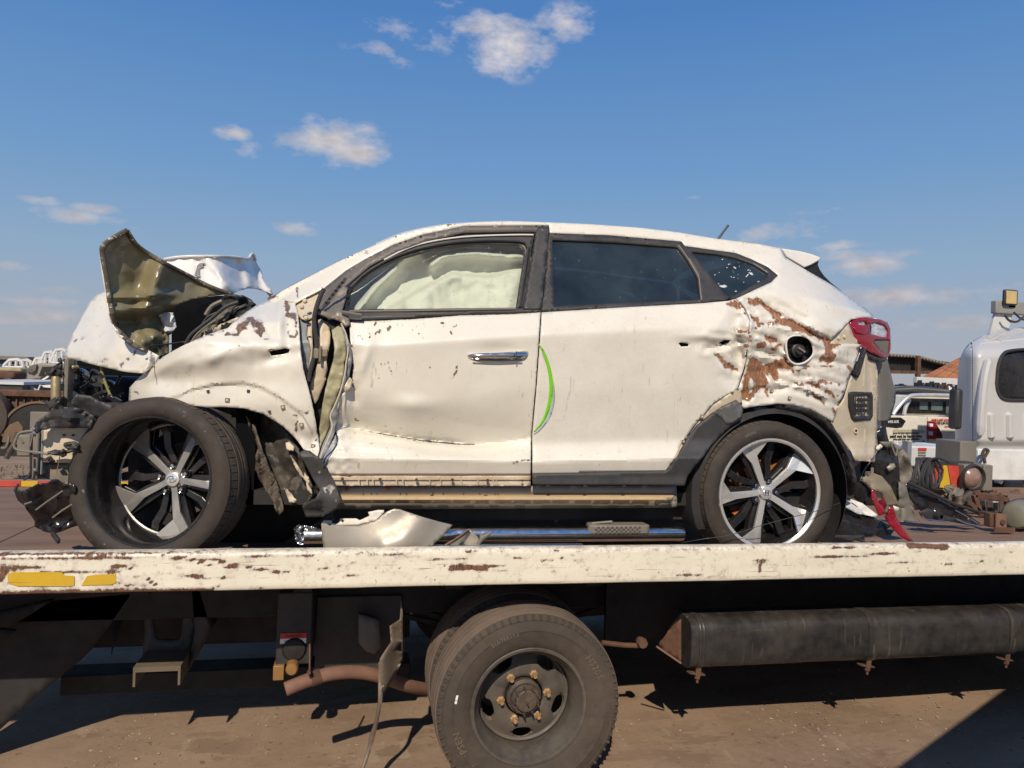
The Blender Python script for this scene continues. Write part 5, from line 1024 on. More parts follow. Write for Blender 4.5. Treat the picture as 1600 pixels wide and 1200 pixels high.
S('hinge_gap_back', [(462, 470), (500, 470), (545, 500), (560, 560), (560, 640), (532, 690), (508, 730), (490, 710), (470, 600)], .22, M['black'], 12)
S('pillar_corner', [(463, 472.5), (505, 451), (501, 463), (494, 480), (488, 496), (478, 500), (470, 497), (464, 489), (461, 477)], .028, M['inner'], rel=.003)
for x, y in ((476.5, 470.5), (471.5, 479.5), (478.5, 497)): MB().lathe([(0, -.009), (.006, -.008), (.0075, -.002), (.011, .0), (.011, .006)], 8, c=tuple(P(x, y, Y0+.075))).build('bolt', M['inner'], CAR, smooth=True)
S('inner_pillar', [(463, 489), (470, 496), (480, 492), (488, 496), (480, 510), (480, 527), (486, 537), (487, 550), (485, 565), (480, 580), (481, 598), (487, 625), (489, 640), (482, 600), (474, 578), (469, 540), (466, 511)], .06, M['innerg'], rel=.006, seed=3)
S('pillar_flange', [(488, 494), (487.5, 520), (489, 542), (486, 577), (484, 592), (481, 578), (484, 562), (486, 548), (484, 537), (480, 524), (481, 508)], .05, M['inner'], rel=.003)
tubeS = lambda nm, pts, o, r, m: MB().tube([P(x, y, Y0+o) for x, y in cat(pts, 5)], r, 8).build(nm, m, CAR, smooth=True)
tubeS('door_rubber', [(506, 451), (500, 464), (494, 482), (491, 500), (493, 520), (495, 540), (491, 558), (485, 578), (482, 596)], .05, .0095, M['dark'])
S('pillar_panel', [(497, 500), (502, 498), (509, 502), (514, 511), (516, 522), (515.5, 539), (512.5, 552), (510, 565), (512, 578), (508, 596), (503, 609), (497, 624), (492, 632), (487, 620), (484, 603), (490, 585), (498, 560), (500, 540), (498.5, 520)], .055, M['inner'], rel=.008, seed=5)
for x, y, r in ((509, 536, .008), (506, 566, .009), (484, 529, .011)): MB().lathe([(0, -.002), (r, -.002), (r, .004), (0, .004)], 12, c=tuple(P(x, y, Y0+.070))).build('pillar_hole', M['gloss'], CAR)
c = P(501, 553, Y0+.05); M['hinge'] = mat('hinge_metal', (.24, .2, .15), .5, metal=.4, bump=.3, bscale=80, dust=.4)
MB().box(-.028, -.006, -.012, .02, -.02, .022, Matrix.Translation(tuple(c))).build('door_hinge', M['hinge'], CAR, bevel=.004)
MB().box(.002, .028, -.006, .02, -.012, .02, Matrix.Translation(tuple(c))).build('door_hinge', M['hinge'], CAR, bevel=.004)
MB().tube([c+np.array([-.001, -.012, -.03]), c+np.array([-.001, -.012, .03])], .006, 10).build('hinge_pin', M['hinge'], CAR, smooth=True)
S('pillar_hole_cover', [(494, 628), (503, 610), (512, 600), (508, 640), (500, 662), (494, 650)], .09, M['dark'], rel=.01)
S('door_inner_shell', [(511, 500), (523, 498), (530, 507), (526, 514), (518, 518), (513, 508)], .03, M['black'], rel=.006)
S('door_inner_shell', [(518, 516), (527, 510), (531, 506), (536, 516), (540, 527), (540, 540), (541, 550), (538, 566), (536.5, 586), (530, 613), (522, 632), (515, 647), (515, 667), (503, 692), (498.5, 709), (497, 690), (500, 660), (504, 631), (508, 610), (513, 590), (517, 575), (522, 558), (523, 550), (521, 530)], .012, mat('door_shell_olive', (.40, .375, .235), .45, var=.1, scale=8, dust=.5, dustc=(.25, .22, .13), dscale=10, bump=.06, speck=(60, .68, (.2, .15, .09), .5)), 3.6, rel=.014, seed=8)
S('door_edge_flange', [(532, 504), (538, 514), (543, 528), (548, 541), (550, 560), (546, 588), (538, 604), (531, 622), (526, 640), (527, 660), (523, 676), (512, 702), (500, 722), (497.5, 716), (505, 692), (516, 668), (516, 648), (524, 630), (531, 612), (538, 586), (542, 560), (541, 540), (536, 520)], -.006, M['innerg'], 3.2, rel=.012, seed=9)
tubeS('torn_door_edge', [(533, 505), (541, 524), (544, 545), (541, 566), (538, 588), (531, 614), (522, 636), (516, 650), (519, 668), (510, 692), (500, 716)], -.008, .0032, M['inner'])
S('door_lower_fold', [(525, 679), (526.5, 694), (516, 713), (507, 729), (500.5, 719), (509, 702)], .0, M['innerg'], rel=.004)
S('torn_panel_tab', [(547, 590), (550, 594), (548, 608), (543, 612), (536, 614), (536, 604), (541, 598)], -.012, M['inner'], 3, rel=.01, seed=4)
# crushed arch liner, lower panel
M['crush'] = mat('crushed_liner', (.040, .036, .032), .6, var=.4, scale=10, bump=.5, bscale=40, dust=.55, dustc=(.15, .12, .085), dscale=7)
sheet('fender_liner', [(318, 632), (350, 634), (385, 640), (411, 648), (442, 668), (458, 686), (468, 704), (478, 735), (492, 770), (478, 788), (452, 790), (436, 775), (418, 740), (404, 705), (390, 668), (360, 648)], lambda X, Y: base(X, Y)+.07+.05*snoise(X, Y*.5, 38, 31, 3, True)+.10*(1-sstep(380, 470, X)), M['crush'], CAR, step=4.2, thick=.004)
sheet('fender_liner', [(384, 650), (398, 668), (408, 700), (424, 735), (438, 768), (442, 798), (436, 806), (426, 785), (412, 760), (398, 735), (402, 700), (392, 672)], lambda X, Y: base(X, Y)+.05+.04*snoise(X, Y*.3, 14, 33, 2, True), mat('dirty_liner', (.085, .068, .05), .8, var=.4, scale=14, bump=.5, dust=.6, dustc=(.2, .155, .11), dscale=9), CAR, step=3.6, thick=.004)
sheet('wheel_well_back', [(300, 620), (480, 640), (520, 800), (440, 850), (200, 850), (200, 640)], 3.62, M['black'], CAR, step=30, thick=.01)
for k, pts in enumerate([[(446, 692), (452, 690), (460, 698), (458, 704), (449, 703)], [(454, 712), (462, 722), (472, 738), (476, 748), (470, 744), (460, 728)], [(476, 738), (484, 752), (482, 756), (474, 748)], [(444, 762), (456, 772), (464, 786), (452, 785)], [(478, 752), (486, 764), (488, 772), (480, 766)]]):
    S('torn_bracket', pts, .02, M['inner'], 3, rel=.01, seed=40+k)
sheet('suspension_bracket', [(392, 752), (404, 744), (420, 750), (432, 764), (428, 768), (410, 762), (394, 760)], gb(.2), M['rust'], CAR, step=4, thick=.02)
sheet('lower_trim_panel', [(467, 707), (475, 703), (484, 704), (497, 714), (508, 730), (522, 752), (528, 768), (533, 783), (530, 790), (524, 797), (512, 804), (503, 808), (478, 808), (472, 792), (492, 781), (500, 766), (490, 750), (479, 730)], lambda X, Y: base(X, Y)-.05+.03*sstep(775, 808, Y)+.02*snoise(X, Y, 60, 12, 2)+np.where(X < 505, .05*sstep(778, 800, Y), 0), M['trimscuff'], CAR, step=4, thick=.008, attr={'wear': strokes([([(497, 730), (494, 742)], 2, .9), ([(508, 758), (507, 768)], 2.2, .95), ([(516, 758), (517, 768)], 3, .95), ([(526, 780), (525, 786)], 1.5, .9)])})
# --- bonnet
def bonA(X, Y): return 3.22+.75*np.clip((250-X)/150, 0, 1)**1.5*.5+.30*sstep(560, 455, Y)*1.0+.02*snoise(X, Y, 50, 51, 3)+.02*gs(X, Y, 195, 560, 12, 24, .8)
BA = [(99, 558), (101, 551), (107, 535), (112, 521), (120, 508), (128, 490), (137, 474), (150, 461), (166, 455), (170, 440), (178, 440), (186, 500), (212, 536), (248, 556), (243, 566), (232, 577), (225, 583.5), (205, 582), (190, 580), (170, 575.5), (150, 571), (135, 567), (120, 562)]
sheet('bonnet', BA, bonA, M['paint'], CAR, step=4.5, thick=.004, attr={'wear': strokes([([(150, 566), (165, 562)], 5, .5), ([(186, 572), (198, 560), (212, 546)], 1.6, .8), ([(207, 548), (213, 543)], 2, .8), ([(118, 535), (145, 525)], 1, .55)], .12)}, jag=.2)
sheet('bonnet_facet', [(229, 577), (232, 566), (234, 553), (248, 557), (244, 566), (236, 574)], lambda X, Y: 3.17+.10*(X-229)/20, M['paintc'], CAR, step=4, thick=.003)
def bonB(X, Y):
    D = 3.14+.40*np.clip((X-160)/200, 0, 1)+.05*gs(X, Y, 200, 430, 60, 50)
    D += -.075*gs(X, Y, 244, 440, 11, 40, .35)+.03*gs(X, Y, 214, 452, 12, 30)
    D += -.05*gs(X, Y, 215, 463, 34, 4.5, -.06)+.075*gs(X, Y, 212, 500, 60, 12, -.12)-.05*gs(X, Y, 205, 484, 60, 7, -.10)
    lower = sstep(490, 505, Y)
    D += lower*(.040*snoise(X, Y, 36, 55, 3, True))
    D += .03*gs(X, Y, 300, 450, 22, 22)+.012*snoise(X, Y, 40, 57, 3)
    return D
BB = cat([(198, 359), (180, 369), (161, 381), (158.5, 396), (161, 415), (164, 434), (167, 455), (171, 478), (179, 509), (193, 527), (209, 541), (232, 550), (251, 559)], 3)+[(264, 552), (264, 524), (270, 520), (275, 513), (274, 500), (272, 488), (276, 479), (283, 474.5), (301, 468), (327, 463), (358, 459.5), (361, 458)]+cat([(361, 458), (327, 444), (290, 425), (252, 406), (219, 385), (206, 371), (199, 359)], 3)
sheet('bonnet_underside', BB, bonB, M['olive'], CAR, step=3.8, thick=.006)
def edgeT(nm, pts, fn, o, r, m):
    q = cat(pts, 6); MB().tube([P(x, y, float(fn(np.array([x*1.]), np.array([y*1.]))[0])+o) for x, y in q], r, 8).build(nm, m, CAR, smooth=True)
M['edge'] = mat('bonnet_hem', (.085, .07, .05), .5, var=.3, scale=20, dust=.3, speck=(60, .62, (.6, .55, .45), .7))
edgeT('bonnet_hem', [(198, 360), (180, 370), (162, 383), (160, 396), (163, 415), (166, 434), (169, 455), (173, 478), (181, 508), (194, 526), (210, 540), (232, 549), (251, 558)], bonB, -.012, .010, M['edge'])
edgeT('bonnet_hem', [(199, 360), (206, 372), (219, 387), (252, 408), (290, 428), (327, 447), (360, 459)], bonB, -.010, .0085, M['edge'])
edgeT('bonnet_edge', [(160, 382), (158, 397), (160, 415), (163, 436), (167, 458), (170, 478), (178, 509), (192, 528)], bonB, -.004, .006, M['paintc'])
edgeT('release_cable', [(215, 543), (250, 539), (290, 534), (330, 528)], bonB, -.06, .0035, M['dark'])
sheet('bonnet_liner_scrap', [(248, 492), (258, 488), (270, 489), (274, 500), (275, 514), (266, 521), (257, 518), (253, 505)], lambda X, Y: 3.36+.03*snoise(X, Y, 14, 58, 3), M['bodyblue'], CAR, step=3, thick=.003)
def bonC(X, Y):
    D = 3.70+.62*sstep(335, 430, X)+.20*sstep(470, 400, Y)
    D += -.05*gs(X, Y, 345, 430, 46, 5, .85)+.07*gs(X, Y, 372, 430, 12, 26, -.3)-.06*gs(X, Y, 388, 430, 7, 30, -.35)+.05*gs(X, Y, 402, 440, 6, 24, -.3)
    D += .04*gs(X, Y, 310, 430, 5, 16, .1)+.03*snoise(X, Y, 30, 61, 3)
    return D
BC = [(256, 405), (262, 404), (270, 403.5), (281, 401), (300, 400.5), (320, 400), (345, 400.5), (365, 401), (380, 402.5), (388, 404), (391, 399), (395, 396), (399, 400), (400, 408), (404, 416), (409, 424), (411, 432), (412, 438), (418, 445), (424, 453), (427, 460), (424, 461), (416, 456), (402, 451), (389, 450), (374, 454), (361, 461), (345, 456), (325, 448), (290, 430), (262, 414)]
sheet('bonnet', BC, bonC, M['paintc'], CAR, step=3.6, thick=.005, jag=.3)['label'] = 'crumpled rear half of the white bonnet'
edgeT('bonnet_edge', [(256, 405), (281, 401), (320, 400), (365, 401), (386, 404), (392, 398), (396, 397), (400, 407)], bonC, -.01, .006, M['paintc'])
sheet('torn_bonnet_patch', [(305, 430), (308, 415), (312, 411), (320, 411), (316, 414), (318, 417), (312, 419), (312, 433)], lambda X, Y: bonC(X, Y)-.02, M['innerg'], CAR, step=3, thick=.004)
sheet('bonnet_hinge_tip', [(415, 456), (424, 459), (429, 464), (425, 465)], lambda X, Y: bonC(X, Y)-.03, M['dark'], CAR, step=4, thick=.01)
# engine bay
sheet('engine_bay_back', [(100, 560), (232, 580), (268, 548), (268, 500), (276, 476), (303, 466), (340, 462), (365, 462), (386, 469), (400, 478), (372, 505), (300, 560), (206, 640), (200, 660), (110, 640), (98, 600)], 4.35, M['bay_shade'], CAR, step=16, thick=.02)
sheet('cowl_panel', [(350, 462), (380, 463), (398, 474), (402, 480), (384, 492), (360, 500), (338, 512), (330, 505), (350, 484), (344, 470)], lambda X, Y: 3.5+.05*snoise(X, Y, 24, 71, 3), M['dark'], CAR, step=4, thick=.01)
sheet('wiper_tray', [(296, 536), (318, 515), (340, 492), (366, 472), (372, 474), (364, 486), (340, 508), (318, 526), (300, 540)], lambda X, Y: 3.32+.02*snoise(X, Y, 14, 72, 3), mat('dusty_cowl', (.11, .10, .085), .6, var=.3, bump=.3, dust=.5, dustc=(.24, .2, .15)), CAR, step=4, thick=.008)
sheet('inner_wing_scrap', [(315, 528), (322, 517), (342, 508), (360, 500), (372, 495), (376, 504), (362, 514), (340, 520), (322, 527)], lambda X, Y: 3.27+.03*snoise(X, Y, 12, 73, 3), M['inner'], CAR, step=3.6, thick=.004)
edgeT('wiring_hose', [(290, 538), (298, 524), (312, 512), (330, 498), (352, 480), (372, 472)], lambda X, Y: 3.28+0*X, 0, .008, M['dark'])
edgeT('wiring_hose', [(296, 540), (306, 524), (322, 510), (338, 500)], lambda X, Y: 3.25+0*X, 0, .004, M['greyp'])
edgeT('wiring_hose', [(158, 572), (160, 585), (166, 602), (174, 622), (178, 636)], lambda X, Y: 3.45+0*X, 0, .006, mat('yellow_hose', (.30, .29, .10), .5))
MB().box(*[v for v in (P(125, 600, 3.9)[0], P(205, 600, 3.9)[0])], 3.85, 4.3, 1.15, 1.60).build('engine_block', M['black'], CAR, bevel=.03)
MB().box(P(290, 500, 4.1)[0], P(345, 500, 4.1)[0], 4.05, 4.5, 1.3, 1.78).build('engine_cover', M['bay_shade'], CAR, bevel=.04)
for (x0, y0, x1, y1, m) in [(128, 600, 132, 625, 'greyp'), (141, 610, 150, 622, 'inner'), (124, 596, 128, 618, 'greyp'), (134, 600, 139, 630, 'rust')]:
    a, b = P(x0, y1, 3.62), P(x1, y0, 3.62); MB().box(a[0], b[0], 3.62, 3.66, a[2], b[2]).build('radiator_bracket', M[m], CAR, bevel=.004)
a, b = P(98, 628, 3.3), P(107.5, 560, 3.3); MB().box(a[0], b[0], 3.30, 3.36, a[2], b[2]).build('radiator_support', M['greyp'], CAR, bevel=.004)
sheet('radiator_support', [(108, 566), (118, 566), (124, 585), (122, 600), (127, 630), (108, 630)], lambda X, Y: 3.4+.03*snoise(X, Y, 12, 77, 3), M['dark'], CAR, step=4, thick=.02)
c = P(114, 574, 3.33); MB().lathe([(0, -.01), (.007, -.008), (.01, 0), (.01, .04)], 12, c=tuple(c)).build('bolt', M['brass'], CAR, smooth=True)
a, b = P(87, 640, 3.28), P(87, 588, 3.28); MB().tube([a, a*.1+b*.9, b], [.017, .018, .012], 16).build('receiver_drier', M['brass'], CAR, smooth=True)
sheet('drier_bracket', [(80, 574), (90, 568), (98, 562), (98, 590), (84, 588), (80, 582)], lambda X, Y: 3.3+.03*snoise(X, Y, 8, 78, 2), M['dark'], CAR, step=3.5, thick=.02)
def scrap(nm, pts, Y, m, rel=.03, seed=1, thick=.005, sc=18, parent=None, tilt=(0, 0), step=4):
    cx = sum(p[0] for p in pts)/len(pts); cy = sum(p[1] for p in pts)/len(pts)
    return sheet(nm, pts, lambda X, Y_: Y+rel*snoise(X, Y_, sc*2.2, seed, 2)+rel*.3*snoise(X, Y_, sc*.9, seed+1, 1, True)+tilt[0]*(X-cx)*.003+tilt[1]*(Y_-cy)*.003, m, parent or CAR, step=step, thick=thick)
scrap('grille_shutter', [(108, 640), (112, 625), (118, 617), (128, 616), (140, 618), (150, 625), (165, 629), (180, 628), (202, 630), (190, 642), (170, 650), (158, 654), (140, 648), (120, 640)], 3.2, M['dark'], seed=81)
scrap('crushed_bumper_part', [(51, 672), (56, 660), (68, 652), (82, 640), (90, 626), (100, 618), (106, 626), (104, 634), (112, 634), (128, 640), (146, 650), (142, 668), (120, 669), (100, 669), (80, 668), (66, 672), (58, 678)], 3.16, M['dark'], rel=.05, seed=82, sc=14)
scrap('crushed_bumper_part', [(64, 625), (72, 632), (78, 641), (84, 634), (92, 622), (86, 620), (76, 627)], 3.2, M['dark'], seed=83)
scrap('crash_rail', [(68, 670), (100, 669), (140, 668), (142, 680), (134, 695), (126, 722), (112, 724), (68, 722), (64, 700)], 3.22, M['inner'], rel=.006, seed=84, thick=.08)
for x, y in ((100, 680), (114, 680), (131, 684)): MB().lathe([(0, -.002), (.005, -.002), (.005, .004)], 8, c=tuple(P(x, y, 3.212))).build('bolt_hole', M['dark'], CAR)
a, b = P(48.5, 750, 3.2), P(61, 672, 3.2); MB().box(a[0], b[0], 3.2, 3.5, a[2], b[2]).build('bumper_beam_end', M['greyp'], CAR, bevel=.006)
a, b = P(61.5, 742, 3.215), P(68, 672, 3.215); MB().box(a[0], b[0], 3.215, 3.5, a[2], b[2]).build('bumper_beam_end', M['innerg'], CAR, bevel=.004)
a, b = P(25, 713, 3.3), P(48, 680, 3.3); MB().box(a[0], b[0], 3.3, 3.42, a[2], b[2]).build('bumper_beam', M['greyp'], CAR, bevel=.006)
tb = lambda nm, pts, Y, r, m, sm=5: MB().tube([P(x, y, Y) for x, y in cat(pts, sm)], r, 8).build(nm, m, CAR, smooth=True)
tb('coolant_pipe', [(75, 710), (60, 707), (40, 705), (26, 702), (22, 696), (26, 684), (32, 676), (50, 673)], 3.18, .005, M['greyp'])
tb('wiring_loom', [(75, 708), (88, 706), (104, 706), (116, 702), (121, 696), (116, 692), (106, 694)], 3.17, .007, M['dark'])
tb('wiring_loom', [(100, 706), (94, 712), (92, 722), (88, 740)], 3.17, .0016, M['amber'])
scrap('connector', [(78, 705), (86, 702), (94, 704), (106, 706), (104, 712), (90, 712), (80, 711)], 3.16, M['dark'], seed=85, sc=6, thick=.012)
scrap('connector', [(101, 694), (108, 692), (116, 694), (118, 700), (108, 704), (102, 700)], 3.16, M['dark'], seed=86, sc=6, thick=.012)
scrap('bumper_bracket', [(72, 716), (78, 712), (86, 722), (78, 723)], 3.17, M['dark'], seed=87)
scrap('splash_shield', [(58, 738), (66, 728), (76, 726), (100, 726), (113, 724), (116, 740), (118, 756), (100, 757), (84, 752), (68, 746)], 3.25, M['greyp'], rel=.02, seed=88)
tb('pipe_hanger', [(48, 712), (48, 735), (46, 743), (37, 750)], 3.18, .0045, M['dark'])
scrap('bolt_bracket', [(52, 734), (57, 733), (57, 738), (62, 742), (60, 745), (54, 741)], 3.17, M['dark'], seed=89)
for x, y in ((55, 734), (50, 673), (53, 670), (54, 676)): MB().lathe([(0, -.006), (.006, -.005), (.007, .003)], 8, c=tuple(P(x, y, 3.155))).build('bolt', M['chrome'], CAR, smooth=True)
scrap('strut_mount', [(165, 655), (196, 640), (200, 632), (208, 632), (200, 700), (160, 700), (150, 668)], 3.5, M['black'], seed=90)
rs = random.Random(17)
for k in range(26):
    x0, y0 = rs.uniform(104, 196), rs.uniform(585, 650); Yk = rs.uniform(3.30, 3.62); pts_ = [(x0, y0)]
    for j in range(3): pts_.append((pts_[-1][0]+rs.uniform(-16, 16), pts_[-1][1]+rs.uniform(-14, 16)))
    MB().tube([P(x, y, Yk+.02*i) for i, (x, y) in enumerate(cat(pts_, 4))], rs.choice((.003, .004, .007, .010)), 6).build('wiring_loom', M[rs.choice(('dark', 'dark', 'gloss', 'greyp', 'rust'))], CAR, smooth=True)
for k in range(16):
    x0, y0 = rs.uniform(102, 190), rs.uniform(575, 650); Yk = rs.uniform(3.35, 3.65); s_ = rs.uniform(.01, .028); c = P(x0, y0, Yk)
    MB().box(-s_, s_, -.015, .015, -s_*.7, s_*.7, Matrix.Translation(tuple(c)) @ Matrix.Rotation(rs.uniform(-.6, .6), 4, 'Y')).build('bay_fitting', M[rs.choice(('dark', 'gloss', 'greyp', 'inner', 'hub'))], CAR, bevel=.003)
for k in range(14):
    x0, y0 = rs.uniform(24, 66), rs.uniform(680, 720); pts_ = [(x0, y0), (x0+rs.uniform(-10, 14), y0+rs.uniform(-12, 8)), (x0+rs.uniform(-14, 20), y0+rs.uniform(-8, 16))]
    if k < 7: MB().tube([P(x, y, 3.22+.02*k) for x, y in cat(pts_, 4)], rs.choice((.003, .005)), 6).build('torn_wire', M[rs.choice(('dark', 'greyp'))], CAR, smooth=True)
for k in range(9):
    x0, y0 = rs.uniform(300, 385), rs.uniform(478, 520)
    MB().tube([P(x, y, 3.34+.03*k) for x, y in cat([(x0, y0+10), (x0+10, y0-4), (x0+26, y0-12)], 4)], rs.choice((.004, .007, .010)), 6).build('wiring_hose', M[rs.choice(('dark', 'gloss', 'greyp'))], CAR, smooth=True)
# ================================================================== loose things on the deck
def T(name, label, cat_, px, py, Y, group=None):
    p = P(px, py, Y); return thing(name, label, cat_, (p[0], Y, ZD), group)
# black splash shield at the front
o = T('splash_shield', 'torn black plastic splash shield lying on the deck left of the front wheel', 'car part', 80, 820, 3.25)
scrap('shield', cat([(23, 760), (30, 768), (48, 762), (60, 757), (72, 756), (82, 750), (92, 751), (99, 758), (114, 756), (118, 770), (120, 800), (126, 818), (112, 824), (92, 832), (80, 833), (66, 828), (54, 823), (54, 814), (44, 800), (38, 790), (28, 782), (23, 770)], 2, True), 3.22, M['gloss'], rel=.05, seed=91, parent=o, tilt=(0, .6))
for pts in ([(38, 788), (50, 784)], [(56, 797), (72, 785), (88, 774), (113, 757)], [(82, 809), (98, 797), (116, 786)]): MB().tube([P(x, y, 3.17) for x, y in pts], .0035, 6).build('rib', M['greyp'], o, smooth=True)
MB().bar(P(82, 833, 3.2), P(92, 846, 3.14), .012, .02).build('fixing_tab', M['dark'], o, bevel=.003)
MB().tube([P(23, 768, 3.18), P(26, 760, 3.18), P(29, 757, 3.18)], .006, 6).build('fixing_tab', M['dark'], o)
# silver bumper corner
o = T('bumper_fragment', 'curved silver grey bumper fragment with white torn edge lying at the deck rail', 'car part', 600, 850, 3.08)
def bf(X, Y): return 3.05+.10*((X-615)/105)**2-.03*sstep(797, 856, Y)+.02*sstep(0, 1, (segd(X, Y, [(604, 856), (630, 846), (662, 809)])/30))
sheet('shell', [(502, 817), (530, 821), (560, 821), (585, 814), (605, 799), (616, 795), (625, 796), (661, 808), (690, 816), (708, 820), (690, 840), (672, 855), (655, 860), (506, 860), (503, 840)], bf, M['silver'], o, step=4.5, thick=.004)
sheet('torn_edge', [(503, 818), (505, 813), (517, 813), (519, 818), (528, 818), (532, 810), (556, 810), (562, 813), (577, 806), (575, 800), (590, 797), (600, 797), (600, 801), (586, 813), (560, 820), (530, 821)], lambda X, Y: bf(X, Y)+.02, M['whiteplastic'], o, step=4, thick=.006, holes=[[(533, 812), (537, 812), (537, 816), (533, 816)]])
o = T('bumper_shard', 'small folded grey shard with reddish broken edge beside the silver fragment', 'car part', 730, 850, 3.12)
scrap('shard', [(685, 857), (700, 848), (718, 838), (733, 826), (735, 829), (722, 846), (712, 857)], 3.1, M['greyp'], seed=93, parent=o, rel=.008)
scrap('shard', [(712, 857), (722, 846), (734, 827), (749, 842), (746, 857)], 3.12, M['silver'], seed=94, parent=o, rel=.006)
scrap('shard', [(744, 857), (749, 843), (751, 834), (754, 837), (768, 830), (769, 833), (752, 848), (746, 857)], 3.09, M['greyp'], seed=95, parent=o, rel=.006)
MB().tube([P(697, 851, 3.09), P(718, 838, 3.09), P(732, 827, 3.09)], .0035, 6).build('broken_edge', M['pipe'], o)
# chrome side step
yz = 3.20; o = T('side_step', 'chrome tubular side step with black tread pad lying under the car', 'side step', 780, 850, yz)
z0 = P(900, 834, yz)[2]; xa, xb = P(476, 834, yz)[0], P(1066, 836, yz)[0]
MB().tube([(xa, yz, z0), (xa+.3, yz, z0), (xb-.3, yz, z0), (xb-.012, yz, z0), (xb, yz, z0)], [.036, .036, .036, .036, .034], 28).build('tube', M['chrome'], o, smooth=True)
sheet('crushed_end', [(459, 826), (466, 820), (480, 822), (504, 826), (504, 846), (478, 848), (470, 852), (462, 846)], lambda X, Y: yz-.02+.02*snoise(X, Y, 9, 96, 3), M['chrome'], o, step=3, thick=.004)
pa, pb = P(918, 831, yz)[0], P(1008, 831, yz)[0]
MB().prism([(pa+.02, yz-.05), (pb-.01, yz-.05), (pb+.008, yz-.035), (pb, yz+.03), (pa, yz+.03), (pa-.004, yz-.03)], z0+.004, z0+.048, axis='Z').build('tread_pad', M['greyp'], o, bevel=.008)
for r in range(4):
    for k in range(10):
        x = pa+.024+k*.0215+(r % 2)*.011; zz = z0+.010+r*.009
        MB().lathe([(.0035, -.002), (.0055, 0), (.0035, .002)], 8, c=(x, yz-.051, zz)).build('pad_stud', M['dark'], o)
MB().bar((pa+.01, yz-.02, z0+.052), (pa+.11, yz-.01, z0+.058), .01, .006).build('cable_tie', M['silver'], o)
MB().tube([P(869, 818, 3.3), P(866, 808, 3.3), P(884, 802, 3.28)], .004, 6).build('bracket_bolt', M['rust'], o); MB().lathe([(0, -.01), (.012, -.01), (.012, .012), (0, .012)], 6, c=tuple(P(868, 812, 3.3))).build('bracket_nut', M['rust'], o)
o2 = T('bumper_bar', 'thin bright metal bar lying in front of the side step', 'metal bar', 740, 855, 3.1)
MB().box(P(560, 850, 3.1)[0], P(910, 850, 3.1)[0], 3.08, 3.11, P(700, 856, 3.1)[2]-.01, P(700, 851, 3.1)[2]).build('bar', M['chrome'], o2, bevel=.003)
# wire across the rear wheel
o = T('wire', 'thin dark wire strung across the rear wheel to the side step', 'wire', 1200, 800, 3.0)
MB().tube([P(x, y, Y) for x, y, Y in cat([(1066, 848, 3.10), (1100, 842, 3.05), (1140, 836, 3.03), (1200, 818, 3.03), (1250, 805, 3.03), (1280, 797, 3.03), (1312, 786, 3.06)], 4)], .0016, 5).build('strand', M['dark'], o, smooth=True)
# rear debris
D1 = T('lamp_fragment', 'bright red broken tail lamp fragment leaning at the deck rail behind the rear wheel', 'car part', 1400, 845, 3.2)
scrap('lens', [(1362, 765), (1364, 764), (1370, 775), (1372, 785), (1378, 790), (1385, 802), (1374, 806), (1367, 790), (1362, 778)], 3.30, M['red'], seed=101, parent=D1, rel=.01)
scrap('lens', [(1372, 785), (1382, 778), (1386, 790), (1381, 800), (1376, 797)], 3.33, mat('dark_red_lens', (.18, .008, .02), .2), seed=102, parent=D1, rel=.01)
scrap('lens', [(1382, 808), (1392, 792), (1396, 792), (1401, 809), (1411, 826), (1422, 840), (1427, 845), (1420, 846), (1408, 838), (1392, 822)], 3.2, M['red'], seed=103, parent=D1, rel=.012, sc=12)
scrap('lens_mount', [(1396, 790), (1405, 793), (1405, 798), (1398, 799)], 3.25, M['whiteplastic'], seed=104, parent=D1, rel=.004)
D2 = T('bumper_remains', 'black broken bumper pieces heaped behind the rear wheel', 'car part', 1350, 830, 3.3)
for k, (pts, Y, m) in enumerate([([(1302, 790), (1312, 782), (1330, 784), (1352, 800), (1372, 812), (1394, 822), (1380, 830), (1345, 824), (1310, 812)], 3.3, 'gloss'), ([(1298, 808), (1320, 812), (1360, 824), (1398, 828), (1392, 836), (1350, 838), (1300, 840)], 3.26, 'gloss'),
        ([(1312, 781), (1330, 780), (1347, 786), (1372, 805), (1368, 808), (1350, 804), (1330, 792)], 3.28, 'paintc'), ([(1310, 784), (1322, 781), (1345, 796), (1352, 804), (1340, 803), (1324, 794)], 3.25, 'bodyblue'), ([(1300, 836), (1350, 836), (1352, 840), (1330, 846), (1300, 842)], 3.2, 'dark'), ([(1330, 760), (1345, 752), (1362, 764), (1366, 790), (1350, 790), (1336, 780)], 3.4, 'gloss')]):
    scrap('bumper_piece', pts, Y, M[m], seed=110+k, parent=D2, rel=.02, sc=20)
D3 = T('bumper_skin', 'crumpled grey black bumper skin hanging behind the car with torn wiring', 'car part', 1400, 800, 3.45)
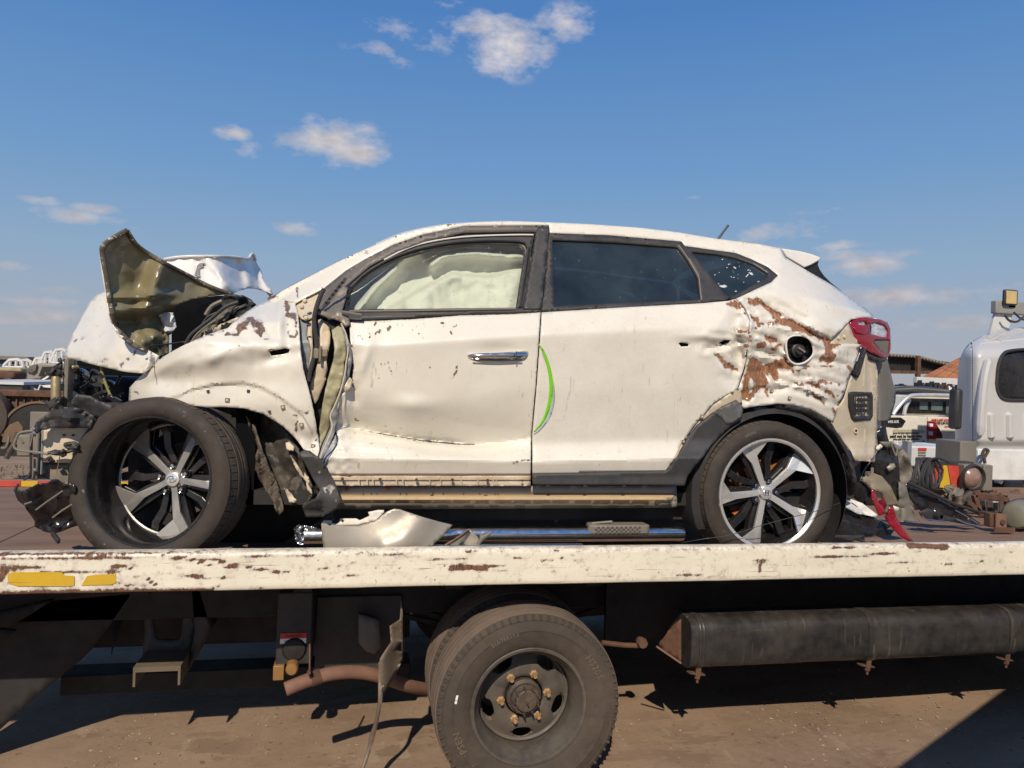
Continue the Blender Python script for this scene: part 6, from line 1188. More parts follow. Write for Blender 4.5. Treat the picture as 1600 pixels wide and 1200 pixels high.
for k, (pts, Y, m, rel) in enumerate([([(1370, 700), (1388, 690), (1396, 694), (1402, 705), (1404, 720), (1406, 745), (1404, 780), (1398, 782), (1388, 768), (1376, 745), (1366, 740), (1368, 720)], 3.42, 'gloss', .02), ([(1343, 750), (1362, 738), (1378, 744), (1392, 760), (1400, 778), (1404, 790), (1386, 790), (1376, 770), (1362, 764), (1348, 752)], 3.36, 'olivegrey', .03),
        ([(1402, 700), (1412, 703), (1420, 712), (1427, 735), (1420, 752), (1412, 760), (1405, 745)], 3.5, 'greyp', .06), ([(1405, 752), (1416, 758), (1420, 775), (1428, 800), (1430, 812), (1440, 814), (1400, 816), (1398, 800), (1400, 785), (1405, 782)], 3.42, 'greyp', .06),
        ([(1370, 672), (1384, 664), (1386, 678), (1390, 692), (1372, 700)], 3.5, 'gloss', .02), ([(1374, 690), (1392, 690), (1412, 700), (1404, 706), (1384, 700)], 3.4, 'greyp', .03)]):
    if m == 'olivegrey': M[m] = mat('inside_bumper_tan', (.20, .165, .115), .55, var=.2, scale=9, dust=.3, bump=.1)
    scrap('skin_piece', pts, Y, M[m], seed=120+k, parent=D3, rel=rel, sc=16)
MB().tube([P(x, y, 3.38) for x, y in cat([(1345, 748), (1350, 735), (1366, 712), (1370, 704)], 4)], .004, 6).build('torn_wire', M['greyp'], D3, smooth=True)
MB().tube([P(x, y, 3.38) for x, y in cat([(1392, 692), (1396, 704), (1400, 712), (1402, 700)], 4)], .005, 6).build('torn_wire', M['greyp'], D3, smooth=True)
scrap('plug', [(1386, 730), (1397, 724), (1400, 730), (1390, 737)], 3.38, M['silver'], parent=D3, rel=.002, thick=.01)
scrap('plug', [(1368, 700), (1376, 694), (1380, 698), (1372, 704)], 3.38, M['whiteplastic'], parent=D3, rel=.002, thick=.01)
D4 = T('black_panel', 'long black crumpled plastic panel with shiny edge lying on the deck', 'car part', 1480, 815, 3.75)
for k, (pts, Y, m, rel) in enumerate([([(1412, 752), (1424, 758), (1456, 772), (1490, 792), (1512, 804), (1532, 818), (1526, 822), (1500, 818), (1460, 806), (1440, 800), (1426, 784), (1418, 770)], 3.8, 'gloss', .03), ([(1436, 800), (1450, 794), (1480, 806), (1520, 818), (1530, 821), (1510, 820), (1480, 814), (1452, 814), (1440, 808)], 3.7, 'dark', .02)]):
    scrap('panel_piece', pts, Y, M[m], seed=130+k, parent=D4, rel=rel, sc=14)
MB().tube([P(x, y, 3.69) for x, y in cat([(1492, 797), (1505, 804), (1518, 812), (1530, 820), (1520, 820), (1505, 816), (1494, 810)], 4)], .003, 6).build('chrome_strip', M['chrome'], D4, smooth=True)
MB().tube([P(x, y, 3.66) for x, y in cat([(1441, 806), (1446, 811), (1460, 813), (1478, 815)], 4)], .0045, 6).build('chrome_strip', M['chrome'], D4, smooth=True)
c = P(1467, 807, 3.68); MB().lathe([(.012, -.02), (.02, -.022), (.022, -.015), (.022, .06)], 16, c=tuple(c)).build('hose_end', M['dark'], D4, smooth=True)
MB().lathe([(0, .0), (.014, .0), (.014, .01)], 16, c=tuple(c)).build('hose_mouth', M['black'], D4)
MB().tube([P(1415, 752, 3.76), P(1450, 768, 3.76), P(1490, 787, 3.76), P(1530, 800, 3.8), P(1575, 803, 3.9)], .009, 6).build('rod', M['dark'], D4, smooth=True)
# ------------------------------------------------------------------ more loose things farther back on the deck
def bx(mb, x0, y0, x1, y1, Y, dY):
    a, b = P(x0, y1, Y), P(x1, y0, Y); return mb.box(a[0], b[0], Y, Y+dY, a[2], b[2])
def B(nm, x0, y0, x1, y1, Y, dY, m, par, bev=0): return bx(MB(), x0, y0, x1, y1, Y, dY).build(nm, m if not isinstance(m, str) else M[m], par, bevel=bev)
def poly(nm, pts, Y, m, par, dY=.02, bev=0):
    A = [P(x, y, Y) for x, y in pts]; o = MB().prism([(a[0], a[2]) for a in A], Y, Y+dY).build(nm, m if not isinstance(m, str) else M[m], par, bevel=bev); return fixn(o)
o = T('toolbox', 'tan box standing on the deck under the red and yellow light board', 'box', 1470, 790, 4.55)
B('box', 1436, 762, 1483, 812, 4.55, .5, 'wood', o, .004); B('lid', 1432, 752.5, 1485, 761.5, 4.52, .55, 'greyp', o, .006)
o = T('light_board', 'red and yellow chevron tail board with a round lamp at its right end', 'light board', 1510, 740, 4.5)
Yb = 4.42
B('board', 1452, 722, 1522, 766, Yb+.01, .08, 'dark', o, .003)
for pts, m in (([(1456, 726), (1474, 728), (1468, 762), (1456, 760)], 'redp'), ([(1475, 727), (1480, 727.5), (1486, 763), (1460, 761)], 'yellow'), ([(1481, 727), (1497, 728), (1506, 765), (1487, 763)], 'redp'), ([(1498, 728), (1506, 729), (1506, 762), (1504, 755)], 'yellow')): poly('reflector', pts, Yb, m, o, .008)
B('lamp_box', 1506, 726, 1536, 765, Yb-.05, .2, 'greyp', o, .008); fr = B('lamp_box_side', 1536, 727, 1552, 767, Yb+.05, .3, 'greyp', o, .006)
c = P(1520, 746, Yb-.055); MB().lathe([(.075, -.006), (.082, -.02), (.090, -.018), (.094, .0)], 36, c=tuple(c)).build('lamp_ring', M['dark'], o, smooth=True); MB().lathe([(0, -.03), (.03, -.026), (.06, -.01), (.072, .004)], 32, c=tuple(c)).build('lamp_lens', mat('dusty_lamp_lens', (.28, .17, .13), .25, var=.3, scale=20, coat=.6), o, smooth=True)
B('top_plate', 1500, 690, 1527, 724, 4.75, .25, 'greyp', o, .008)
o = T('cable_coil', 'coil of black cable hung over the left end of the light board', 'cable', 1450, 745, 4.35)
for k in range(9):
    cx = 1432+k*3.6+random.uniform(-1, 1); w = 5+k*.6; q = [P(cx+w*math.cos(t)+3*math.sin(t*2+k), 740+24*math.sin(t)+random.uniform(-.8, .8), 4.33+.05*math.cos(t+.5)) for t in np.linspace(0, 6.283, 19)]
    MB().tube(q, .008, 6, cap=False).build('loop', M['dark'], o, smooth=True)
MB().tube([P(x, y, 4.35) for x, y in cat([(1447, 720), (1460, 716), (1472, 717), (1483, 723)], 5)], .008, 6).build('loop', M['dark'], o, smooth=True)
o = T('gearbox_scrap', 'heap of grimy metal castings beside the rusty frame on the deck', 'scrap metal', 1500, 800, 4.4)
for k, (pts, Y, m) in enumerate([([(1484, 764), (1494, 762), (1514, 764), (1520, 770), (1512, 780), (1506, 796), (1490, 800), (1481, 790)], 4.35, 'greyp'), ([(1502, 775), (1516, 768), (1530, 770), (1524, 786), (1512, 796), (1500, 792)], 4.3, 'hub'), ([(1512, 764), (1536, 767), (1556, 772), (1570, 773), (1566, 780), (1530, 780)], 4.5, 'rust'), ([(1548, 770), (1560, 766), (1576, 772), (1570, 778), (1552, 778)], 4.6, 'pipe')]):
    scrap('casting', pts, Y, M[m], parent=o, seed=140+k, rel=.05, sc=10, thick=.06)
o = T('welded_rack', 'rusty welded steel frame lying on the deck behind the black panel', 'metal frame', 1545, 800, 4.3)
for a, b_ in (((1522, 773), (1574, 781)), ((1574, 781), (1574, 803)), ((1522, 773), (1530, 803)), ((1515, 786), (1530, 800)), ((1530, 802), (1576, 806))): MB().bar(P(*a, 4.2), P(*b_, 4.2), .03, .03, up=(0, 1, 0)).build('bar', M['rust'], o, bevel=.002)
for k in range(4): MB().tube([P(1533+k*10, 782+k, 4.35), P(1536+k*9, 800, 4.35)], .03, 8).build('coil', M['hub' if k % 2 else 'chrome'], o, smooth=True)
scrap('torn_sheet', [(1526, 778), (1545, 780), (1572, 784), (1570, 800), (1550, 792), (1532, 800)], 4.4, M['rust'], parent=o, seed=150, rel=.06, sc=8)
o = T('steel_bracket', 'small rusty angle bracket standing in front of the grey cylinder', 'bracket', 1565, 815, 3.75)
poly('plate', [(1557, 802), (1572, 803), (1573, 827), (1556, 826)], 3.72, 'pipe', o, .01); c = P(1566, 816, 3.72); MB().lathe([(0, -.01), (.015, -.01), (.018, 0), (.022, .004)], 12, c=tuple(c)).build('bolt', M['rust'], o); B('leg', 1547, 802, 1556, 824, 3.74, .05, 'rust', o, .006)
MB().bar(P(1553, 828, 3.68), P(1585, 828.5, 3.68), .01, .03).build('foot', M['rust'], o)
o = T('gas_cylinder', 'dusty grey green metal cylinder lying at the right edge of the picture', 'cylinder', 1600, 828, 3.82)
c = P(1597, 803, 3.8); Mx = Matrix.Translation(tuple(c)) @ Matrix.Rotation(R_(-62), 4, 'Z')
MB().lathe([(0, -.13), (.05, -.128), (.07, -.12), (.082, -.10), (.085, -.05), (.088, 0), (.088, .0), (.088, .6), (.06, .64), (0, .65)], 40).xform(Mx).build('shell', mat('cylinder_paint', (.26, .26, .20), .4, metal=.3, var=.2, dust=.55, dustc=(.3, .22, .15), dscale=8), o, smooth=True)
MB().lathe([(.0885, .0), (.094, .005), (.094, .05), (.0885, .055)], 40).xform(Mx).build('band', M['rust'], o, smooth=True)
# ================================================================== neighbouring white truck
o = thing('white_truck', 'white truck with ribbed cab side and roof light bar behind the deck', 'truck', (8.2, 8, gh(8.2)))
Yt = 6.9
def cabd(X, Y):
    D = Yt+.0*X+.55*np.clip((1536-X)/44, 0, 1)**2+.75*np.clip((560-Y)/45, 0, 1.2)**2.2
    D = D+.05*sstep(686, 700, Y)
    return D
CABP = cat([(1492, 715), (1494, 640), (1497, 590), (1499, 566), (1506, 548), (1516, 536), (1530, 527), (1546, 521)], 3)+[(1560, 517), (1600, 512), (1720, 505), (1740, 600), (1740, 712), (1530, 714)]
WP = cat([(1557, 600), (1560, 570), (1568, 553), (1582, 547.5), (1620, 545), (1660, 546), (1672, 560), (1672, 610), (1664, 623), (1600, 625), (1570, 624), (1560, 615)], 3, True)
sheet('cab_side', CABP, cabd, M['cabsilver'], o, step=2.4, thick=.004, holes=[WP], auto=None)
sheet('cab_window', cat([(1555, 601), (1558, 569), (1567, 551), (1582, 545.5), (1620, 543), (1662, 544), (1674, 560), (1674, 612), (1665, 625), (1600, 627), (1568, 626), (1557, 616)], 3, True), lambda X, Y: cabd(X, Y)+.035, M['gloss'], o, step=8, thick=.01)
wr = cat([(1557, 600), (1560, 570), (1568, 553), (1582, 547.5), (1620, 545), (1660, 546)], 4); MB().tube([P(x, y, float(cabd(np.array([x]), np.array([y]))[0])-.005) for x, y in wr], .018, 6).build('window_rubber', M['dark'], o, smooth=True)
wr = cat([(1557, 598), (1560, 614), (1570, 624), (1600, 625.5), (1660, 624)], 4); MB().tube([P(x, y, float(cabd(np.array([x]), np.array([y]))[0])-.005) for x, y in wr], .018, 6).build('window_rubber', M['dark'], o, smooth=True)
wr = cat([(1530, 538), (1550, 535), (1600, 530), (1700, 520)], 4); MB().tube([P(x, y, float(cabd(np.array([x]), np.array([y]))[0])-.003) for x, y in wr], .008, 5).build('roof_gutter', M['bodyblue'], o, smooth=True)
for pts in ([(1542, 530), (1552, 524), (1562, 519), (1566, 517)], [(1559, 533), (1568, 526), (1580, 520), (1590, 516), (1640, 510)]): MB().tube([P(x, y, float(cabd(np.array([x*1.]), np.array([y*1.]))[0])-.015) for x, y in cat(pts, 4)], .03, 8).build('roof_ridge', M['cabsilver'], o, smooth=True)
for cx in (1547, 1576, 1605, 1634, 1663):
    V_ = [P(x_, y_, 6.9) for x_, y_ in ((cx, 642), (cx+.5, 690))]; MB().tube([V_[0]+np.array([0, .04, 0]), V_[0]+np.array([0, .0, -.05]), V_[1]+np.array([0, 0, .06]), V_[1]+np.array([.06, .06, -.02])], [.02, .045, .045, .02], 10).build('pressed_rib', M['cabsilver'], o, smooth=True)
MB().tube([P(x_, y_, float(cabd(np.array([x_*1.]), np.array([y_*1.]))[0])-.02) for x_, y_ in cat([(1545, 560), (1538, 590), (1533, 640), (1531, 680)], 4)], [.02]+[.05]*11+[.03], 10).build('pressed_rib', M['cabsilver'], o, smooth=True)
a, b = P(1506, 700, 9.2), P(1740, 545, 7.4); MB().box(a[0]+.1, b[0]+2, 7.85, 9.1, P(1500, 705, 7.5)[2], b[2]).build('cab_body', M['cabsilver'], o, bevel=.15)
poly('light_bar_stay', [(1547, 522), (1557, 484), (1585, 478), (1583, 490), (1576, 518)], 7.6, M['bodyblue'], o, .04, .006)
B('light_bar', 1556, 479, 1700, 489, 7.55, .08, mat('light_bar_grey', (.25, .25, .23), .6), o, .01)
B('work_lamp', 1570, 453, 1592, 476, 7.5, .05, 'dark', o, .02); B('work_lamp_lens', 1572.5, 455, 1589.5, 474, 7.485, .012, mat('yellowed_lens', (.52, .38, .16), .3, var=.12), o, .004); B('lamp_foot', 1576, 475, 1587, 480, 7.55, .06, 'dark', o)
MB().tube([P(x, y, 7.5) for x, y in cat([(1570, 492), (1576, 500), (1588, 503), (1598, 496), (1606, 490)], 4)], .014, 6).build('cable', M['dark'], o, smooth=True)
MB().tube([P(x, y, 7.5) for x, y in cat([(1584, 488), (1594, 497), (1602, 500), (1612, 498)], 4)], .012, 6).build('cable', M['dark'], o, smooth=True)
B('mud_flap', 1493, 607.5, 1507, 671, 6.7, .12, 'dark', o, .03)
B('bed_side', 1527, 706, 1740, 750, 6.6, .12, mat('white_bed_side', (.72, .71, .70), .45, dust=.25, dustc=(.55, .48, .42)), o, .01)
B('locker', 1402, 698, 1479, 729, 6.7, .5, 'bodyblue', o, .02); B('locker', 1480, 698, 1500, 724, 6.68, .5, mat('pale_locker', (.66, .70, .76), .4), o, .015)
B('locker_post', 1417, 690, 1425, 730, 6.6, .08, 'innerg', o); poly('locker_stay', [(1401, 694), (1404, 690), (1399, 712), (1394, 720), (1395, 704)], 6.5, 'paintc', o, .05)
B('sticker', 1435, 700, 1448, 704, 6.690, .008, 'redp', o)
for k in range(4): B('sticker_line', 1435, 706+k*4.2, 1447, 708+k*4.2, 6.690, .006, 'greyp', o)
MB().tube([P(x, y, 6.5) for x, y in cat([(1539, 724), (1538, 716), (1541, 710), (1544, 704), (1538, 703), (1534, 712)], 4)], .018, 6).build('hook', M['hub'], o, smooth=True)
B('chassis', 1552, 752, 1740, 772, 7.0, .5, 'black', o, .01); B('chassis_box', 1580, 752, 1600, 766, 6.9, .3, 'innerg', o, .01)
for k in range(3): MB().lathe([(0, -.02), (.03, -.02), (.03, .05)], 8, c=tuple(P(1562+16*k, 752+3*k, 6.95))).build('bolt', M['chrome'], o)
for xx in (7.7, 10.5): MB().lathe([(.2, -.12), (.24, -.13), (.33, -.14), (.42, -.12), (.43, -.08), (.43, .1), (.2, .12), (.03, .05)], 36, c=(xx, 7.05, gh(xx)+.43)).build('wheel', M['tyre2'], o, smooth=True)
# ================================================================== white pickup
o = thing('pickup', 'white pickup with printed tailgate chrome roll bar and red tail lamp', 'pickup', (8.1, 11, gh(8.1)))
Yp = 9.6; pw = mat('pickup_white', (.74, .70, .60), .35, dust=.15, coat=.4)
poly('tailgate', [(1352, 648), (1449.5, 651), (1449.5, 694), (1384, 690), (1352, 688)], Yp, pw, o, .15, .01)
poly('side_panel', [(1450.5, 651), (1505, 653), (1505, 698), (1450.5, 697)], Yp+.01, pw, o, 2.0, .01)
poly('window_surround', [(1409, 648.5), (1412, 644), (1419, 618), (1505, 620), (1505, 652), (1450, 651)], Yp+.5, pw, o, 1.5, .02)
poly('rear_window', [(1417, 642), (1424, 622), (1505, 624), (1505, 647), (1418, 646)], Yp+.47, M['gloss'], o, .02)
for (x0, y0, x1, y1) in ((1437, 628, 1450, 640), (1455, 628, 1473, 641), (1478, 627, 1483, 646)): B('seat_shape', x0, y0, x1, y1, Yp+.455, .008, mat('window_shape_grey', (.10, .13, .13), .5), o)  # flat grey shapes laid in front of the dark rear window
M['rollbar'] = mat('brushed_bar', (.62, .62, .60), .35, metal=.4)
MB().tube([P(x, y, Yp+.3) for x, y in cat([(1395, 648), (1400, 640), (1410, 628), (1420, 620), (1432, 617.5), (1460, 617.5), (1500, 618.5)], 4)], .032, 8).build('roll_bar', M['rollbar'], o, smooth=True)
MB().tube([P(1412, 648, Yp+.4), P(1415, 636, Yp+.4), P(1421, 624, Yp+.4)], .03, 8).build('roll_bar', M['rollbar'], o, smooth=True)
poly('roll_bar_panel', [(1398, 647), (1408, 634), (1417, 625), (1412, 646)], Yp+.5, 'dark', o, .03)
poly('badge_panel', [(1380, 652), (1408, 652.5), (1415.5, 658), (1410, 666.5), (1402, 668), (1372, 664), (1372, 654)], Yp-.02, 'gloss', o, .018)
R90 = Matrix.Rotation(R_(90), 4, 'X')
tx = lambda s, size, px, py, m, Y=Yp-.012, sp=1.0, b=.0: text(s, size, M[m], o, Matrix.Translation(tuple(P(px, py, Y))) @ Matrix.Rotation(R_(-1.5), 4, 'Y') @ R90, local=False, name='lettering', extrude=.003, space=sp, bold=b)
tx('HILUX', .055, 1396, 659, 'whitel', Yp-.035, 1.2, .001)
B('sign_strip', 1395, 672, 1445, 675, Yp-.006, .004, mat('strip_tan', (.42, .38, .26), .6), o)
tx('above the load, report to manager', .032, 1416, 676.6, 'blackl', b=.0005); tx('paid not to harm you.', .062, 1416, 681.5, 'blackl', b=.0015); tx('drive safe keep rear a distance', .036, 1416, 686.2, 'blackl', b=.0008); tx('call', .03, 1443, 689.5, 'blackl')
tx('THE LAST ACCIDENT WAS', .046, 1481, 656.6, 'redl', b=.002); tx('SAVE ON THE ROAD TO', .042, 1482, 661.2, 'blackl', b=.001); tx('www.recovery', .03, 1484, 666, 'redl')
TLP = [(1450.5, 658), (1456, 658), (1462, 660), (1468, 670), (1472.5, 680), (1472.5, 686), (1450.5, 686)]
poly('tail_lamp', TLP, Yp-.03, M['red'], o, .05, .006); poly('lamp_dark', [(1464, 665), (1468, 670), (1472.5, 680), (1472.5, 686.5), (1465, 686.5)], Yp-.034, mat('lamp_smoke', (.08, .01, .015), .2), o, .006)
B('lamp_white', 1451.5, 662, 1458, 666.5, Yp-.04, .012, 'whitel', o, .002); B('lamp_white', 1451.5, 674, 1458, 680, Yp-.04, .012, 'clear', o, .002)
poly('bumper', [(1384, 691), (1450, 694.5), (1469, 694.5), (1469, 697), (1450, 697.5), (1384, 695)], Yp-.05, 'dark', o, .1); B('bumper', 1360, 699, 1470, 720, Yp-.1, .3, 'greyp', o, .03)
for x in (P(1380, 700, Yp+.7)[0], P(1470, 700, Yp+.7)[0]): MB().lathe([(.2, -.1), (.35, -.12), (.37, 0), (.35, .12), (.2, .1)], 24, axis='X', c=(x, Yp+.9, gh(x)+.37)).build('wheel', M['tyre'], o)
# dark car behind the pickup
o = thing('dark_van', 'dark grey van roof seen between the mudguard and the pickup', 'van', (10, 14, gh(10)))
vg = mat('van_dark_grey', (.05, .052, .056), .35, coat=.5)
poly('body', [(1370, 700), (1372, 625), (1384, 618), (1399, 606), (1420, 603.5), (1455, 604), (1486, 609), (1510, 616), (1510, 700)], 13, vg, o, 2.4, .08)
poly('window', [(1384, 636), (1392, 614), (1405, 611), (1404, 636)], 12.97, M['glassd'], o, .04)
MB().tube([P(x, y, 12.9) for x, y in ((1398, 609), (1430, 607), (1470, 610), (1500, 613))], .02, 6).build('roof_rail', M['greyp'], o, smooth=True)
random.seed(11)
ORD = ['first', 'second', 'third', 'fourth', 'fifth', 'sixth', 'seventh', 'eighth', 'ninth', 'tenth']
for k, (x, y, w, h, m, nm) in enumerate([(1399, 607, 9, 3, 'bodyblue', 'white_crate'), (1414, 603.5, 5, 4, 'dark', 'dark_bundle'), (1443, 604, 3, 10, 'dark', 'roof_post'), (1455, 606, 3, 8, 'dark', 'roof_post'), (1462, 606, 4, 10, 'dark', 'dark_bundle'), (1470, 607, 8, 9, 'dark', 'dark_bundle'), (1475, 611, 5, 5, 'whitel', 'white_crate'), (1481, 609, 3, 11, 'rust', 'roof_post'), (1486, 609, 6, 6, 'whitel', 'white_crate'), (1490, 611, 6, 11, 'dark', 'dark_bundle')]):
    p = P(x, y, 15.8); s = thing('scrap_bundle', ('pale', 'dark')[m in ('dark', 'rust')]+' scrap piece, '+ORD[k]+' from the left of those behind the van roof', 'scrap', (p[0], 15.8, gh(p[0])), 'scrap stacked by the sheds')
    a, b = P(x-w/2, y, 15.8), P(x+w/2, y-h, 15.8); mb = MB().box(a[0], b[0], 15.8, 16.1, gh(p[0]), b[2]*.6+a[2]*.4).prism([(a[0], b[2]*.5+a[2]*.5), (b[0]-.02, b[2]*.6+a[2]*.4), ((a[0]+b[0])/2, b[2])], 15.85, 16.0); mb.build(nm, M[m], s)
# sheds
o = thing('open_shed', 'dark open shed with corrugated sheet roof on a thin post', 'shed', (17, 22, gh(17)))
Ys = 21
a, b = P(1300, 557, Ys), P(1530, 569, Ys)
n = 90; xs_ = np.linspace(a[0], b[0], n*2+1); V = []
for i, x in enumerate(xs_):
    t = (x-P(1434, 556, Ys)[0])/(b[0]-P(1434, 556, Ys)[0]); z = P(1434, 556.5, Ys)[2]-(max(t, 0)*.42)+.04*math.sin(i*math.pi/2*1.0)
    V += [(x, Ys, z), (x, Ys+7, z+.25)]
Fc = [(2*i, 2*i+2, 2*i+3, 2*i+1) for i in range(len(xs_)-1)]; q = mesh_obj('corrugated_roof', V, Fc, M['greyp'], o); mm = q.modifiers.new('solid', 'SOLIDIFY'); mm.thickness = .02
poly('fascia', [(1300, 558), (1434, 558.5), (1530, 573), (1530, 583), (1434, 581), (1300, 580)], Ys+.3, M['black'], o, .2)
poly('roof_underside', [(1300, 560), (1530, 570), (1530, 582), (1300, 580)], Ys+3, M['black'], o, 3)
MB().bar(P(1434.5, 556, Ys-.05), P(1435.5, 600, Ys-.05)*np.array([1, 1, 0])+np.array([0, 0, gh(17)]), .12, .12, up=(0, 1, 0)).build('post', M['rust'], o)
MB().bar(P(1300, 580, Ys), P(1530, 583, Ys), .12, .1).build('eave_beam', M['rust'], o)
o = thing('rusty_shed', 'small shed with rusty brown sheet roof beside the white truck cab', 'shed', (17.5, 19.5, gh(17.5)))
Yr = 18.5; e0, e1 = P(1433, 593, Yr), P(1530, 593, Yr); t0, t1 = P(1500, 558, Yr+3.0), P(1560, 540, Yr+3.0)
for k in range(9):
    f0, f1 = k/9, (k+1)/9-.004; q = [tuple(e0*(1-f0)+e1*f0), tuple(e0*(1-f1)+e1*f1), tuple(t0*(1-f1)+t1*f1), tuple(t0*(1-f0)+t1*f0)]
    z_ = .02*(k % 2); V = [(x, y, z+z_) for x, y, z in q]; g = mesh_obj('roof_sheet', V, [(0, 1, 2, 3)], M['rustroof'], o, smooth=False); mm = g.modifiers.new('solid', 'SOLIDIFY'); mm.thickness = .03
B('gutter', 1432.5, 593, 1530, 599, Yr-.1, .15, 'bodyblue', o, .01)
for x in (1441, 1500): MB().box(P(x, 600, Yr+.3)[0]-.06, P(x, 600, Yr+.3)[0]+.06, Yr+.3, Yr+.42, gh(17), P(x, 597, Yr+.3)[2]).build('post', M['dark'], o)
# ================================================================== far yard: low walls, distant stock
o = tag(MB().box(24, 60, 40, 41, .4, 1.95).build('yard_wall', mat('pale_wall', (.33, .31, .29), .8, var=.15, scale=.5), None), 'low pale wall far behind the pickup', 'wall')
o = thing('blue_shed', 'long low dark blue shed on the left horizon', 'shed', (-45, 75, gh(-45)))
a, b = P(-60, 580, 75), P(38, 562.5, 75); MB().box(a[0], b[0], 75, 83, gh(-45), b[2]).build('wall', mat('blue_sheet', (.05, .10, .18), .6), o); MB().box(b[0]-6, b[0]+.5, 74.5, 83, b[2]-.02, b[2]+.3).build('roof', M['greyp'], o)
# ---- left: yard vehicles
def shell_frame(px0, py0, px1, py1, Y, label, seed, group):
    random.seed(seed); p = P((px0+px1)/2, py1, Y); s = thing('car_shell', label, 'car shell', (p[0], Y, p[2]), group)
    w, h = px1-px0, py1-py0; q = lambda u, v, y=0: P(px0+u*w, py1-v*h, Y+y)
    for y in (0, 1.4):
        MB().tube([q(0, .15, y), q(.06, .45, y), q(.3, .95, y), q(.7, 1, y), q(.95, .8, y), q(1, .3, y), q(1, .1, y)], .07, 6).build('roof_frame', M['truckwhite'], s, smooth=True)
        MB().tube([q(0, .12, y), q(.5, .02, y), q(1, .1, y)], .08, 6).build('sill', M['truckwhite'], s, smooth=True)
        for u in (.3, .62): MB().tube([q(u, .05, y), q(u+.04, .95, y)], .05, 6).build('pillar', M['truckwhite'], s, smooth=True)
    for u in (.3, .55, .8): MB().bar(q(u, .95, 0), q(u, .95, 1.4), .07, .05).build('roof_bow', M['truckwhite'], s)
    for k in range(4): MB().bar(q(random.random(), random.random()*.6, .3), q(random.random(), random.random()*.6, 1), .06, .05).build('loose_strut', M['pipe' if k == 0 else 'truckwhite'], s)
    return s
G = 'stripped white car shells in the far yard'
shell_frame(6, 562, 36, 576, 30, 'stripped white car shell leftmost on the rusty rack', 1, G)
shell_frame(30, 563, 49, 576, 31, 'small stripped white shell behind the grey suv windscreen', 2, G)
shell_frame(52, 560, 66, 575, 30, 'low white shell at the left foot of the white scrap pile', 3, G)
shell_frame(64, 550, 86, 572, 30, 'tilted white shell in the middle of the white scrap pile', 4, G)
shell_frame(80, 546, 106, 570, 30, 'topmost white shell of the scrap pile beside the bonnet', 5, G)
random.seed(5)
o = thing('scrap_rack', 'rusty steel rack carrying the stripped white shells', 'rack', (P(40, 580, 30)[0], 30.5, gh(-12)))
a, b = P(0, 577, 29.8), P(110, 574, 29.8); MB().box(a[0]-1, b[0], 29.8, 32, a[2]-.12, a[2]).build('shelf', M['rust'], o)
for u in np.linspace(a[0], b[0], 6): MB().box(u, u+.12, 29.8, 29.95, gh(-12), a[2]-.12).build('post', M['rust'], o)
o = thing('tan_truck', 'faded tan truck body half hidden behind the black trailer deck', 'truck', (P(15, 600, 24)[0], 25, gh(-10)))
B('cab', -30, 575, 33, 604, 24, 2, mat('faded_tan', (.38, .31, .15), .6, var=.2, dust=.5), o, .05); B('bonnet', -30, 580, 23, 592, 23.2, .8, 'rust', o, .08); B('grille', 4, 590, 18, 599, 23.1, .12, 'dark', o, .03)
for px in (2, 26): B('lamp', px, 584, px+5, 589, 23.6, .42, 'amber', o)
MB().lathe([(.2, -.1), (.45, -.12), (.48, 0), (.2, .1)], 20, c=(P(10, 600, 23.8)[0], 23.8, gh(-9)+.48)).build('wheel', M['tyre2'], o)
o = thing('grey_suv', 'dusty grey suv with dented front wing parked behind the trailer', 'suv', (P(62, 600, 21)[0], 22, gh(-9)))
sg_ = mat('dusty_grey_paint', (.24, .23, .21), .45, var=.15, dust=.6, dustc=(.3, .24, .18))
poly('body', [(31, 618), (31, 600), (35, 596), (47, 592), (57, 591), (62, 580), (70, 571), (110, 570), (110, 622), (31, 622)], 21, sg_, o, 1.9, .06)
poly('cabin', [(40, 596), (42, 580), (48, 570), (60, 567.5), (72, 567), (110, 568), (110, 574), (64, 592)], 20.98, sg_, o, 1.9, .05)
poly('front_glass', [(41, 580), (46, 571.5), (57, 569.5), (55, 579), (50, 583)], 20.9, 'glassw', o, .1); poly('side_window', [(59, 590), (66, 573), (95, 572), (95, 588), (70, 590)], 20.94, 'glassd', o, .06); poly('side_window_dark', [(60, 590), (66, 573.5), (94, 573), (94, 588)], 21.005, 'gloss', o, .01)
poly('wheel_arch', [(44, 622), (46, 604), (52, 602), (56, 610), (57, 622)], 20.93, 'dark', o, .08); B('door_mirror', 58, 588, 64, 593, 20.7, .25, 'greyp', o, .03)
MB().lathe([(.15, -.1), (.34, -.12), (.37, 0), (.15, .1)], 20, c=(P(51, 620, 20.9)[0], 20.95, gh(-8)+.37)).build('wheel', M['tyre2'], o)
poly('bumper', [(56, 604), (64, 600), (70, 608), (70, 618), (56, 618)], 20.8, 'bodyblue', o, .12, .02)
MB().bar(P(66, 594, 20.6), P(76, 588, 20.6), .04, .04).build('broken_trim', M['whitel'], o)
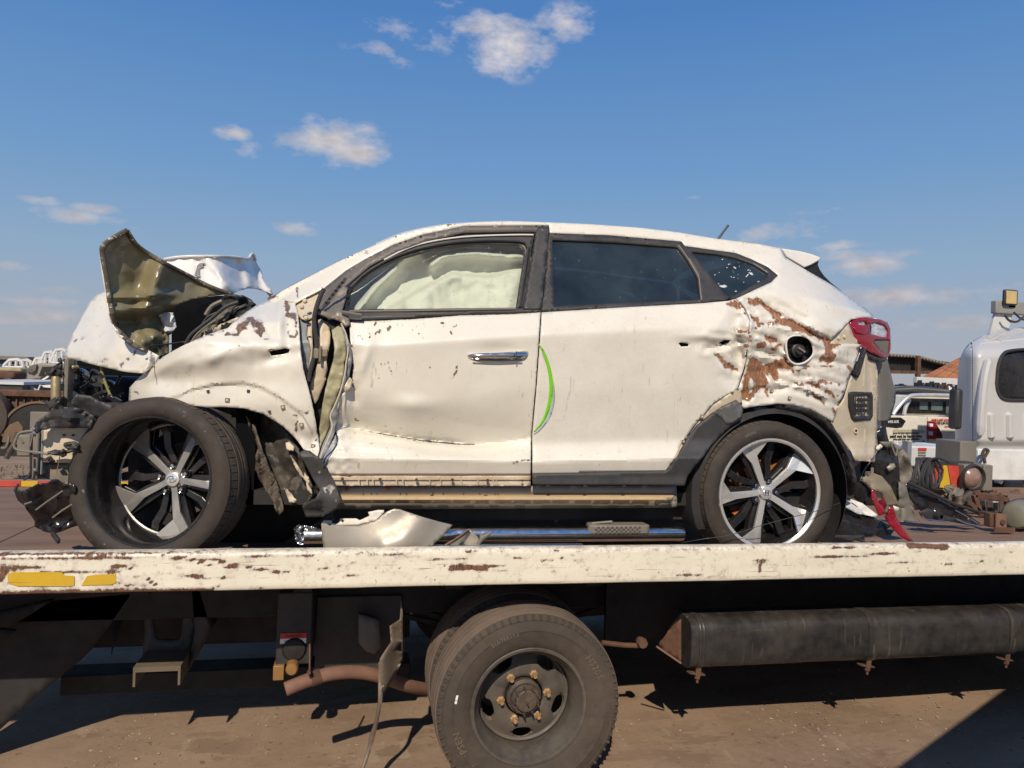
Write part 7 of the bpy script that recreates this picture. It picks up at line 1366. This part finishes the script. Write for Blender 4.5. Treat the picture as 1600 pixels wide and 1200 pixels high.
# trailer chassis with rusty mudguard
o = thing('trailer', 'dark flat trailer with rusty chassis and brown curved mudguard on the left', 'trailer', (P(30, 700, 12.5)[0], 13.5, gh(-5)))
Yl = 12.0
B('deck_box', -60, 598.5, 36, 614, Yl, 2.2, 'dark', o, .01); B('deck_edge', -60, 597, 37, 598.5, Yl-.03, 2.2, 'bodyblue', o)
B('side_beam', -60, 612, 122, 617, Yl-.1, .2, 'rust', o, .01); B('chassis_beam', -60, 617, 122, 646, Yl, .15, mat('chassis_brown', (.085, .065, .05), .7, var=.3, dust=.5, dustc=(.16, .11, .08), stretch=(4, 1, .5)), o, .01)
for x in range(0, 120, 12): B('stake_pocket', x, 618, x+3, 640, Yl-.04, .05, 'rust', o)
B('cross_panel', -60, 650, 120, 672, Yl+.4, .1, 'dark', o); B('red_lower_beam', -60, 664, 14, 676, Yl, .12, 'rust', o, .01)
V = []; ac = P(58, 678, Yl-.2); MB().lathe([(.44, 0), (.47, .0), (.47, .5), (.44, .5)], 40, c=tuple(ac), close=True, a0=R_(25), a1=R_(185)).build('mudguard', mat('brown_mudguard', (.15, .095, .055), .75, var=.2, dust=.5, dustc=(.2, .14, .09)), o, smooth=True, auto=40)
MB().lathe([(0, .02), (.44, .02), (.44, .04), (0, .04)], 40, c=tuple(ac), a0=R_(25), a1=R_(185)).build('mudguard_side', M['black'], o)
B('tool_locker', 46, 644, 78, 672, Yl-.25, .3, 'greyp', o, .01); poly('rust_lump', [(2, 690), (6, 674), (14, 664), (28, 658), (36, 668), (34, 686), (24, 692), (4, 692)], Yl-.2, MATS['brown_mudguard'], o, .3, .03)
MB().lathe([(.1, -.1), (.3, -.13), (.42, -.12), (.45, 0), (.42, .1), (.1, .1)], 30, c=tuple(P(-34, 650, Yl-.1))).build('wheel', M['tyre2'], o, smooth=True)
B('axle_box', -60, 690, 50, 712, Yl-.1, .6, 'black', o); MB().tube([P(x, y, Yl-.2) for x, y in cat([(2, 700), (9, 699), (13, 690), (14, 682)], 4)], .02, 6).build('chain', M['greyp'], o, smooth=True)
MB().tube([P(10, 716, Yl-.3), P(16, 704, Yl-.3), P(24, 690, Yl-.3), P(28, 676, Yl-.3)], .04, 6).build('drag_link', M['hub'], o, smooth=True)
for u in (-3.9, -5.5): MB().box(u, u+.14, Yl+.3, Yl+.44, gh(-5), P(20, 700, Yl)[2]).build('stand', M['black'], o)
random.seed(21)
o = thing('sheet_scrap', 'white and blue thin panels lying on the trailer beside the black deck box', 'scrap', tuple(P(50, 612, Yl+.3)))
for pts, m in (([(37, 600), (44, 601), (54, 607), (60, 611), (37, 610)], 'bodyblue'), ([(38, 604), (50, 606), (58, 610), (44, 611)], 'dark'), ([(36, 611), (64, 610), (64, 613), (38, 613)], 'whitel'), ([(64, 602), (80, 601), (80, 606), (68, 605)], 'whitel'), ([(57, 612), (62, 601), (63.5, 601), (59, 612)], 'whitel')): poly('panel', pts, Yl+.3+random.uniform(-.1, .1), m, o, .03)
# added unseen box body, shaped to throw the shadow across the dirt at lower right
def shp(px, py, h):   # the point at height h whose sun shadow falls on this spot of the ground
    g = PG(px, py); d = np.array(SUN_D); t = (h-g[2])/(-d[2]); return g-d*t
HB = 1.5; A_, B_ = shp(1400, 1200, HB), shp(1582, 1067, HB); dv = (B_-A_)/np.linalg.norm(B_-A_)
A2 = A_-dv*.85; o = thing('shadow_caster', 'added white box body out of view that casts the lower right ground shadow', 'van', (3.2, .9, gh(3.2)))
pts = [(A2[0], A2[1]), (B_[0], B_[1]), (B_[0]+1.5, B_[1]+.02), (A2[0]+2.2, A2[1]-1.5), (A2[0]+.9, A2[1]-1.7)]
q = MB().prism(pts[::-1], .22, HB, axis='Z').build('body', M['truckwhite'], o); fixn(q)
for t in (.25, .8):
    c = A2+dv*(t*2.3); n_ = np.array([dv[1], -dv[0], 0]); Mx = Matrix.Translation((c[0]+n_[0]*.12, c[1]+n_[1]*.12, gh(c[0])+.33)) @ Matrix.Rotation(math.atan2(dv[1], dv[0]), 4, 'Z')
    MB().lathe([(0, -.1), (.2, -.1), (.31, -.1), (.33, -.08), (.33, .08), (.2, .1), (0, .1)], 28).xform(Mx).build('wheel', M['tyre'], o, smooth=True)
sd = [A2+dv*.3, A2+dv*1.9]; n_ = np.array([-dv[1], dv[0], 0])*.006
V = [tuple((sd[i][0]+n_[0]*k, sd[i][1]+n_[1]*k, z)) for k in (0, 1) for i, z in ((0, .95), (1, .95), (1, 1.38), (0, 1.38))]
fixn(mesh_obj('window', V, [(0, 1, 2, 3), (7, 6, 5, 4), (0, 4, 5, 1), (1, 5, 6, 2), (2, 6, 7, 3), (3, 7, 4, 0)], M['gloss'], o, smooth=False))
